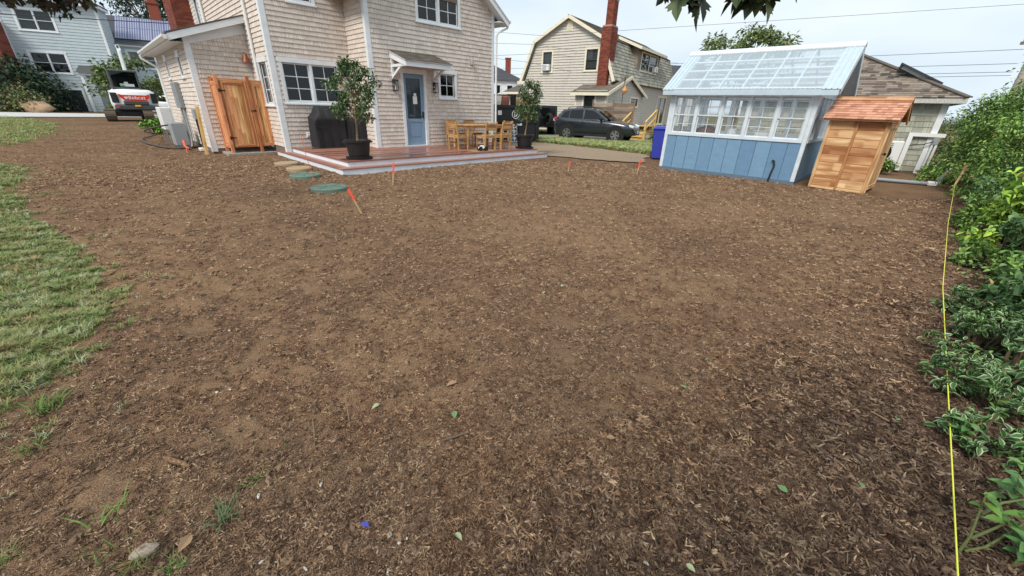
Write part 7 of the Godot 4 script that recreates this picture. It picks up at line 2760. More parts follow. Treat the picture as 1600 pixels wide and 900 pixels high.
func make_car() -> void:
	rng.seed = 540
	var c := thing("hatchback_car", "dark grey crossover hatchback with roof rails and black wheel arches", "car", Vector3(4.62, 0, -25.05), -27.9)
	c.scale = Vector3.ONE * 1.09
	var paint := mat(rgb(46, 52, 60), 0.25, 0.35)
	paint.clearcoat_enabled = true
	paint.clearcoat = 0.8
	paint.clearcoat_roughness = 0.05
	var st := [[-2.16, 0.42, 0.86, 0.62], [-2.10, 0.36, 0.98, 0.76], [-1.9, 0.30, 1.06, 0.84], [-1.3, 0.28, 1.05, 0.89], [-0.6, 0.26, 1.03, 0.89], [0.2, 0.26, 1.0, 0.89], [0.8, 0.26, 0.98, 0.885], [1.1, 0.27, 0.96, 0.88], [1.6, 0.28, 0.90, 0.87], [1.95, 0.30, 0.83, 0.82], [2.15, 0.33, 0.74, 0.72], [2.24, 0.38, 0.62, 0.58]]
	var body := part(car_body(st, 0.03), "body", paint, c)
	# cabin: pillars and roof in paint, glass set in
	var base := [Vector3(-2.0, 1.06, 0.76), Vector3(0.98, 0.98, 0.80)]
	var rows := []
	var prof := [[-2.02, 1.05, 0.74], [-1.82, 1.28, 0.66], [-1.62, 1.46, 0.61], [-1.3, 1.53, 0.60], [-0.6, 1.58, 0.61], [0.0, 1.54, 0.60], [0.22, 1.47, 0.60], [0.6, 1.23, 0.68], [1.0, 0.98, 0.76]]
	for s in prof:
		var yb := 1.0
		var row := [Vector3(s[0], yb, 0.835 if s[1] > 1.1 else s[2]), Vector3(s[0], lerpf(yb, s[1], 0.5), lerpf(0.835, s[2] + 0.02, 0.45) if s[1] > 1.1 else s[2]), Vector3(s[0], s[1] - 0.035, s[2] + 0.02), Vector3(s[0], s[1], s[2] - 0.06), Vector3(s[0], s[1] + 0.02, 0)]
		for k in range(3, -1, -1): row.append(row[k] * Vector3(1, 1, -1))
		rows.append(row)
	var tr := []
	for k in rows[0].size():
		var r := []
		for i in rows.size(): r.append(rows[i][k])
		tr.append(r)
	var cb := MB.new()
	cb.grid(tr)
	part(cb, "cabin", paint, c)
	var dark := mat(rgb(16, 20, 24), 0.06)
	dark.metallic_specular = 0.5
	# side windows follow the cabin's slope
	for s in [-1, 1]:
		for w in [[[-1.72, 1.10], [-1.55, 1.36], [-1.28, 1.42], [-1.30, 1.08]], [[-1.24, 1.08], [-1.22, 1.44], [-0.52, 1.49], [-0.5, 1.06]], [[-0.42, 1.06], [-0.44, 1.49], [0.04, 1.45], [0.32, 1.3], [0.72, 1.04]]]:
			var pts := []
			for q in w:
				var top := 1.5
				var k: float = clampf((q[1] - 1.0) / 0.5, 0, 1)
				pts.append(Vector3(q[0], q[1], s * (lerpf(0.835, 0.62, k * 0.92) + 0.022)))
			if s > 0: pts.reverse()
			part(panel(pts, Vector3.ZERO), "side_window", dark, c)
		# mirror, handles, seams, sill cladding
		var mb := MB.new()
		mb.cbox(Vector3(0.52, 1.08, s * 0.98), Vector3(0.12, 0.14, 0.2), 0.03)
		part(mb, "mirror", M.black, c)
		for x in [-0.42, -1.1]:
			mb = MB.new()
			mb.cbox(Vector3(x + 0.02, 0.87, s * 0.89), Vector3(0.2, 0.03, 0.04), 0.008)
			part(mb, "door_handle", paint, c)
		mb = MB.new()
		mb.bx(-1.0, 0.22, s * 0.875 - 0.03, 1.0, 0.36, s * 0.875 + 0.03)
		part(mb, "sill_cladding", M.rubber, c)
		mb = MB.new()
		for x in [-0.46, 0.72]: mb.bx(x - 0.004, 0.38, s * 0.886 - 0.004, x + 0.004, 0.98, s * 0.886 + 0.004)
		part(mb, "door_seam", M.black, c)
		mb = MB.new()
		mb.tube([Vector3(-1.45, 1.5, s * 0.56), Vector3(-1.3, 1.6, s * 0.56), Vector3(-0.5, 1.64, s * 0.56), Vector3(0.0, 1.58, s * 0.56), Vector3(0.1, 1.53, s * 0.56)], 0.02, 6)
		part(mb, "roof_rail", M.black, c)
		for x in [-1.3, 1.335]:
			# arch lining and black arch moulding
			mb = MB.new()
			mb.lathe([Vector2(0.0, 0.01), Vector2(0.40, 0.01), Vector2(0.46, 0.012), Vector2(0.46, -0.03)], 32, Vector3(x, 0.34, s * 0.89), Basis(Vector3.RIGHT, PI / 2 * s))
			part(mb, "wheel_arch", M.rubber, c)
			wheel(c, Vector3(x, 0.335, s * 0.80), 0.335, 0.23, s, mat(rgb(150, 152, 154), 0.35, 0.7), 5)
		mb = MB.new()
		mb.cbox(Vector3(2.02, 0.76, s * 0.62), Vector3(0.26, 0.13, 0.24), 0.03, Basis(Vector3.UP, s * 0.5) * Basis(Vector3.BACK, -0.35))
		part(mb, "headlight", mat(rgb(224, 228, 230), 0.08), c)
		mb = MB.new()
		mb.cbox(Vector3(-2.03, 1.0, s * 0.66), Vector3(0.16, 0.16, 0.24), 0.03, Basis(Vector3.UP, -s * 0.4))
		part(mb, "tail_light", mat(rgb(206, 30, 36), 0.15), c)
		mb = MB.new()
		mb.cbox(Vector3(2.13, 0.47, s * 0.6), Vector3(0.1, 0.1, 0.16), 0.02)
		part(mb, "fog_light", M.black, c)
	part(panel([Vector3(0.26, 1.47, 0.54), Vector3(0.26, 1.47, -0.54), Vector3(0.94, 1.03, -0.68), Vector3(0.94, 1.03, 0.68)], Vector3(0.03, 0.02, 0)), "windshield", dark, c)
	part(panel([Vector3(-1.66, 1.43, -0.54), Vector3(-1.66, 1.43, 0.54), Vector3(-1.97, 1.1, 0.64), Vector3(-1.97, 1.1, -0.64)], Vector3(-0.03, 0.02, 0)), "rear_window", dark, c)
	var gr := MB.new()
	gr.cbox(Vector3(2.2, 0.66, 0), Vector3(0.08, 0.14, 0.62), 0.02)
	part(gr, "grille", mat(rgb(170, 174, 178), 0.3, 0.6), c)
	gr = MB.new()
	gr.cbox(Vector3(2.215, 0.42, 0), Vector3(0.08, 0.16, 1.0), 0.02)
	part(gr, "bumper_intake", M.black, c)
	gr = MB.new()
	gr.box(Vector3(2.275, 0.5, 0), Vector3(0.012, 0.14, 0.31))
	part(gr, "licence_plate", mat(rgb(200, 214, 226), 0.5), c)
	# black off-roader behind the dumpster
	var j := thing("black_suv", "boxy black sport utility car parked behind the dumpster", "car", Vector3(0.97, 0, -30.0), 118.0)
	var bst := [[-2.2, 0.5, 1.05, 0.80], [-2.12, 0.45, 1.12, 0.90], [-1.2, 0.42, 1.12, 0.93], [0.5, 0.42, 1.10, 0.93], [0.9, 0.42, 1.08, 0.92], [2.0, 0.45, 1.04, 0.88], [2.15, 0.5, 0.95, 0.80]]
	var bp := mat(rgb(20, 21, 23), 0.22)
	part(car_body(bst, 0.02), "body", bp, j)
	var cab := MB.new()
	cab.prism(PackedVector2Array([Vector2(-2.1, 1.1), Vector2(0.85, 1.1), Vector2(0.45, 1.74), Vector2(-2.02, 1.8)]), -0.78, 0.78)
	part(cab, "cabin", bp, j)
	for s in [-1, 1]:
		var wn := MB.new()
		wn.bx(-1.95, 1.2, s * 0.785 - 0.004, -0.9, 1.66, s * 0.785 + 0.004)
		wn.bx(-0.8, 1.2, s * 0.785 - 0.004, 0.3, 1.64, s * 0.785 + 0.004)
		part(wn, "side_window", dark, j)
		var tl := MB.new()
		tl.cbox(Vector3(-2.2, 1.0, s * 0.72), Vector3(0.06, 0.22, 0.14), 0.02)
		part(tl, "tail_light", mat(rgb(206, 60, 46), 0.2), j)
		for x in [-1.35, 1.35]: wheel(j, Vector3(x, 0.38, s * 0.84), 0.39, 0.26, s, mat(rgb(120, 122, 124), 0.4, 0.6), 6)
	var rw := MB.new()
	rw.bx(-2.105, 1.2, -0.6, -2.08, 1.66, 0.6)
	part(rw, "rear_window", dark, j)
	wheel(j, Vector3(-2.34, 1.0, 0.0), 0.36, 0.22, 1.0, M.blackmetal, 5)
	var lp := MB.new()
	lp.box(Vector3(-2.225, 0.98, 0.5), Vector3(0.012, 0.15, 0.3))
	part(lp, "licence_plate", mat(rgb(206, 216, 224), 0.5), j)
	# pale car in the road behind the digger
	var v := thing("white_car", "white car half hidden between the digger and the lean-to", "car", Vector3(-31.5, 0, -40.5), 20.0)
	v.scale = Vector3.ONE * 1.15
	var wp := mat(rgb(222, 226, 230), 0.3)
	part(car_body(st, 0.03), "body", wp, v)
	var vcab := MB.new()
	vcab.grid(tr)
	part(vcab, "cabin", dark, v)
	for s in [-1, 1]:
		for x in [-1.3, 1.335]: wheel(v, Vector3(x, 0.335, s * 0.82), 0.335, 0.23, s, M.galv, 5)

# ------------------------------------------------------------------ mini excavator, seen from behind
func text_mesh(s: String, size: float, depth: float) -> TextMesh:
	var t := TextMesh.new()
	t.text = s
	t.font_size = 64
	t.pixel_size = size / 64.0
	t.depth = depth
	var f := SystemFont.new()
	f.font_names = PackedStringArray(["Droid Sans"])
	f.font_weight = 700
	t.font = f
	return t

func make_excavator() -> void:
	rng.seed = 550
	var e := thing("mini_excavator", "white and black tracked mini excavator seen from behind", "excavator", Vector3(-27.95, 0, -28.25), 45.0)
	# local x runs to the viewer's right, +z towards the yard
	var white := mat(rgb(228, 230, 230), 0.35)
	var grey := mat(rgb(74, 76, 78), 0.6)
	var dk := mat(rgb(30, 31, 33), 0.6)
	for x in [0.62, 2.55]:
		var t := MB.new()
		var pts := []
		for k in 24:
			var a := TAU * k / 24
			pts.append(Vector2(clampf(cos(a) * 9, -1.2, 1.2) + cos(a) * 0.28, 0.36 + clampf(sin(a) * 9, -0.02, 0.02) + sin(a) * 0.32))
		t.xf = Transform3D(Basis(Vector3(0, 0, -1), Vector3.UP, Vector3(1, 0, 0)), Vector3(x, 0, -0.7))
		t.prism(PackedVector2Array(pts), -0.26, 0.26)
		var o := part(t, "track", textured(mat(rgb(104, 92, 78), 0.95), M.spot, 3.0, true), e)
		for k in 22:
			var pad := MB.new()
			var z := -2.0 + k * 0.125
			pad.box(Vector3(x, 0.71, z), Vector3(0.54, 0.035, 0.07))
			if k < 7: pad.box(Vector3(x, 0.10 + k * 0.09, 0.79 - absf(k - 3) * 0.05), Vector3(0.54, 0.05, 0.04))
			part(pad, "track_pad", textured(mat(rgb(120, 106, 88), 0.95), M.spot, 3.0, true), o)
		var w := MB.new()
		w.tube([Vector3(x - 0.28, 0.36, 0.52), Vector3(x + 0.28, 0.36, 0.52)], 0.2, 18)
		part(w, "idler", dk, o)
	var un := MB.new()
	un.bx(0.9, 0.3, -1.8, 2.3, 0.62, 0.4)
	un.tube([Vector3(1.6, 0.6, -0.7), Vector3(1.6, 0.8, -0.7)], 0.6, 20)
	part(un, "undercarriage", dk, e)
	# counterweight: rounded house with vents
	var rows := []
	for i in 7:
		var y: float = [0.72, 0.8, 1.1, 1.5, 1.8, 1.96, 2.0][i]
		var sw: float = [1.05, 1.2, 1.26, 1.24, 1.16, 1.02, 0.85][i]
		var bz: float = [0.35, 0.5, 0.56, 0.54, 0.46, 0.3, 0.1][i]
		var row := []
		for k in 13:
			var a := PI * k / 12.0
			row.append(Vector3(2.12 + -cos(a) * sw, y, -0.5 + pow(sin(a), 0.55) * (bz + 0.5)))
		rows.append(row)
	var h := MB.new()
	h.grid(rows)
	h.bx(0.95, 0.72, -1.9, 3.3, 1.9, -0.5)
	var ho := part(h, "engine_housing", white, e)
	var bmp := MB.new()
	bmp.cbox(Vector3(2.12, 0.88, 0.48), Vector3(2.3, 0.36, 0.3), 0.08)
	part(bmp, "rear_bumper", grey, e)
	bmp = MB.new()
	bmp.cbox(Vector3(2.12, 1.16, 0.56), Vector3(1.3, 0.26, 0.16), 0.05)
	part(bmp, "tailgate", grey, e)
	var rd := MB.new()
	rd.xf = Transform3D(Basis.IDENTITY, Vector3(0, 0, 0.57))
	rd.prism(PackedVector2Array([Vector2(1.28, 1.72), Vector2(1.5, 1.64), Vector2(2.72, 1.64), Vector2(2.95, 1.72), Vector2(2.88, 1.5), Vector2(2.66, 1.3), Vector2(1.58, 1.3), Vector2(1.36, 1.5)]), 0, 0.035)
	var ro := part(rd, "red_badge", mat(rgb(222, 62, 40), 0.4), e)
	var tx := pmesh(text_mesh("Bobcat", 0.27, 0.01), "lettering", M.pvc, ro)
	tx.position = Vector3(2.22, 1.47, 0.615)
	var em := MB.new()
	em.xf = Transform3D(Basis.IDENTITY, Vector3(0, 0, 0.606))
	em.prism(PackedVector2Array([Vector2(1.58, 1.55), Vector2(1.64, 1.53), Vector2(1.7, 1.53), Vector2(1.76, 1.55), Vector2(1.75, 1.44), Vector2(1.67, 1.38), Vector2(1.59, 1.44)]), 0, 0.01)
	part(em, "emblem", M.pvc, ro)
	for s in [-1, 1]:
		var v := MB.new()
		for k in 7: v.box(Vector3(2.12 + s * 1.03, 1.2 + k * 0.085, 0.34), Vector3(0.36, 0.04, 0.06), Basis(Vector3.UP, s * 0.75))
		v.box(Vector3(2.12 + s * 1.02, 1.46, 0.32), Vector3(0.42, 0.62, 0.04), Basis(Vector3.UP, s * 0.75))
		part(v, "vent", dk, ho)
		v = MB.new()
		v.cbox(Vector3(2.12 + s * 0.98, 0.88, 0.62), Vector3(0.14, 0.12, 0.05), 0.02)
		part(v, "tail_light", mat(rgb(230, 40, 70), 0.3), e)
	var pl := MB.new()
	pl.cbox(Vector3(2.15, 0.98, 0.65), Vector3(0.3, 0.1, 0.03), 0.01)
	part(pl, "yellow_label", mat(rgb(236, 186, 40), 0.5), e)
	# cab
	var cf := MB.new()
	for p in [[1.24, 0.0], [2.6, 0.0], [1.24, -1.5], [2.6, -1.5]]: cf.cbox(Vector3(p[0], 2.5, p[1]), Vector3(0.12, 1.1, 0.12), 0.03)
	cf.cbox(Vector3(1.92, 3.08, -0.75), Vector3(1.5, 0.14, 1.66), 0.05)
	cf.cbox(Vector3(1.92, 2.02, -0.75), Vector3(1.5, 0.16, 1.66), 0.04)
	var co := part(cf, "cab", grey, e)
	for q in [[Vector3(1.92, 2.55, 0.03), Vector3(1.26, 0.98, 0.02)], [Vector3(1.22, 2.55, -0.75), Vector3(0.02, 0.98, 1.4)], [Vector3(2.62, 2.55, -0.75), Vector3(0.02, 0.98, 1.4)], [Vector3(1.92, 2.55, -1.53), Vector3(1.26, 0.98, 0.02)]]:
		var pn := MB.new()
		pn.box(q[0], q[1])
		part(pn, "pane", glass(rgb(12, 18, 20), 0.9), co)
	var sk := MB.new()
	sk.box(Vector3(1.98, 2.24, 0.046), Vector3(0.72, 0.16, 0.006))
	sk.box(Vector3(1.95, 2.38, 0.046), Vector3(0.2, 0.1, 0.006))
	part(sk, "window_sticker", mat(rgb(196, 208, 204), 0.6), co)
	sk = MB.new()
	sk.box(Vector3(1.74, 2.22, 0.051), Vector3(0.22, 0.1, 0.004))
	part(sk, "green_sticker", mat(rgb(80, 160, 120), 0.6), co)
	var seat := MB.new()
	seat.cbox(Vector3(1.92, 2.45, -0.5), Vector3(0.5, 0.7, 0.14), 0.05)
	part(seat, "seat", dk, co)
	# boom and arm raised in front
	var bm := MB.new()
	bm.bar(Vector3(2.2, 1.2, -2.0), Vector3(2.3, 2.9, -3.0), 0.24, 0.3)
	bm.bar(Vector3(2.3, 2.9, -3.0), Vector3(2.36, 4.6, -3.6), 0.22, 0.26)
	part(bm, "boom", white, e)
	bm = MB.new()
	bm.bar(Vector3(2.36, 4.6, -3.6), Vector3(2.36, 2.9, -4.9), 0.18, 0.22)
	part(bm, "arm", white, e)
	bm = MB.new()
	bm.tube([Vector3(2.36, 3.2, -2.8), Vector3(2.4, 4.5, -3.3)], 0.06, 8)
	part(bm, "cylinder", M.galv, e)
	bm = MB.new()
	bm.tube([Vector3(2.28, 4.55, -3.5), Vector3(2.25, 4.85, -3.55), Vector3(2.4, 4.9, -3.6), Vector3(2.46, 4.55, -3.5)], 0.03, 6)
	part(bm, "hydraulic_hose", M.pvc, e)
	bm = MB.new()
	bm.xf = Transform3D(Basis(Vector3(0, 0, 1), Vector3.UP, Vector3(-1, 0, 0)), Vector3(2.36, 2.2, -4.9))
	bm.prism(PackedVector2Array([Vector2(0.1, 0.7), Vector2(0.3, 0.2), Vector2(0.1, -0.3), Vector2(-0.4, -0.4), Vector2(-0.6, -0.1), Vector2(-0.2, 0.4)]), -0.4, 0.4)
	part(bm, "bucket", grey, e)

# ------------------------------------------------------------------ dumpster and its surroundings
func make_dumpster() -> void:
	rng.seed = 560
	var d := thing("dumpster", "black steel roll-off dumpster with a round white logo", "dumpster", Vector3(-1.04, 0, -21.1), 21.7)
	var bk := textured(mat(rgb(34, 35, 37), 0.55), M.spot, 1.2, true)
	var x0 := -1.6
	var x1 := 2.35
	var H := 1.68
	var D := 2.0
	var b := MB.new()
	b.bx(x0, 0.15, -0.06, x1, H, 0)
	b.bx(x0, 0.15, -D, x1, H, -D + 0.06)
	b.bx(x0, 0.15, -D + 0.06, x0 + 0.06, H, -0.06)
	b.bx(x1 - 0.06, 0.15, -D + 0.06, x1, H, -0.06)
	b.bx(x0 + 0.06, 0.15, -D + 0.06, x1 - 0.06, 0.25, -0.06)
	part(b, "box", bk, d)
	b = MB.new()
	b.bx(x0 - 0.03, H - 0.08, -0.08, x1 + 0.03, H + 0.04, 0.06)
	b.bx(x0 - 0.03, H - 0.08, -D - 0.05, x1 + 0.03, H + 0.04, -D + 0.08)
	b.bx(x0, 0.92, 0.0, x1, 1.0, 0.05)
	part(b, "rim_beam", bk, d)
	b = MB.new()
	for x in [-1.5, -0.6, 0.3, 1.25, 2.2]: b.bx(x - 0.04, 0.16, 0.0, x + 0.04, 0.9, 0.055)
	part(b, "rib", bk, d)
	for x in [-1.2, 1.9]:
		b = MB.new()
		b.tube([Vector3(x, 0.1, 0.02), Vector3(x, 0.1, -0.16)], 0.1, 12)
		part(b, "roller", M.galv, d)
	var white := mat(rgb(226, 228, 228), 0.6)
	b = MB.new()
	b.lathe([Vector2(0.17, 0.0), Vector2(0.17, 0.008), Vector2(0.2, 0.008), Vector2(0.2, 0.0)], 28, Vector3(1.02, 1.3, 0.002), Basis(Vector3.RIGHT, PI / 2))
	var lo := part(b, "logo", white, d)
	var t := pmesh(text_mesh("D", 0.3, 0.006), "logo_letter", white, lo)
	t.position = Vector3(1.02, 1.3, 0.008)
	b = MB.new()   # a worn line of white print, too worn to read
	for q in [[0.76, 0.2], [0.93, 0.08], [1.08, 0.14], [1.2, 0.07], [1.3, 0.11]]: b.bx(q[0] - q[1] / 2, 0.79, 0.056, q[0] + q[1] / 2, 0.79 + 0.09 + 0.02 * sin(q[0] * 20), 0.062)
	part(b, "worn_print", white, d)
	b = MB.new()
	b.box(Vector3(0.18, 1.36, 0.006), Vector3(0.2, 0.2, 0.008))
	part(b, "sticker", white, d)
	# rubbish heaped above the rim
	var it := [[-0.6, 0.9, 0.35, [178, 150, 116], "flattened brown cardboard box on the dumpster's heap"], [0.15, 0.5, 0.5, [228, 226, 220], "white carton standing in the dumpster"], [0.62, 0.35, 0.42, [150, 96, 80], "reddish box standing in the dumpster"], [1.7, 0.7, 0.4, [196, 164, 124], "torn tan cardboard at the dumpster's end"]]
	var gx := Transform3D(Basis(Vector3.UP, deg_to_rad(21.7)), Vector3(-1.04, 0, -21.1))
	for k in it:
		b = MB.new()
		b.cbox(Vector3(0, 0.35 + k[2] / 2, 0), Vector3(k[1], k[2] + 0.7, 0.5), 0.02, Basis(Vector3.BACK, rng.randf_range(-0.2, 0.2)))
		b.box(Vector3(k[1] * 0.3, 0.72 + k[2], 0.1), Vector3(k[1] * 0.5, 0.015, 0.3), Basis(Vector3.BACK, 0.5))
		solo(b, "rubbish_box", textured(mat(rgb(k[3][0], k[3][1], k[3][2]), 0.9), M.spot, 2.0, true), k[4], "box", "rubbish in the dumpster", gx * Vector3(k[0], 0.98, -0.7), 21.7)
	b = MB.new()
	b.tube([Vector3(-0.75, 2.14, -0.25), Vector3(0.9, 2.16, -0.25)], 0.025, 8)
	b.bx(0.86, 1.2, -0.4, 1.1, 2.2, -0.2)
	solo(b, "metal_frame", M.blackmetal, "dark metal frame sticking out of the dumpster", "frame", "", Vector3(-1.04, 0, -21.1), 21.7)
	# ornamental panel leaning on the dumpster
	var pn := thing("ornamental_panel", "pierced dark ornamental screen panel leaning against the dumpster", "panel", gx * Vector3(0.72, 0.0, 0.5), 21.7)
	var back := MB.new()
	back.xf = Transform3D(Basis(Vector3.RIGHT, -0.28), Vector3.ZERO)
	back.bx(-0.3, 0.02, -0.01, 0.3, 0.92, 0.0)
	part(back, "backing", mat(rgb(196, 198, 200), 0.7), pn)
	var fr := MB.new()
	fr.xf = back.xf
	fr.bx(-0.31, 0.0, 0.0, -0.27, 0.94, 0.02)
	fr.bx(0.27, 0.0, 0.0, 0.31, 0.94, 0.02)
	fr.bx(-0.27, 0.0, 0.0, 0.27, 0.04, 0.02)
	fr.bx(-0.27, 0.9, 0.0, 0.27, 0.94, 0.02)
	part(fr, "frame", mat(rgb(52, 56, 64), 0.6), pn)
	for i in 3:
		for k in 5:
			var s := MB.new()
			s.xf = back.xf
			var c := Vector3(-0.18 + i * 0.18, 0.13 + k * 0.17, 0.008)
			var sp := 0.5 if (i + k) % 2 == 0 else -0.5
			s.box(c, Vector3(0.15, 0.05, 0.014), Basis(Vector3.BACK, sp))
			s.box(c + Vector3(0.02, 0.055, 0), Vector3(0.06, 0.06, 0.014), Basis(Vector3.BACK, sp * 1.6))
			part(s, "scroll", mat(rgb(52, 56, 64), 0.6), pn)

func make_steps() -> void:
	rng.seed = 570
	var s := thing("wooden_steps", "new yellow wooden steps with railings by the tan house", "steps", Vector3(7.25, 0, -26.3), -46.0)
	for i in 4:
		var b := MB.new()
		b.off = Vector2(rng.randf(), rng.randf())
		b.cbox(Vector3(0, 0.19 + i * 0.2, -i * 0.32), Vector3(1.5, 0.045, 0.34 if i < 3 else 1.4), 0.006)
		part(b, "tread", M.pine, s)
		b = MB.new()
		b.off = Vector2(rng.randf(), rng.randf())
		b.bx(-0.74, 0.0 if i == 0 else i * 0.2 - 0.0, -i * 0.32 + 0.1, 0.74, 0.165 + i * 0.2, -i * 0.32 + 0.13)
		part(b, "riser", M.pine, s)
	for x in [-0.78, 0.78]:
		for q in [[0.1, 1.05, 0.0], [-0.95, 1.75, 0.0]]:
			var b := MB.new()
			b.cbox(Vector3(x, q[1] / 2, q[0]), Vector3(0.1, q[1], 0.1), 0.006)
			part(b, "post", M.pine, s)
		for dy in [0.0, -0.42]:
			var b := MB.new()
			b.bar(Vector3(x, 1.03 + dy, 0.18), Vector3(x, 1.73 + dy, -1.0), 0.09, 0.05)
			part(b, "handrail", M.pine, s)
	var mt := MB.new()
	mt.cbox(Vector3(0, 0, 0), Vector3(1.3, 0.02, 0.28), 0.004)
	solo(mt, "step_mat", mat(rgb(178, 214, 206), 0.8), "pale green mat lying on the yellow steps", "mat", "", Transform3D(Basis(Vector3.UP, deg_to_rad(-46.0)), Vector3(7.25, 0, -26.3)) * Vector3(0, 0.424, -0.33), -46.0)
	# weathered board fence
	var f := thing("board_fence", "weathered grey-brown board fence between the car and the steps", "fence", Vector3(4.9, 0, -28.2), -20.0)
	var wood := []
	for k in [[150, 136, 120], [136, 118, 102], [168, 156, 142], [124, 106, 92]]: wood.append(textured(mat(rgb(k[0], k[1], k[2]), 0.95), M.grain, 1.0, false, M.wbump, 0.5))
	for sec in 2:
		for i in 9:
			var b := MB.new()
			b.off = Vector2(rng.randf(), rng.randf())
			b.cbox(Vector3(0.62 + sec * 1.3, 0.2 + i * 0.22, 0), Vector3(1.24, 0.2, 0.03), 0.004, Basis(Vector3.BACK, rng.randf_range(-0.01, 0.01)))
			part(b, "board", wood[rng.randi() % 4], f)
	for x in [0.0, 1.28, 2.58]:
		var b := MB.new()
		b.cbox(Vector3(x, 1.1, 0.04), Vector3(0.1, 2.25, 0.08), 0.006)
		part(b, "post", wood[1], f)
	# terracotta ornament hung by the door of the entry
	var lp := MB.new()
	lp.lathe([Vector2(0, -0.2), Vector2(0.12, -0.15), Vector2(0.18, 0.0), Vector2(0.1, 0.16), Vector2(0.03, 0.3), Vector2(0, 0.5)], 14)
	solo(lp, "hanging_gourd", mat(rgb(196, 142, 82), 0.7), "tan gourd birdhouse hanging beside the fence", "birdhouse", "", Vector3(7.1, 2.85, -29.5))
	var hk := MB.new()
	hk.tube([Vector3(0, 0, 0), Vector3(0, 3.55, 0), Vector3(0.02, 3.65, 0.1), Vector3(0.02, 3.55, 0.22), Vector3(0.02, 3.34, 0.22)], 0.02, 6)
	solo(hk, "garden_hook", M.blackmetal, "thin metal hook pole holding the gourd birdhouse", "pole", "", Vector3(7.08, 0, -29.72))

# ------------------------------------------------------------------ plants
func shrub(called: String, label: String, at: Vector3, rad: Vector3, n: int, size: float, mesh: Mesh, cols: Array, sd: int, stems := 6, rough := 0.5, group := "shrubs of the hedge", clump := 0.28) -> Node3D:
	rng.seed = sd
	var s := thing(called, label, "shrub", at, 0.0, group)
	var cl := []
	var nc := 14 + int(rad.x * rad.z * 14)
	var st := MB.new()
	for i in nc:
		var a := rng.randf() * TAU
		var k := rng.randf()
		var y := pow(rng.randf(), 0.75)
		var env := sqrt(maxf(0.0, 1.0 - y * y * 0.86)) * rng.randf_range(0.4, 1.0)
		var p := Vector3(cos(a) * rad.x * env, rad.y * y * rng.randf_range(0.82, 1.04), sin(a) * rad.z * env)
		cl.append([p, (rad.x + rad.y + rad.z) / 3.0 * clump * rng.randf_range(0.6, 1.2)])
		if i < stems * 3:
			var b := Vector3(p.x * 0.2, -0.05, p.z * 0.2)
			st.tube([b, b.lerp(p, 0.5) + Vector3(rng.randfn(0, 0.03), 0.05 * rad.y, 0), p], [0.012 + 0.01 * rad.y, 0.008 + 0.006 * rad.y, 0.004], 5)
	part(st, "stem", M.bark, s)
	var xs := []
	var cs := []
	leaves_in(xs, cs, cl, n, size, cols, 0.35, 0.01)
	many(mesh, foliage_mat(rough), xs, cs, "foliage", s).set_meta("kind", "stuff")
	return s

func tree(called: String, label: String, at: Vector3, trunk_h: float, centre: Vector3, rad: Vector3, n: int, size: float, mesh: Mesh, cols: Array, sd: int, clumps: int, tr: float) -> Node3D:
	rng.seed = sd
	var s := thing(called, label, "tree", at, 0.0, "trees round the yard")
	var st := MB.new()
	st.tube([Vector3(0, -0.2, 0), Vector3(0.05, trunk_h * 0.5, 0), centre * Vector3(0.3, 0, 0.3) + Vector3(0, trunk_h, 0)], [tr, tr * 0.8, tr * 0.6], 10)
	var top := centre * Vector3(0.3, 0, 0.3) + Vector3(0, trunk_h, 0)
	var cl := []
	for i in clumps:
		var d := Vector3(rng.randfn(0, 1), rng.randfn(0, 1), rng.randfn(0, 1)).normalized() * pow(rng.randf(), 0.4)
		var p := centre + d * rad
		cl.append([p, (rad.x + rad.y + rad.z) / 3.0 * rng.randf_range(0.16, 0.34)])
		if i % 2 == 0: st.tube([top * rng.randf_range(0.75, 1.0), top.lerp(p, 0.5) + Vector3(0, 0.06 * rad.y, 0), p], [tr * 0.4, tr * 0.22, tr * 0.07], 6)
	part(st, "trunk", M.bark, s)
	var xs := []
	var cs := []
	leaves_in(xs, cs, cl, n, size, cols, 0.25)
	many(mesh, foliage_mat(), xs, cs, "crown", s).set_meta("kind", "stuff")
	return s

# a five-lobed maple leaf, 1 m long from stalk to tip
func maple_leaf() -> ArrayMesh:
	var mb := MB.new()
	var o := [Vector2(0, 0), Vector2(-0.08, 0.2), Vector2(-0.12, 0.42), Vector2(0.06, 0.3), Vector2(0.12, 0.36), Vector2(0.3, 0.58), Vector2(0.34, 0.42), Vector2(0.5, 0.44), Vector2(0.44, 0.22), Vector2(0.56, 0.24), Vector2(0.72, 0.16), Vector2(1.0, 0.0)]
	for s in [-1, 1]:
		for i in o.size() - 1:
			var a := Vector3(o[i].x, o[i].y * 0.2 - o[i].x * o[i].x * 0.15, o[i].y * s)
			var b := Vector3(o[i + 1].x, o[i + 1].y * 0.2 - o[i + 1].x * o[i + 1].x * 0.15, o[i + 1].y * s)
			var c := Vector3(0.28, 0, 0)
			if s > 0: mb.tri(c, a, b)
			else: mb.tri(c, b, a)
	return mb.mesh()

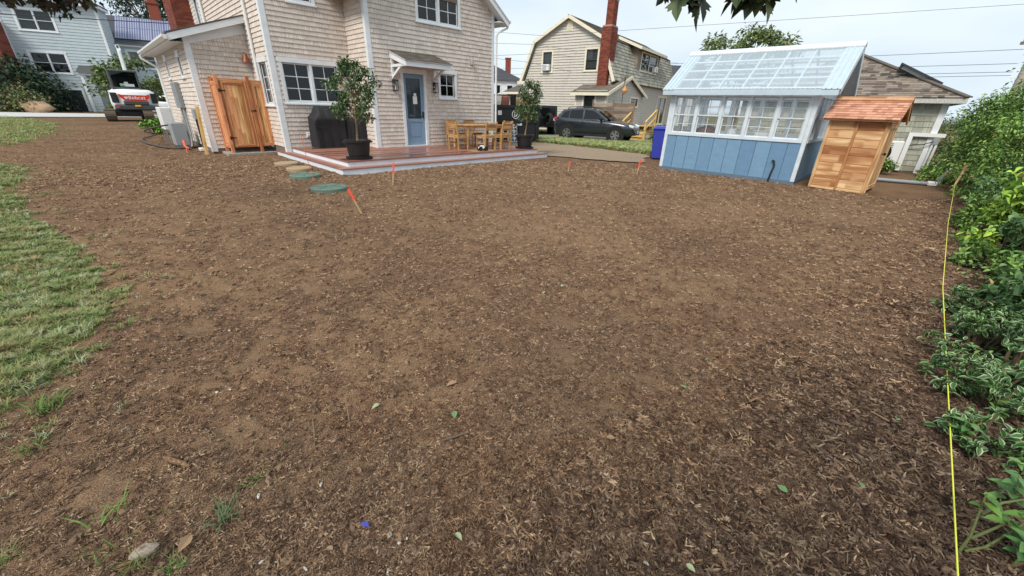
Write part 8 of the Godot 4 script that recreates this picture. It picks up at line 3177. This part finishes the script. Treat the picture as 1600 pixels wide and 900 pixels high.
func make_hedge() -> void:
	var lf := leaf_mesh(0.55, 0.2)
	var vr := leaf_mesh(0.55, 0.15, true)
	var sm := small_leaf(0.5)
	var greens := [lin(106, 140, 70), lin(126, 160, 80), lin(82, 114, 58), lin(146, 176, 94)]
	var deep := [lin(74, 104, 62), lin(90, 122, 72), lin(62, 90, 54), lin(112, 142, 86)]
	var lime := [lin(140, 172, 66), lin(158, 186, 76), lin(118, 152, 62), lin(104, 138, 60)]
	var vari := [lin(176, 194, 146), lin(164, 184, 132), lin(190, 202, 164), lin(120, 150, 92), lin(110, 140, 84)]
	# low variegated ground cover along the string
	var k := 0
	for a in [
		[Vector3(2.62, 0, -1.66), Vector3(0.22, 0.2, 0.22), 240, "variegated leafy clump lowest along the string, next to the thorny canes"],
		[Vector3(3.02, 0, -2.0), Vector3(0.3, 0.28, 0.3), 560, "variegated clump with cream leaf edges spilling towards the raw soil"],
		[Vector3(3.4, 0, -2.2), Vector3(0.42, 0.42, 0.42), 800, "variegated cream-edged shrub at the picture's right edge, above the thorny canes"],
		[Vector3(3.6, 0, -2.6), Vector3(0.3, 0.3, 0.3), 640, "variegated mound where the string touches the leaves"],
		[Vector3(4.25, 0, -3.05), Vector3(0.36, 0.36, 0.36), 760, "variegated mound further up the string, below the lime shrub"]]:
		shrub("variegated_shrub", a[3], a[0], a[1], int(a[2] * 1.7), 0.045, vr, vari, 610 + k, 5, 0.45, "variegated clumps along the string")
		k += 1
	for a in [
		[Vector3(4.15, 0, -2.7), Vector3(0.55, 0.6, 0.55), 1300, 0.075, lf, deep, "dark glossy shrub at the right edge behind the variegated clumps"],
		[Vector3(4.95, 0, -3.6), Vector3(0.36, 0.45, 0.36), 1000, 0.07, lf, greens, "broad green shrub just above the variegated mounds"],
		[Vector3(5.75, 0, -4.4), Vector3(0.38, 0.5, 0.38), 1100, 0.065, lf, greens, "green shrub creeping under the string halfway along"],
		[Vector3(5.6, 0, -3.9), Vector3(0.6, 0.85, 0.6), 1500, 0.085, lf, deep, "dark shrub at the right edge halfway up the hedge"],
		[Vector3(6.6, 0, -4.9), Vector3(0.6, 1.1, 0.6), 1500, 0.10, lf, lime, "tall lime green shrub at the right edge of the hedge"],
		[Vector3(6.65, 0, -5.2), Vector3(0.45, 0.7, 0.45), 1300, 0.08, lf, lime, "yellow-green upright shrub next to the string"],
		[Vector3(7.6, 0, -6.15), Vector3(0.5, 0.7, 0.5), 2000, 0.07, sm, greens, "mid green twiggy shrub two thirds up the string"],
		[Vector3(7.9, 0, -6.0), Vector3(0.8, 1.3, 0.8), 2800, 0.08, sm, deep, "dark dense shrub above the lime shrub at the right edge"],
		[Vector3(8.85, 0, -7.25), Vector3(0.55, 0.75, 0.55), 2300, 0.07, sm, greens, "scrubby low shrub beside the far end of the string"],
		[Vector3(9.3, 0, -7.4), Vector3(1.0, 1.75, 1.0), 4600, 0.08, sm, greens, "rounded green bush on the hedge's right edge"],
		[Vector3(10.15, 0, -8.5), Vector3(0.65, 1.0, 0.65), 3000, 0.075, sm, greens, "bushy growth right behind the red-topped stake"],
		[Vector3(11.1, 0, -9.3), Vector3(0.85, 1.75, 0.85), 5000, 0.085, sm, greens, "leafy bush stepping up behind the stake"],
		[Vector3(12.05, 0, -10.1), Vector3(1.0, 2.2, 1.0), 7000, 0.085, sm, greens, "large green bush standing past the grey riser pipe"],
		[Vector3(13.15, 0, -11.4), Vector3(1.2, 2.6, 1.2), 8500, 0.085, sm, greens, "large dense bush beside the garage corner"],
		[Vector3(12.2, 0, -9.9), Vector3(1.5, 3.0, 1.5), 9500, 0.09, sm, greens, "tallest hedge bush at the right edge under the utility pole"],
		[Vector3(14.7, 0, -12.6), Vector3(1.3, 2.3, 1.3), 6500, 0.09, sm, deep, "dark leafy bush against the garage's far corner"],
		[Vector3(13.1, 0, -12.75), Vector3(0.5, 0.4, 0.5), 1000, 0.08, sm, greens, "low weeds at the foot of the garage downspouts"],
		[Vector3(12.1, 0, -11.75), Vector3(0.6, 0.25, 0.5), 900, 0.08, sm, greens, "low weeds behind the grey riser pipe"],
		[Vector3(16.2, 0, -14.9), Vector3(1.8, 2.0, 1.5), 4200, 0.10, sm, deep, "bush filling the gap behind the garage's right end"],
		[Vector3(11.6, 0, -13.3), Vector3(0.7, 0.45, 0.5), 1200, 0.08, sm, greens, "leafy weeds below the garage's heat pump"]]:
		shrub("hedge_shrub", a[6], a[0], a[1], a[2], a[3], a[4], a[5], 640 + k, 6, 0.5)
		k += 1
	# creeping ground cover between the shrubs
	rng.seed = 685
	var gx := []
	var gc := []
	for t in 30000:
		var d := 1.9 + 14.0 * pow(rng.randf(), 1.6)
		var ang := rng.randf_range(0.70, 1.12)
		var x := sin(ang) * d
		var z := -cos(ang) * d
		var bb := bed(x, z) + n_b.get_noise_2d(x, z) * 0.25
		if bb < 0.12 or bb > 2.6: continue
		if bb < 0.3 and rng.randf() < 0.6: continue
		if d < 2.9 and rng.randf() < 0.72: continue
		var s2 := rng.randf_range(0.03, 0.055) * (1.0 + d * 0.04)
		var hgt := gh(x, z) + 0.01 + rng.randf() * (0.07 + 0.012 * d)
		gx.append(Transform3D(Basis(Vector3.UP, rng.randf() * TAU) * Basis(Vector3.BACK, rng.randf_range(-0.5, 0.5)) * Basis(Vector3.RIGHT, rng.randf_range(-0.5, 0.5)) * Basis.from_scale(Vector3(s2, s2, s2)), Vector3(x, hgt, z)))
		var kk: Color = (deep + greens)[rng.randi() % 8]
		gc.append(kk)
	var gcv := many(lf, foliage_mat(), gx, gc, numbered("ground_cover"), self)
	gcv.set_meta("kind", "stuff")
	tag(gcv, "low creeping green leaves covering the bed under the hedge", "ground cover")
	# thorny canes and seedlings at the near corner
	rng.seed = 690
	var c := thing("thorny_canes", "bare green thorny canes with few leaves at the near hedge corner", "plant", Vector3(1.87, 0, -1.04))
	var b := MB.new()
	var canes := [[Vector3(0, -0.02, 0), Vector3(0.03, 0.07, -0.02), Vector3(0.05, 0.15, -0.05), Vector3(0.07, 0.24, -0.08)], [Vector3(0.02, 0.0, 0), Vector3(0.09, 0.03, 0.0), Vector3(0.18, 0.10, -0.02), Vector3(0.3, 0.22, -0.05)], [Vector3(0.04, 0.05, -0.02), Vector3(0.14, 0.09, -0.04), Vector3(0.22, 0.12, -0.06)], [Vector3(0.06, 0.16, -0.05), Vector3(0.16, 0.19, -0.08), Vector3(0.28, 0.19, -0.1)]]
	for p in canes: b.tube(p, [0.006, 0.005, 0.004, 0.003].slice(0, p.size()), 7)
	for i in 26:
		var p: Array = canes[i % 2]
		var j := rng.randi() % 3
		var q: Vector3 = p[j].lerp(p[j + 1], rng.randf())
		var d := Vector3(rng.randfn(0, 1), rng.randfn(0, 0.5), rng.randfn(0, 1)).normalized()
		b.tube([q, q + d * 0.018], [0.003, 0.0005], 4, false)
	part(b, "stem", textured(mat(rgb(112, 122, 70), 0.7), M.grain, 4.0, true), c)
	var xs := []
	var cs := []
	for i in 14:
		var p: Array = canes[i % 3]
		var q: Vector3 = p[p.size() - 1].lerp(p[1], rng.randf() * 0.5)
		var s := rng.randf_range(0.045, 0.085)
		xs.append(Transform3D(Basis(Vector3.UP, rng.randf() * TAU) * Basis(Vector3.BACK, rng.randf_range(-0.3, 0.4)) * Basis.from_scale(Vector3(s, s, s)), q))
		cs.append(lin(112, 150, 66).lerp(lin(78, 112, 56), rng.randf()))
	many(lf, foliage_mat(), xs, cs, "leaves", c).set_meta("kind", "stuff")
	for a in [[Vector3(2.01, 0, -0.98), 0.16, 14, 0.085, "broad-leaved green seedling in the near right corner"], [Vector3(2.27, 0, -1.23), 0.2, 12, 0.075, "green seedling leaning over the thorny canes"], [Vector3(2.85, 0, -2.23), 0.12, 9, 0.045, "single sprig of green leaves at the soil's edge by the string"], [Vector3(2.49, 0, -1.65), 0.16, 10, 0.06, "upright sprig of pale green leaves just past the string"]]:
		var sp := thing("seedling", a[4], "plant", a[0], rng.randf() * 360)
		b = MB.new()
		b.tube([Vector3(0, -0.02, 0), Vector3(0.01, a[1] * 0.6, 0), Vector3(0.03, a[1], 0.01)], [0.005, 0.004, 0.002], 6)
		part(b, "stem", mat(rgb(120, 136, 80), 0.7), sp)
		xs = []
		cs = []
		for i in a[2]:
			var y: float = a[1] * (0.35 + 0.65 * i / a[2])
			var s: float = a[3] * rng.randf_range(0.75, 1.3)
			xs.append(Transform3D(Basis(Vector3.UP, i * 2.4 + rng.randf() * 0.5) * Basis(Vector3.BACK, rng.randf_range(-0.1, 0.5)) * Basis.from_scale(Vector3(s, s, s)), Vector3(0.02, y, 0)))
			cs.append(lin(86, 128, 70).lerp(lin(110, 146, 84), rng.randf()))
		many(lf, foliage_mat(), xs, cs, "leaves", sp).set_meta("kind", "stuff")

func make_trees() -> void:
	var sm := small_leaf(0.6)
	tree("leafy_tree", "round leafy tree rising behind the greenhouse roof", Vector3(20.2, 0, -40.2), 4.5, Vector3(0, 6.2, 0), Vector3(4.5, 2.1, 3.4), 6500, 0.30, sm, [lin(124, 142, 88), lin(106, 126, 76), lin(146, 160, 108), lin(90, 108, 66)], 701, 34, 0.22)
	tree("layered_tree", "low spreading tree with layered branches behind the digger", Vector3(-31.4, 0, -35.4), 1.6, Vector3(0, 2.9, 0), Vector3(3.2, 1.35, 3.0), 3600, 0.28, sm, [lin(104, 122, 72), lin(86, 106, 60), lin(126, 140, 88), lin(70, 90, 52)], 702, 30, 0.16)
	tree("conifer", "dark conifer standing behind the solar roof", Vector3(-47.5, 0, -59.5), 9.0, Vector3(0, 12.5, 0), Vector3(4.6, 4.0, 4.0), 3800, 0.5, small_leaf(0.3), [lin(56, 74, 60), lin(70, 88, 70), lin(48, 64, 52)], 703, 36, 0.3)
	shrub("dark_bush", "big dark round bush at the left edge before the blue house", Vector3(-46.2, 0, -39.4), Vector3(4.4, 4.3, 4.0), 5200, 0.32, sm, [lin(46, 64, 46), lin(56, 76, 52), lin(38, 54, 40)], 704, 6, 0.6, "bushes by the road", 0.3)
	shrub("light_bush", "small yellow-green bush in front of the dark round bush", Vector3(-43.6, 0, -37.6), Vector3(2.2, 2.0, 1.8), 1700, 0.22, sm, [lin(122, 130, 86), lin(104, 116, 74), lin(140, 142, 100)], 705, 5, 0.6, "bushes by the road", 0.3)
	shrub("garden_plant", "bright green leafy plant beside the heat pumps", Vector3(-17.05, 0, -19.67), Vector3(0.75, 0.62, 0.6), 620, 0.14, leaf_mesh(0.55, 0.2), [lin(104, 150, 62), lin(122, 164, 72), lin(88, 130, 54)], 706, 5, 0.45, "plants by the lean-to", 0.3)
	shrub("entry_shrub", "small green shrub beside the blue bin", Vector3(7.6, 0, -22.6), Vector3(0.55, 1.0, 0.5), 700, 0.12, sm, [lin(96, 118, 60), lin(80, 104, 52)], 707, 5, 0.5, "plants by the steps", 0.3)
	shrub("porch_shrub", "low green shrub at the blue house's porch", Vector3(-40.6, 0, -43.6), Vector3(1.2, 1.2, 1.0), 700, 0.2, sm, [lin(100, 124, 66), lin(84, 108, 56)], 708, 5, 0.5, "bushes by the road", 0.3)
	var rk := MB.new()
	rk.ball(Vector3(0, 0.35, 0), Vector3(1.1, 0.6, 0.8), 12, rng, 0.25)
	solo(rk, "boulder", textured(mat(rgb(190, 158, 128), 0.9), M.spot, 1.0, true, M.fine, 1.0), "pale tan boulder at the foot of the small bush", "boulder", "", Vector3(-42.0, 0, -37.3))
	# the maple whose branches hang into the top of the picture
	rng.seed = 720
	var s := thing("maple_tree", "dark-leaved maple whose low branches hang across the top of the view", "tree", Vector3(-2.2, 0, 4.6))
	var st := MB.new()
	st.tube([Vector3(0, -0.2, 0), Vector3(0.05, 1.6, 0), Vector3(0.1, 3.2, -0.1), Vector3(0.1, 5.4, 0.1)], [0.26, 0.21, 0.18, 0.1], 12)
	var cl := []
	var limbs := [
		[Vector3(0.1, 3.0, 0), Vector3(1.6, 4.2, -3.2), Vector3(3.0, 3.6, -6.2), Vector3(3.42, 2.78, -7.55)],
		[Vector3(1.6, 4.2, -3.2), Vector3(2.6, 3.6, -6.0), Vector3(3.28, 2.75, -7.62)],
		[Vector3(0.1, 3.2, 0), Vector3(-1.6, 4.4, -4.0), Vector3(-3.0, 3.7, -8.4), Vector3(-3.55, 2.95, -10.1)],
		[Vector3(-1.6, 4.4, -4.0), Vector3(-2.8, 3.8, -8.0), Vector3(-3.25, 3.0, -10.35)],
		[Vector3(-1.6, 4.4, -4.0), Vector3(-3.2, 3.7, -8.0), Vector3(-3.85, 2.85, -9.95)],
		[Vector3(0.1, 4.0, 0), Vector3(2.0, 5.6, 0.6), Vector3(4.0, 6.0, 1.0)],
		[Vector3(0.1, 4.4, 0), Vector3(-2.0, 5.8, 1.0), Vector3(-4.0, 6.4, 1.6)],
		[Vector3(0.1, 5.0, 0), Vector3(0.6, 6.6, 1.6), Vector3(0.8, 7.8, 2.6)],
		[Vector3(0.1, 5.2, 0), Vector3(0.2, 7.0, 0.0), Vector3(0.2, 8.6, -0.4)]]
	for l in limbs:
		var rr := []
		for i in l.size(): rr.append(0.09 * pow(0.45, i))
		st.tube(l, rr, 7)
	part(st, "trunk", M.bark, s)
	var ml := maple_leaf()
	var dark := [lin(58, 72, 46), lin(72, 86, 54), lin(50, 58, 42), lin(94, 102, 64)]
	# hanging sprays with single leaves large enough to read
	var xs := []
	var cs := []
	for a in [[Vector3(3.18, 2.3, -7.65), 0.07, 7], [Vector3(3.3, 2.28, -7.6), 0.08, 9], [Vector3(3.24, 2.42, -7.6), 0.12, 12], [Vector3(3.54, 2.28, -7.5), 0.06, 8], [Vector3(3.62, 2.24, -7.46), 0.09, 14], [Vector3(3.66, 2.38, -7.44), 0.12, 14], [Vector3(3.8, 2.36, -7.38), 0.05, 2]]:
		leaves_in(xs, cs, [[a[0], a[1]]], a[2] + 3, 0.12, dark, 1.6)
	var tips := [[Vector3(-3.72, 2.64, -9.96), 0.2], [Vector3(-3.55, 2.72, -10.1), 0.26], [Vector3(-3.4, 2.62, -10.3), 0.22], [Vector3(-3.22, 2.7, -10.45), 0.2], [Vector3(-3.45, 2.95, -10.2), 0.35], [Vector3(-3.1, 2.95, -10.5), 0.3], [Vector3(-3.85, 2.95, -9.9), 0.3], [Vector3(-3.6, 3.2, -9.8), 0.5], [Vector3(-4.0, 2.75, -9.6), 0.3]]
	leaves_in(xs, cs, tips, 520, 0.10, [lin(58, 56, 48), lin(66, 68, 52), lin(76, 62, 56), lin(48, 52, 42), lin(86, 90, 64)], 1.2)
	many(ml, foliage_mat(), xs, cs, "hanging_leaves", s).set_meta("kind", "stuff")
	xs = []
	cs = []
	var big := []
	for i in 36:
		var a := rng.randf() * TAU
		var r := rng.randf_range(0.6, 4.0)
		big.append([Vector3(cos(a) * r, rng.randf_range(4.6, 8.8), 1.8 + sin(a) * r * 0.9), rng.randf_range(0.6, 1.1)])
	leaves_in(xs, cs, big, 6000, 0.15, dark, 0.5)
	many(ml, foliage_mat(), xs, cs, "crown", s).set_meta("kind", "stuff")

# ------------------------------------------------------------------ poles and wires
func make_wires() -> void:
	var p := thing("utility_pole", "grey wooden utility pole above the hedge", "utility pole", Vector3(22.6, 0, -20.3))
	var b := MB.new()
	b.tube([Vector3(0, -0.3, 0), Vector3(0, 7.4, 0)], [0.17, 0.13], 12)
	part(b, "pole", textured(mat(rgb(176, 170, 162), 0.9), M.grain, 1.0, true), p)
	b = MB.new()
	b.box(Vector3(0, 4.9, 0), Vector3(0.12, 0.12, 1.4))
	part(b, "cross_arm", textured(mat(rgb(150, 142, 132), 0.9), M.grain, 1.0, true), p)
	for z in [-0.6, 0.0, 0.6]:
		b = MB.new()
		b.lathe([Vector2(0.03, 4.96), Vector2(0.05, 5.0), Vector2(0.05, 5.08), Vector2(0, 5.12)], 8, Vector3(0, 0, z))
		part(b, "insulator", M.greybox, p)
	var wm := mat(rgb(92, 98, 106), 0.7)
	var far := Vector3(-38, 0, -33)
	var k := 0
	for a in [[Vector3(22.3, 4.6, -20.5), Vector3(18.65, 4.6, -23.5), Vector3(-30, 5.4, -60), 0.6, "the top line from the pole above the hedge"], [Vector3(22.3, 4.05, -20.5), Vector3(19.75, 4.06, -22.58), Vector3(-20, 5.0, -55), 0.5, "the second line down from the pole above the hedge"], [Vector3(22.3, 3.72, -20.5), Vector3(20.4, 3.7, -22.0), Vector3(-14, 4.4, -50), 0.4, "the third line down from the pole above the hedge"], [Vector3(22.3, 3.58, -20.5), Vector3(20.4, 3.56, -22.0), Vector3(-14, 4.2, -50), 0.4, "the lowest line from the pole above the hedge"]]:
		var w := MB.new()
		var pts := []
		for i in 21:
			var t := i / 20.0
			var q: Vector3 = a[0].lerp(a[2], t)
			q.y -= a[3] * 4.0 * t * (1.0 - t) * 0.6
			pts.append(q)
		w.tube(pts, 0.011, 5)
		solo(w, "power_line", wm, "thin overhead wire, " + a[4], "wire", "overhead wires")
		k += 1
	for a in [[Vector3(-2.6, 6.2, -31), Vector3(1.5, 5.9, -30), Vector3(34.0, 7.9, -25), "thin high wire passing behind the brick chimney"], [Vector3(-6, 5.5, -31), Vector3(0.9, 5.4, -30), Vector3(24, 5.0, -45), "thin wire crossing the sky beside the house's right gutter"], [Vector3(-6, 4.5, -31), Vector3(0.8, 4.86, -30), Vector3(14, 5.6, -40), "thin wire sloping up between the house and the gambrel gable"], [Vector3(-6, 4.95, -31), Vector3(0.6, 4.38, -30), Vector3(9, 3.6, -36), "thin wire sloping down towards the gambrel gable"]]:
		var w := MB.new()
		w.tube([a[0], a[1], a[2]], 0.010, 5)
		solo(w, "power_line", wm, a[3], "wire", "overhead wires")
	var w2 := MB.new()
	w2.tube([Vector3(-26, 4.3, -17), Vector3(-22.38, 4.63, -19.98), Vector3(-18.0, 5.05, -24.0), Vector3(-8, 6.2, -34)], 0.018, 5)
	solo(w2, "service_line", mat(rgb(52, 54, 60), 0.7), "dark wire crossing in front of the blue house's windows", "wire", "overhead wires")

# ------------------------------------------------------------------ single things lying on the soil
func on_soil(p: Vector3, dy := 0.0) -> Vector3:
	return Vector3(p.x, gh(p.x, p.z) + dy, p.z)

func make_bits() -> void:
	rng.seed = 800
	var green := textured(mat(rgb(126, 158, 104), 0.6), M.spot, 20.0, true)
	var pale := textured(mat(rgb(180, 190, 146), 0.6), M.spot, 20.0, true)
	var tan := textured(mat(rgb(172, 140, 108), 0.8), M.spot, 20.0, true)
	var lf := leaf_mesh(0.6, 0.12)
	for q in [[Vector3(-0.75, 0, -1.79), 0.055, pale], [Vector3(-0.31, 0, -1.77), 0.06, green], [Vector3(1.33, 0, -1.30), 0.055, green], [Vector3(2.03, 0, -2.25), 0.06, green], [Vector3(-0.20, 0, -1.04), 0.045, pale], [Vector3(1.41, 0, -2.38), 0.05, green], [Vector3(1.70, 0, -1.33), 0.045, green], [Vector3(2.29, 0, -1.81), 0.05, green], [Vector3(0.72, 0, -2.69), 0.05, green], [Vector3(0.48, 0, -3.53), 0.06, pale], [Vector3(0.30, 0, -3.34), 0.06, pale], [Vector3(0.39, 0, -3.66), 0.05, pale], [Vector3(1.14, 0, -2.04), 0.05, green], [Vector3(0.71, 0, -0.95), 0.04, pale]]:
		var o := pmesh(lf, numbered("fallen_leaf"), q[2], self)
		o.transform = Transform3D(Basis(Vector3.UP, rng.randf() * TAU) * Basis(Vector3.RIGHT, rng.randf_range(-0.3, 0.3)) * Basis.from_scale(Vector3.ONE * q[1] * 0.95), on_soil(q[0], 0.02))
		tag(o, "small fresh green leaf lying loose on the raked soil" if q[2] == green else "small pale green leaf lying loose on the raked soil", "leaf", "fallen green leaves" if q[2] == green else "fallen pale leaves")
	for q in [[Vector3(0.73, 0, -1.74), 0.05, "curled pale tan leaf lying in the middle of the mulch"], [Vector3(0.58, 0, -1.60), 0.05, "pinkish tan leaf lying near the curled one"], [Vector3(1.73, 0, -2.56), 0.07, "long pale dry leaf near the far right mulch"], [Vector3(-0.33, 0, -2.02), 0.08, "curled brown dry leaf in the centre of the yard"], [Vector3(3.96, 0, -4.58), 0.07, "tan leaf far off in the raked soil"], [Vector3(-2.91, 0, -1.83), 0.06, "brown dry leaf on the lawn's edge"], [Vector3(-1.25, 0, -1.00), 0.07, "folded grey-brown leaf beside the wispy grass tuft"], [Vector3(-0.66, 0, -0.95), 0.035, "reddish bark flake near the bottom edge"]]:
		var o := pmesh(lf, numbered("dry_leaf"), tan, self)
		o.transform = Transform3D(Basis(Vector3.UP, rng.randf() * TAU) * Basis(Vector3.RIGHT, rng.randf_range(-0.5, 0.5)) * Basis.from_scale(Vector3.ONE * q[1] * 0.95), on_soil(q[0], 0.02))
		tag(o, q[2], "leaf", "dry leaves on the soil")
	var shell := mat(rgb(206, 202, 192), 0.7)
	var stone := textured(mat(rgb(176, 160, 142), 0.9), M.spot, 9.0, true)
	for q in [[Vector3(-1.09, 0, -1.18), 0.014, shell], [Vector3(-0.86, 0, -1.27), 0.013, shell], [Vector3(-0.84, 0, -1.08), 0.01, shell], [Vector3(-0.39, 0, -1.01), 0.011, shell], [Vector3(-0.42, 0, -1.00), 0.012, shell], [Vector3(-0.43, 0, -0.89), 0.012, shell], [Vector3(-0.74, 0, -0.89), 0.012, shell], [Vector3(-2.17, 0, -2.59), 0.018, shell], [Vector3(-1.77, 0, -1.88), 0.014, shell], [Vector3(-1.71, 0, -1.91), 0.013, shell], [Vector3(0.53, 0, -1.31), 0.01, shell], [Vector3(1.83, 0, -2.60), 0.014, shell], [Vector3(0.03, 0, -4.30), 0.02, shell], [Vector3(0.13, 0, -1.18), 0.012, stone], [Vector3(-0.47, 0, -1.04), 0.017, stone], [Vector3(-0.93, 0, -0.92), 0.014, shell], [Vector3(-0.59, 0, -1.24), 0.013, stone], [Vector3(0.56, 0, -0.96), 0.014, shell], [Vector3(1.06, 0, -1.25), 0.012, shell], [Vector3(1.64, 0, -1.48), 0.013, stone]]:
		var b := MB.new()
		b.ball(Vector3(q[0].x, 0, q[0].z) * 0.0, Vector3(rng.randf_range(0.6, 1.3), 0.3, rng.randf_range(0.4, 0.8)) * q[1] * 0.85, 8, rng, 0.5)
		var o := solo(b, "pebble" if q[2] == stone else "shell_chip", q[2], "small tan pebble lying on the mulch" if q[2] == stone else "small white shell chip lying on the soil", "pebble" if q[2] == stone else "shell", "pebbles on the mulch" if q[2] == stone else "shell chips on the soil", on_soil(q[0], 0.008))
		o.rotation.y = rng.randf() * TAU
	# sticks
	var wood := textured(mat(rgb(170, 142, 112), 0.95), tex(71, 0.05, 4, rgb(120, 100, 82), rgb(255, 250, 240), 256, 4, 2.0), 14.0, true, M.fine, 1.0)
	var twig := mat(rgb(140, 114, 88), 0.9)
	for q in [[Vector3(-1.66, 0, -1.37), Vector3(-1.50, 0, -1.32), 0.013, wood, "stout tan piece of broken branch on the soil near the left"], [Vector3(2.17, 0, -1.86), Vector3(2.24, 0, -1.68), 0.006, twig, "long dark twig lying near the hedge"], [Vector3(-0.98, 0, -1.86), Vector3(-0.86, 0, -1.62), 0.0028, twig, "thin straw-coloured stalk lying left of the centre"], [Vector3(-1.12, 0, -1.74), Vector3(-0.99, 0, -1.48), 0.003, twig, "thin reddish twig beside the small oak leaf"], [Vector3(-0.23, 0, -1.30), Vector3(-0.15, 0, -1.36), 0.006, wood, "splintered root piece on the mulch"], [Vector3(-1.44, 0, -0.88), Vector3(-1.34, 0, -0.93), 0.007, wood, "grey stick at the bottom left among the grass"], [Vector3(1.86, 0, -1.77), Vector3(1.90, 0, -1.73), 0.012, mat(rgb(96, 78, 68), 0.9), "brown bark chunk near the hedge side"], [Vector3(-1.22, 0, -3.40), Vector3(-0.97, 0, -3.08), 0.004, twig, "fine pale twig in the middle distance"], [Vector3(-1.40, 0, -2.54), Vector3(-1.36, 0, -2.72), 0.004, twig, "short twig left of the centre"], [Vector3(0.86, 0, -1.00), Vector3(0.86, 0, -0.94), 0.008, wood, "pale wood splinter at the bottom edge"], [Vector3(-0.34, 0, -1.53), Vector3(-0.20, 0, -1.59), 0.006, mat(rgb(110, 92, 78), 0.9), "dark stick right of the green leaf"], [Vector3(2.22, 0, -1.64), Vector3(2.23, 0, -1.59), 0.004, twig, "short twig under the hedge"]]:
		var b := MB.new()
		var a := on_soil(q[0], 0.012 + q[2] * 0.6)
		var e := on_soil(q[1], 0.012 + q[2] * 0.6)
		b.tube([a, a.lerp(e, 0.35) + Vector3(0, 0.003, 0.002), a.lerp(e, 0.7) + Vector3(0.001, 0.002, -0.002), e], [q[2] * 0.8, q[2], q[2] * 0.9, q[2] * 0.5], 7)
		solo(b, "stick", q[3], q[4], "stick", "sticks on the soil")
	var pl := MB.new()
	pl.tri(Vector3(0, 0, 0), Vector3(0.03, 0.006, 0.004), Vector3(0.012, 0.002, 0.022))
	pl.tri(Vector3(0.03, 0.006, 0.004), Vector3(0.034, 0.0, 0.026), Vector3(0.012, 0.002, 0.022))
	solo(pl, "plastic_scrap", mat(rgb(70, 72, 170), 0.3), "tiny blue and white plastic scrap on the mulch", "litter", "", on_soil(Vector3(-0.60, 0, -1.07), 0.018), 20)
	var st := MB.new()
	st.ball(Vector3.ZERO, Vector3(0.045, 0.02, 0.03), 10, rng, 0.2)
	solo(st, "flat_stone", stone, "flat grey-tan stone among grass at the bottom left", "stone", "", on_soil(Vector3(-1.38, 0, -0.93), 0.012), 30)
	# weeds standing alone
	var m := foliage_mat(0.6)
	for q in [[Vector3(-2.57, 0, -1.69), 0.13, 46, [98, 132, 62], "bright green grass tuft standing off the lawn's edge"], [Vector3(-1.18, 0, -1.09), 0.10, 46, [104, 118, 82], "wispy grey-green grass tuft near the bottom left"], [Vector3(-2.32, 0, -1.39), 0.10, 26, [112, 136, 72], "thin grass tuft below the bright one at the left edge"], [Vector3(-2.94, 0, -2.61), 0.08, 22, [108, 136, 74], "small grass tuft at the lawn's point"], [Vector3(-1.64, 0, -1.06), 0.13, 8, [116, 148, 72], "single upright grass blades near the bottom left"], [Vector3(-1.23, 0, -0.88), 0.06, 26, [104, 140, 70], "short green weed at the bottom edge"], [Vector3(-1.16, 0, -1.27), 0.07, 14, [112, 146, 74], "small green sprout beside the white shell chip"], [Vector3(-1.37, 0, -0.89), 0.07, 30, [112, 124, 70], "yellowish grass tuft round the flat stone"], [Vector3(-1.53, 0, -0.93), 0.08, 14, [116, 140, 76], "sparse grass tuft left of the flat stone"], [Vector3(-1.15, 0, -1.50), 0.03, 6, [108, 146, 84], "tiny green sprig left of the centre bottom"], [Vector3(-1.88, 0, -0.90), 0.07, 30, [120, 132, 74], "yellowish grass tuft in the bottom left corner"], [Vector3(-1.44, 0, -1.10), 0.05, 8, [124, 140, 74], "flattened green blades left of the wispy tuft"]]:
		var o := pmesh(blade_tuft(q[2], rng.randi() % 1000, 0.9, 0.022), numbered("grass_tuft"), m, self)
		rng.seed = 801 + int(q[0].x * 1000)
		o.transform = Transform3D(Basis(Vector3.UP, rng.randf() * TAU) * Basis.from_scale(Vector3(q[1] * 1.2, q[1], q[1] * 1.2)), on_soil(q[0], -0.005))
		var mm := m.duplicate() as StandardMaterial3D
		mm.albedo_color = rgb(q[3][0], q[3][1], q[3][2])
		o.material_override = mm
		tag(o, q[4], "grass tuft", "grass tufts on the bare soil")

func _ready() -> void:
	make_view()
	make_materials()
	setup_ground()
	make_ground()
	make_house()
	make_deck()
	make_greenhouse()
	make_shed()
	make_garage()
	make_gambrel_house()
	make_blue_house()
	make_far_houses()
	make_trees()
	make_hedge()
	make_shower()
	make_grill()
	make_dining()
	make_services()
	make_markers()
	make_edge_things()
	make_car()
	make_excavator()
	make_dumpster()
	make_steps()
	make_wires()
	make_litter()
	make_lawn()
	make_bits()
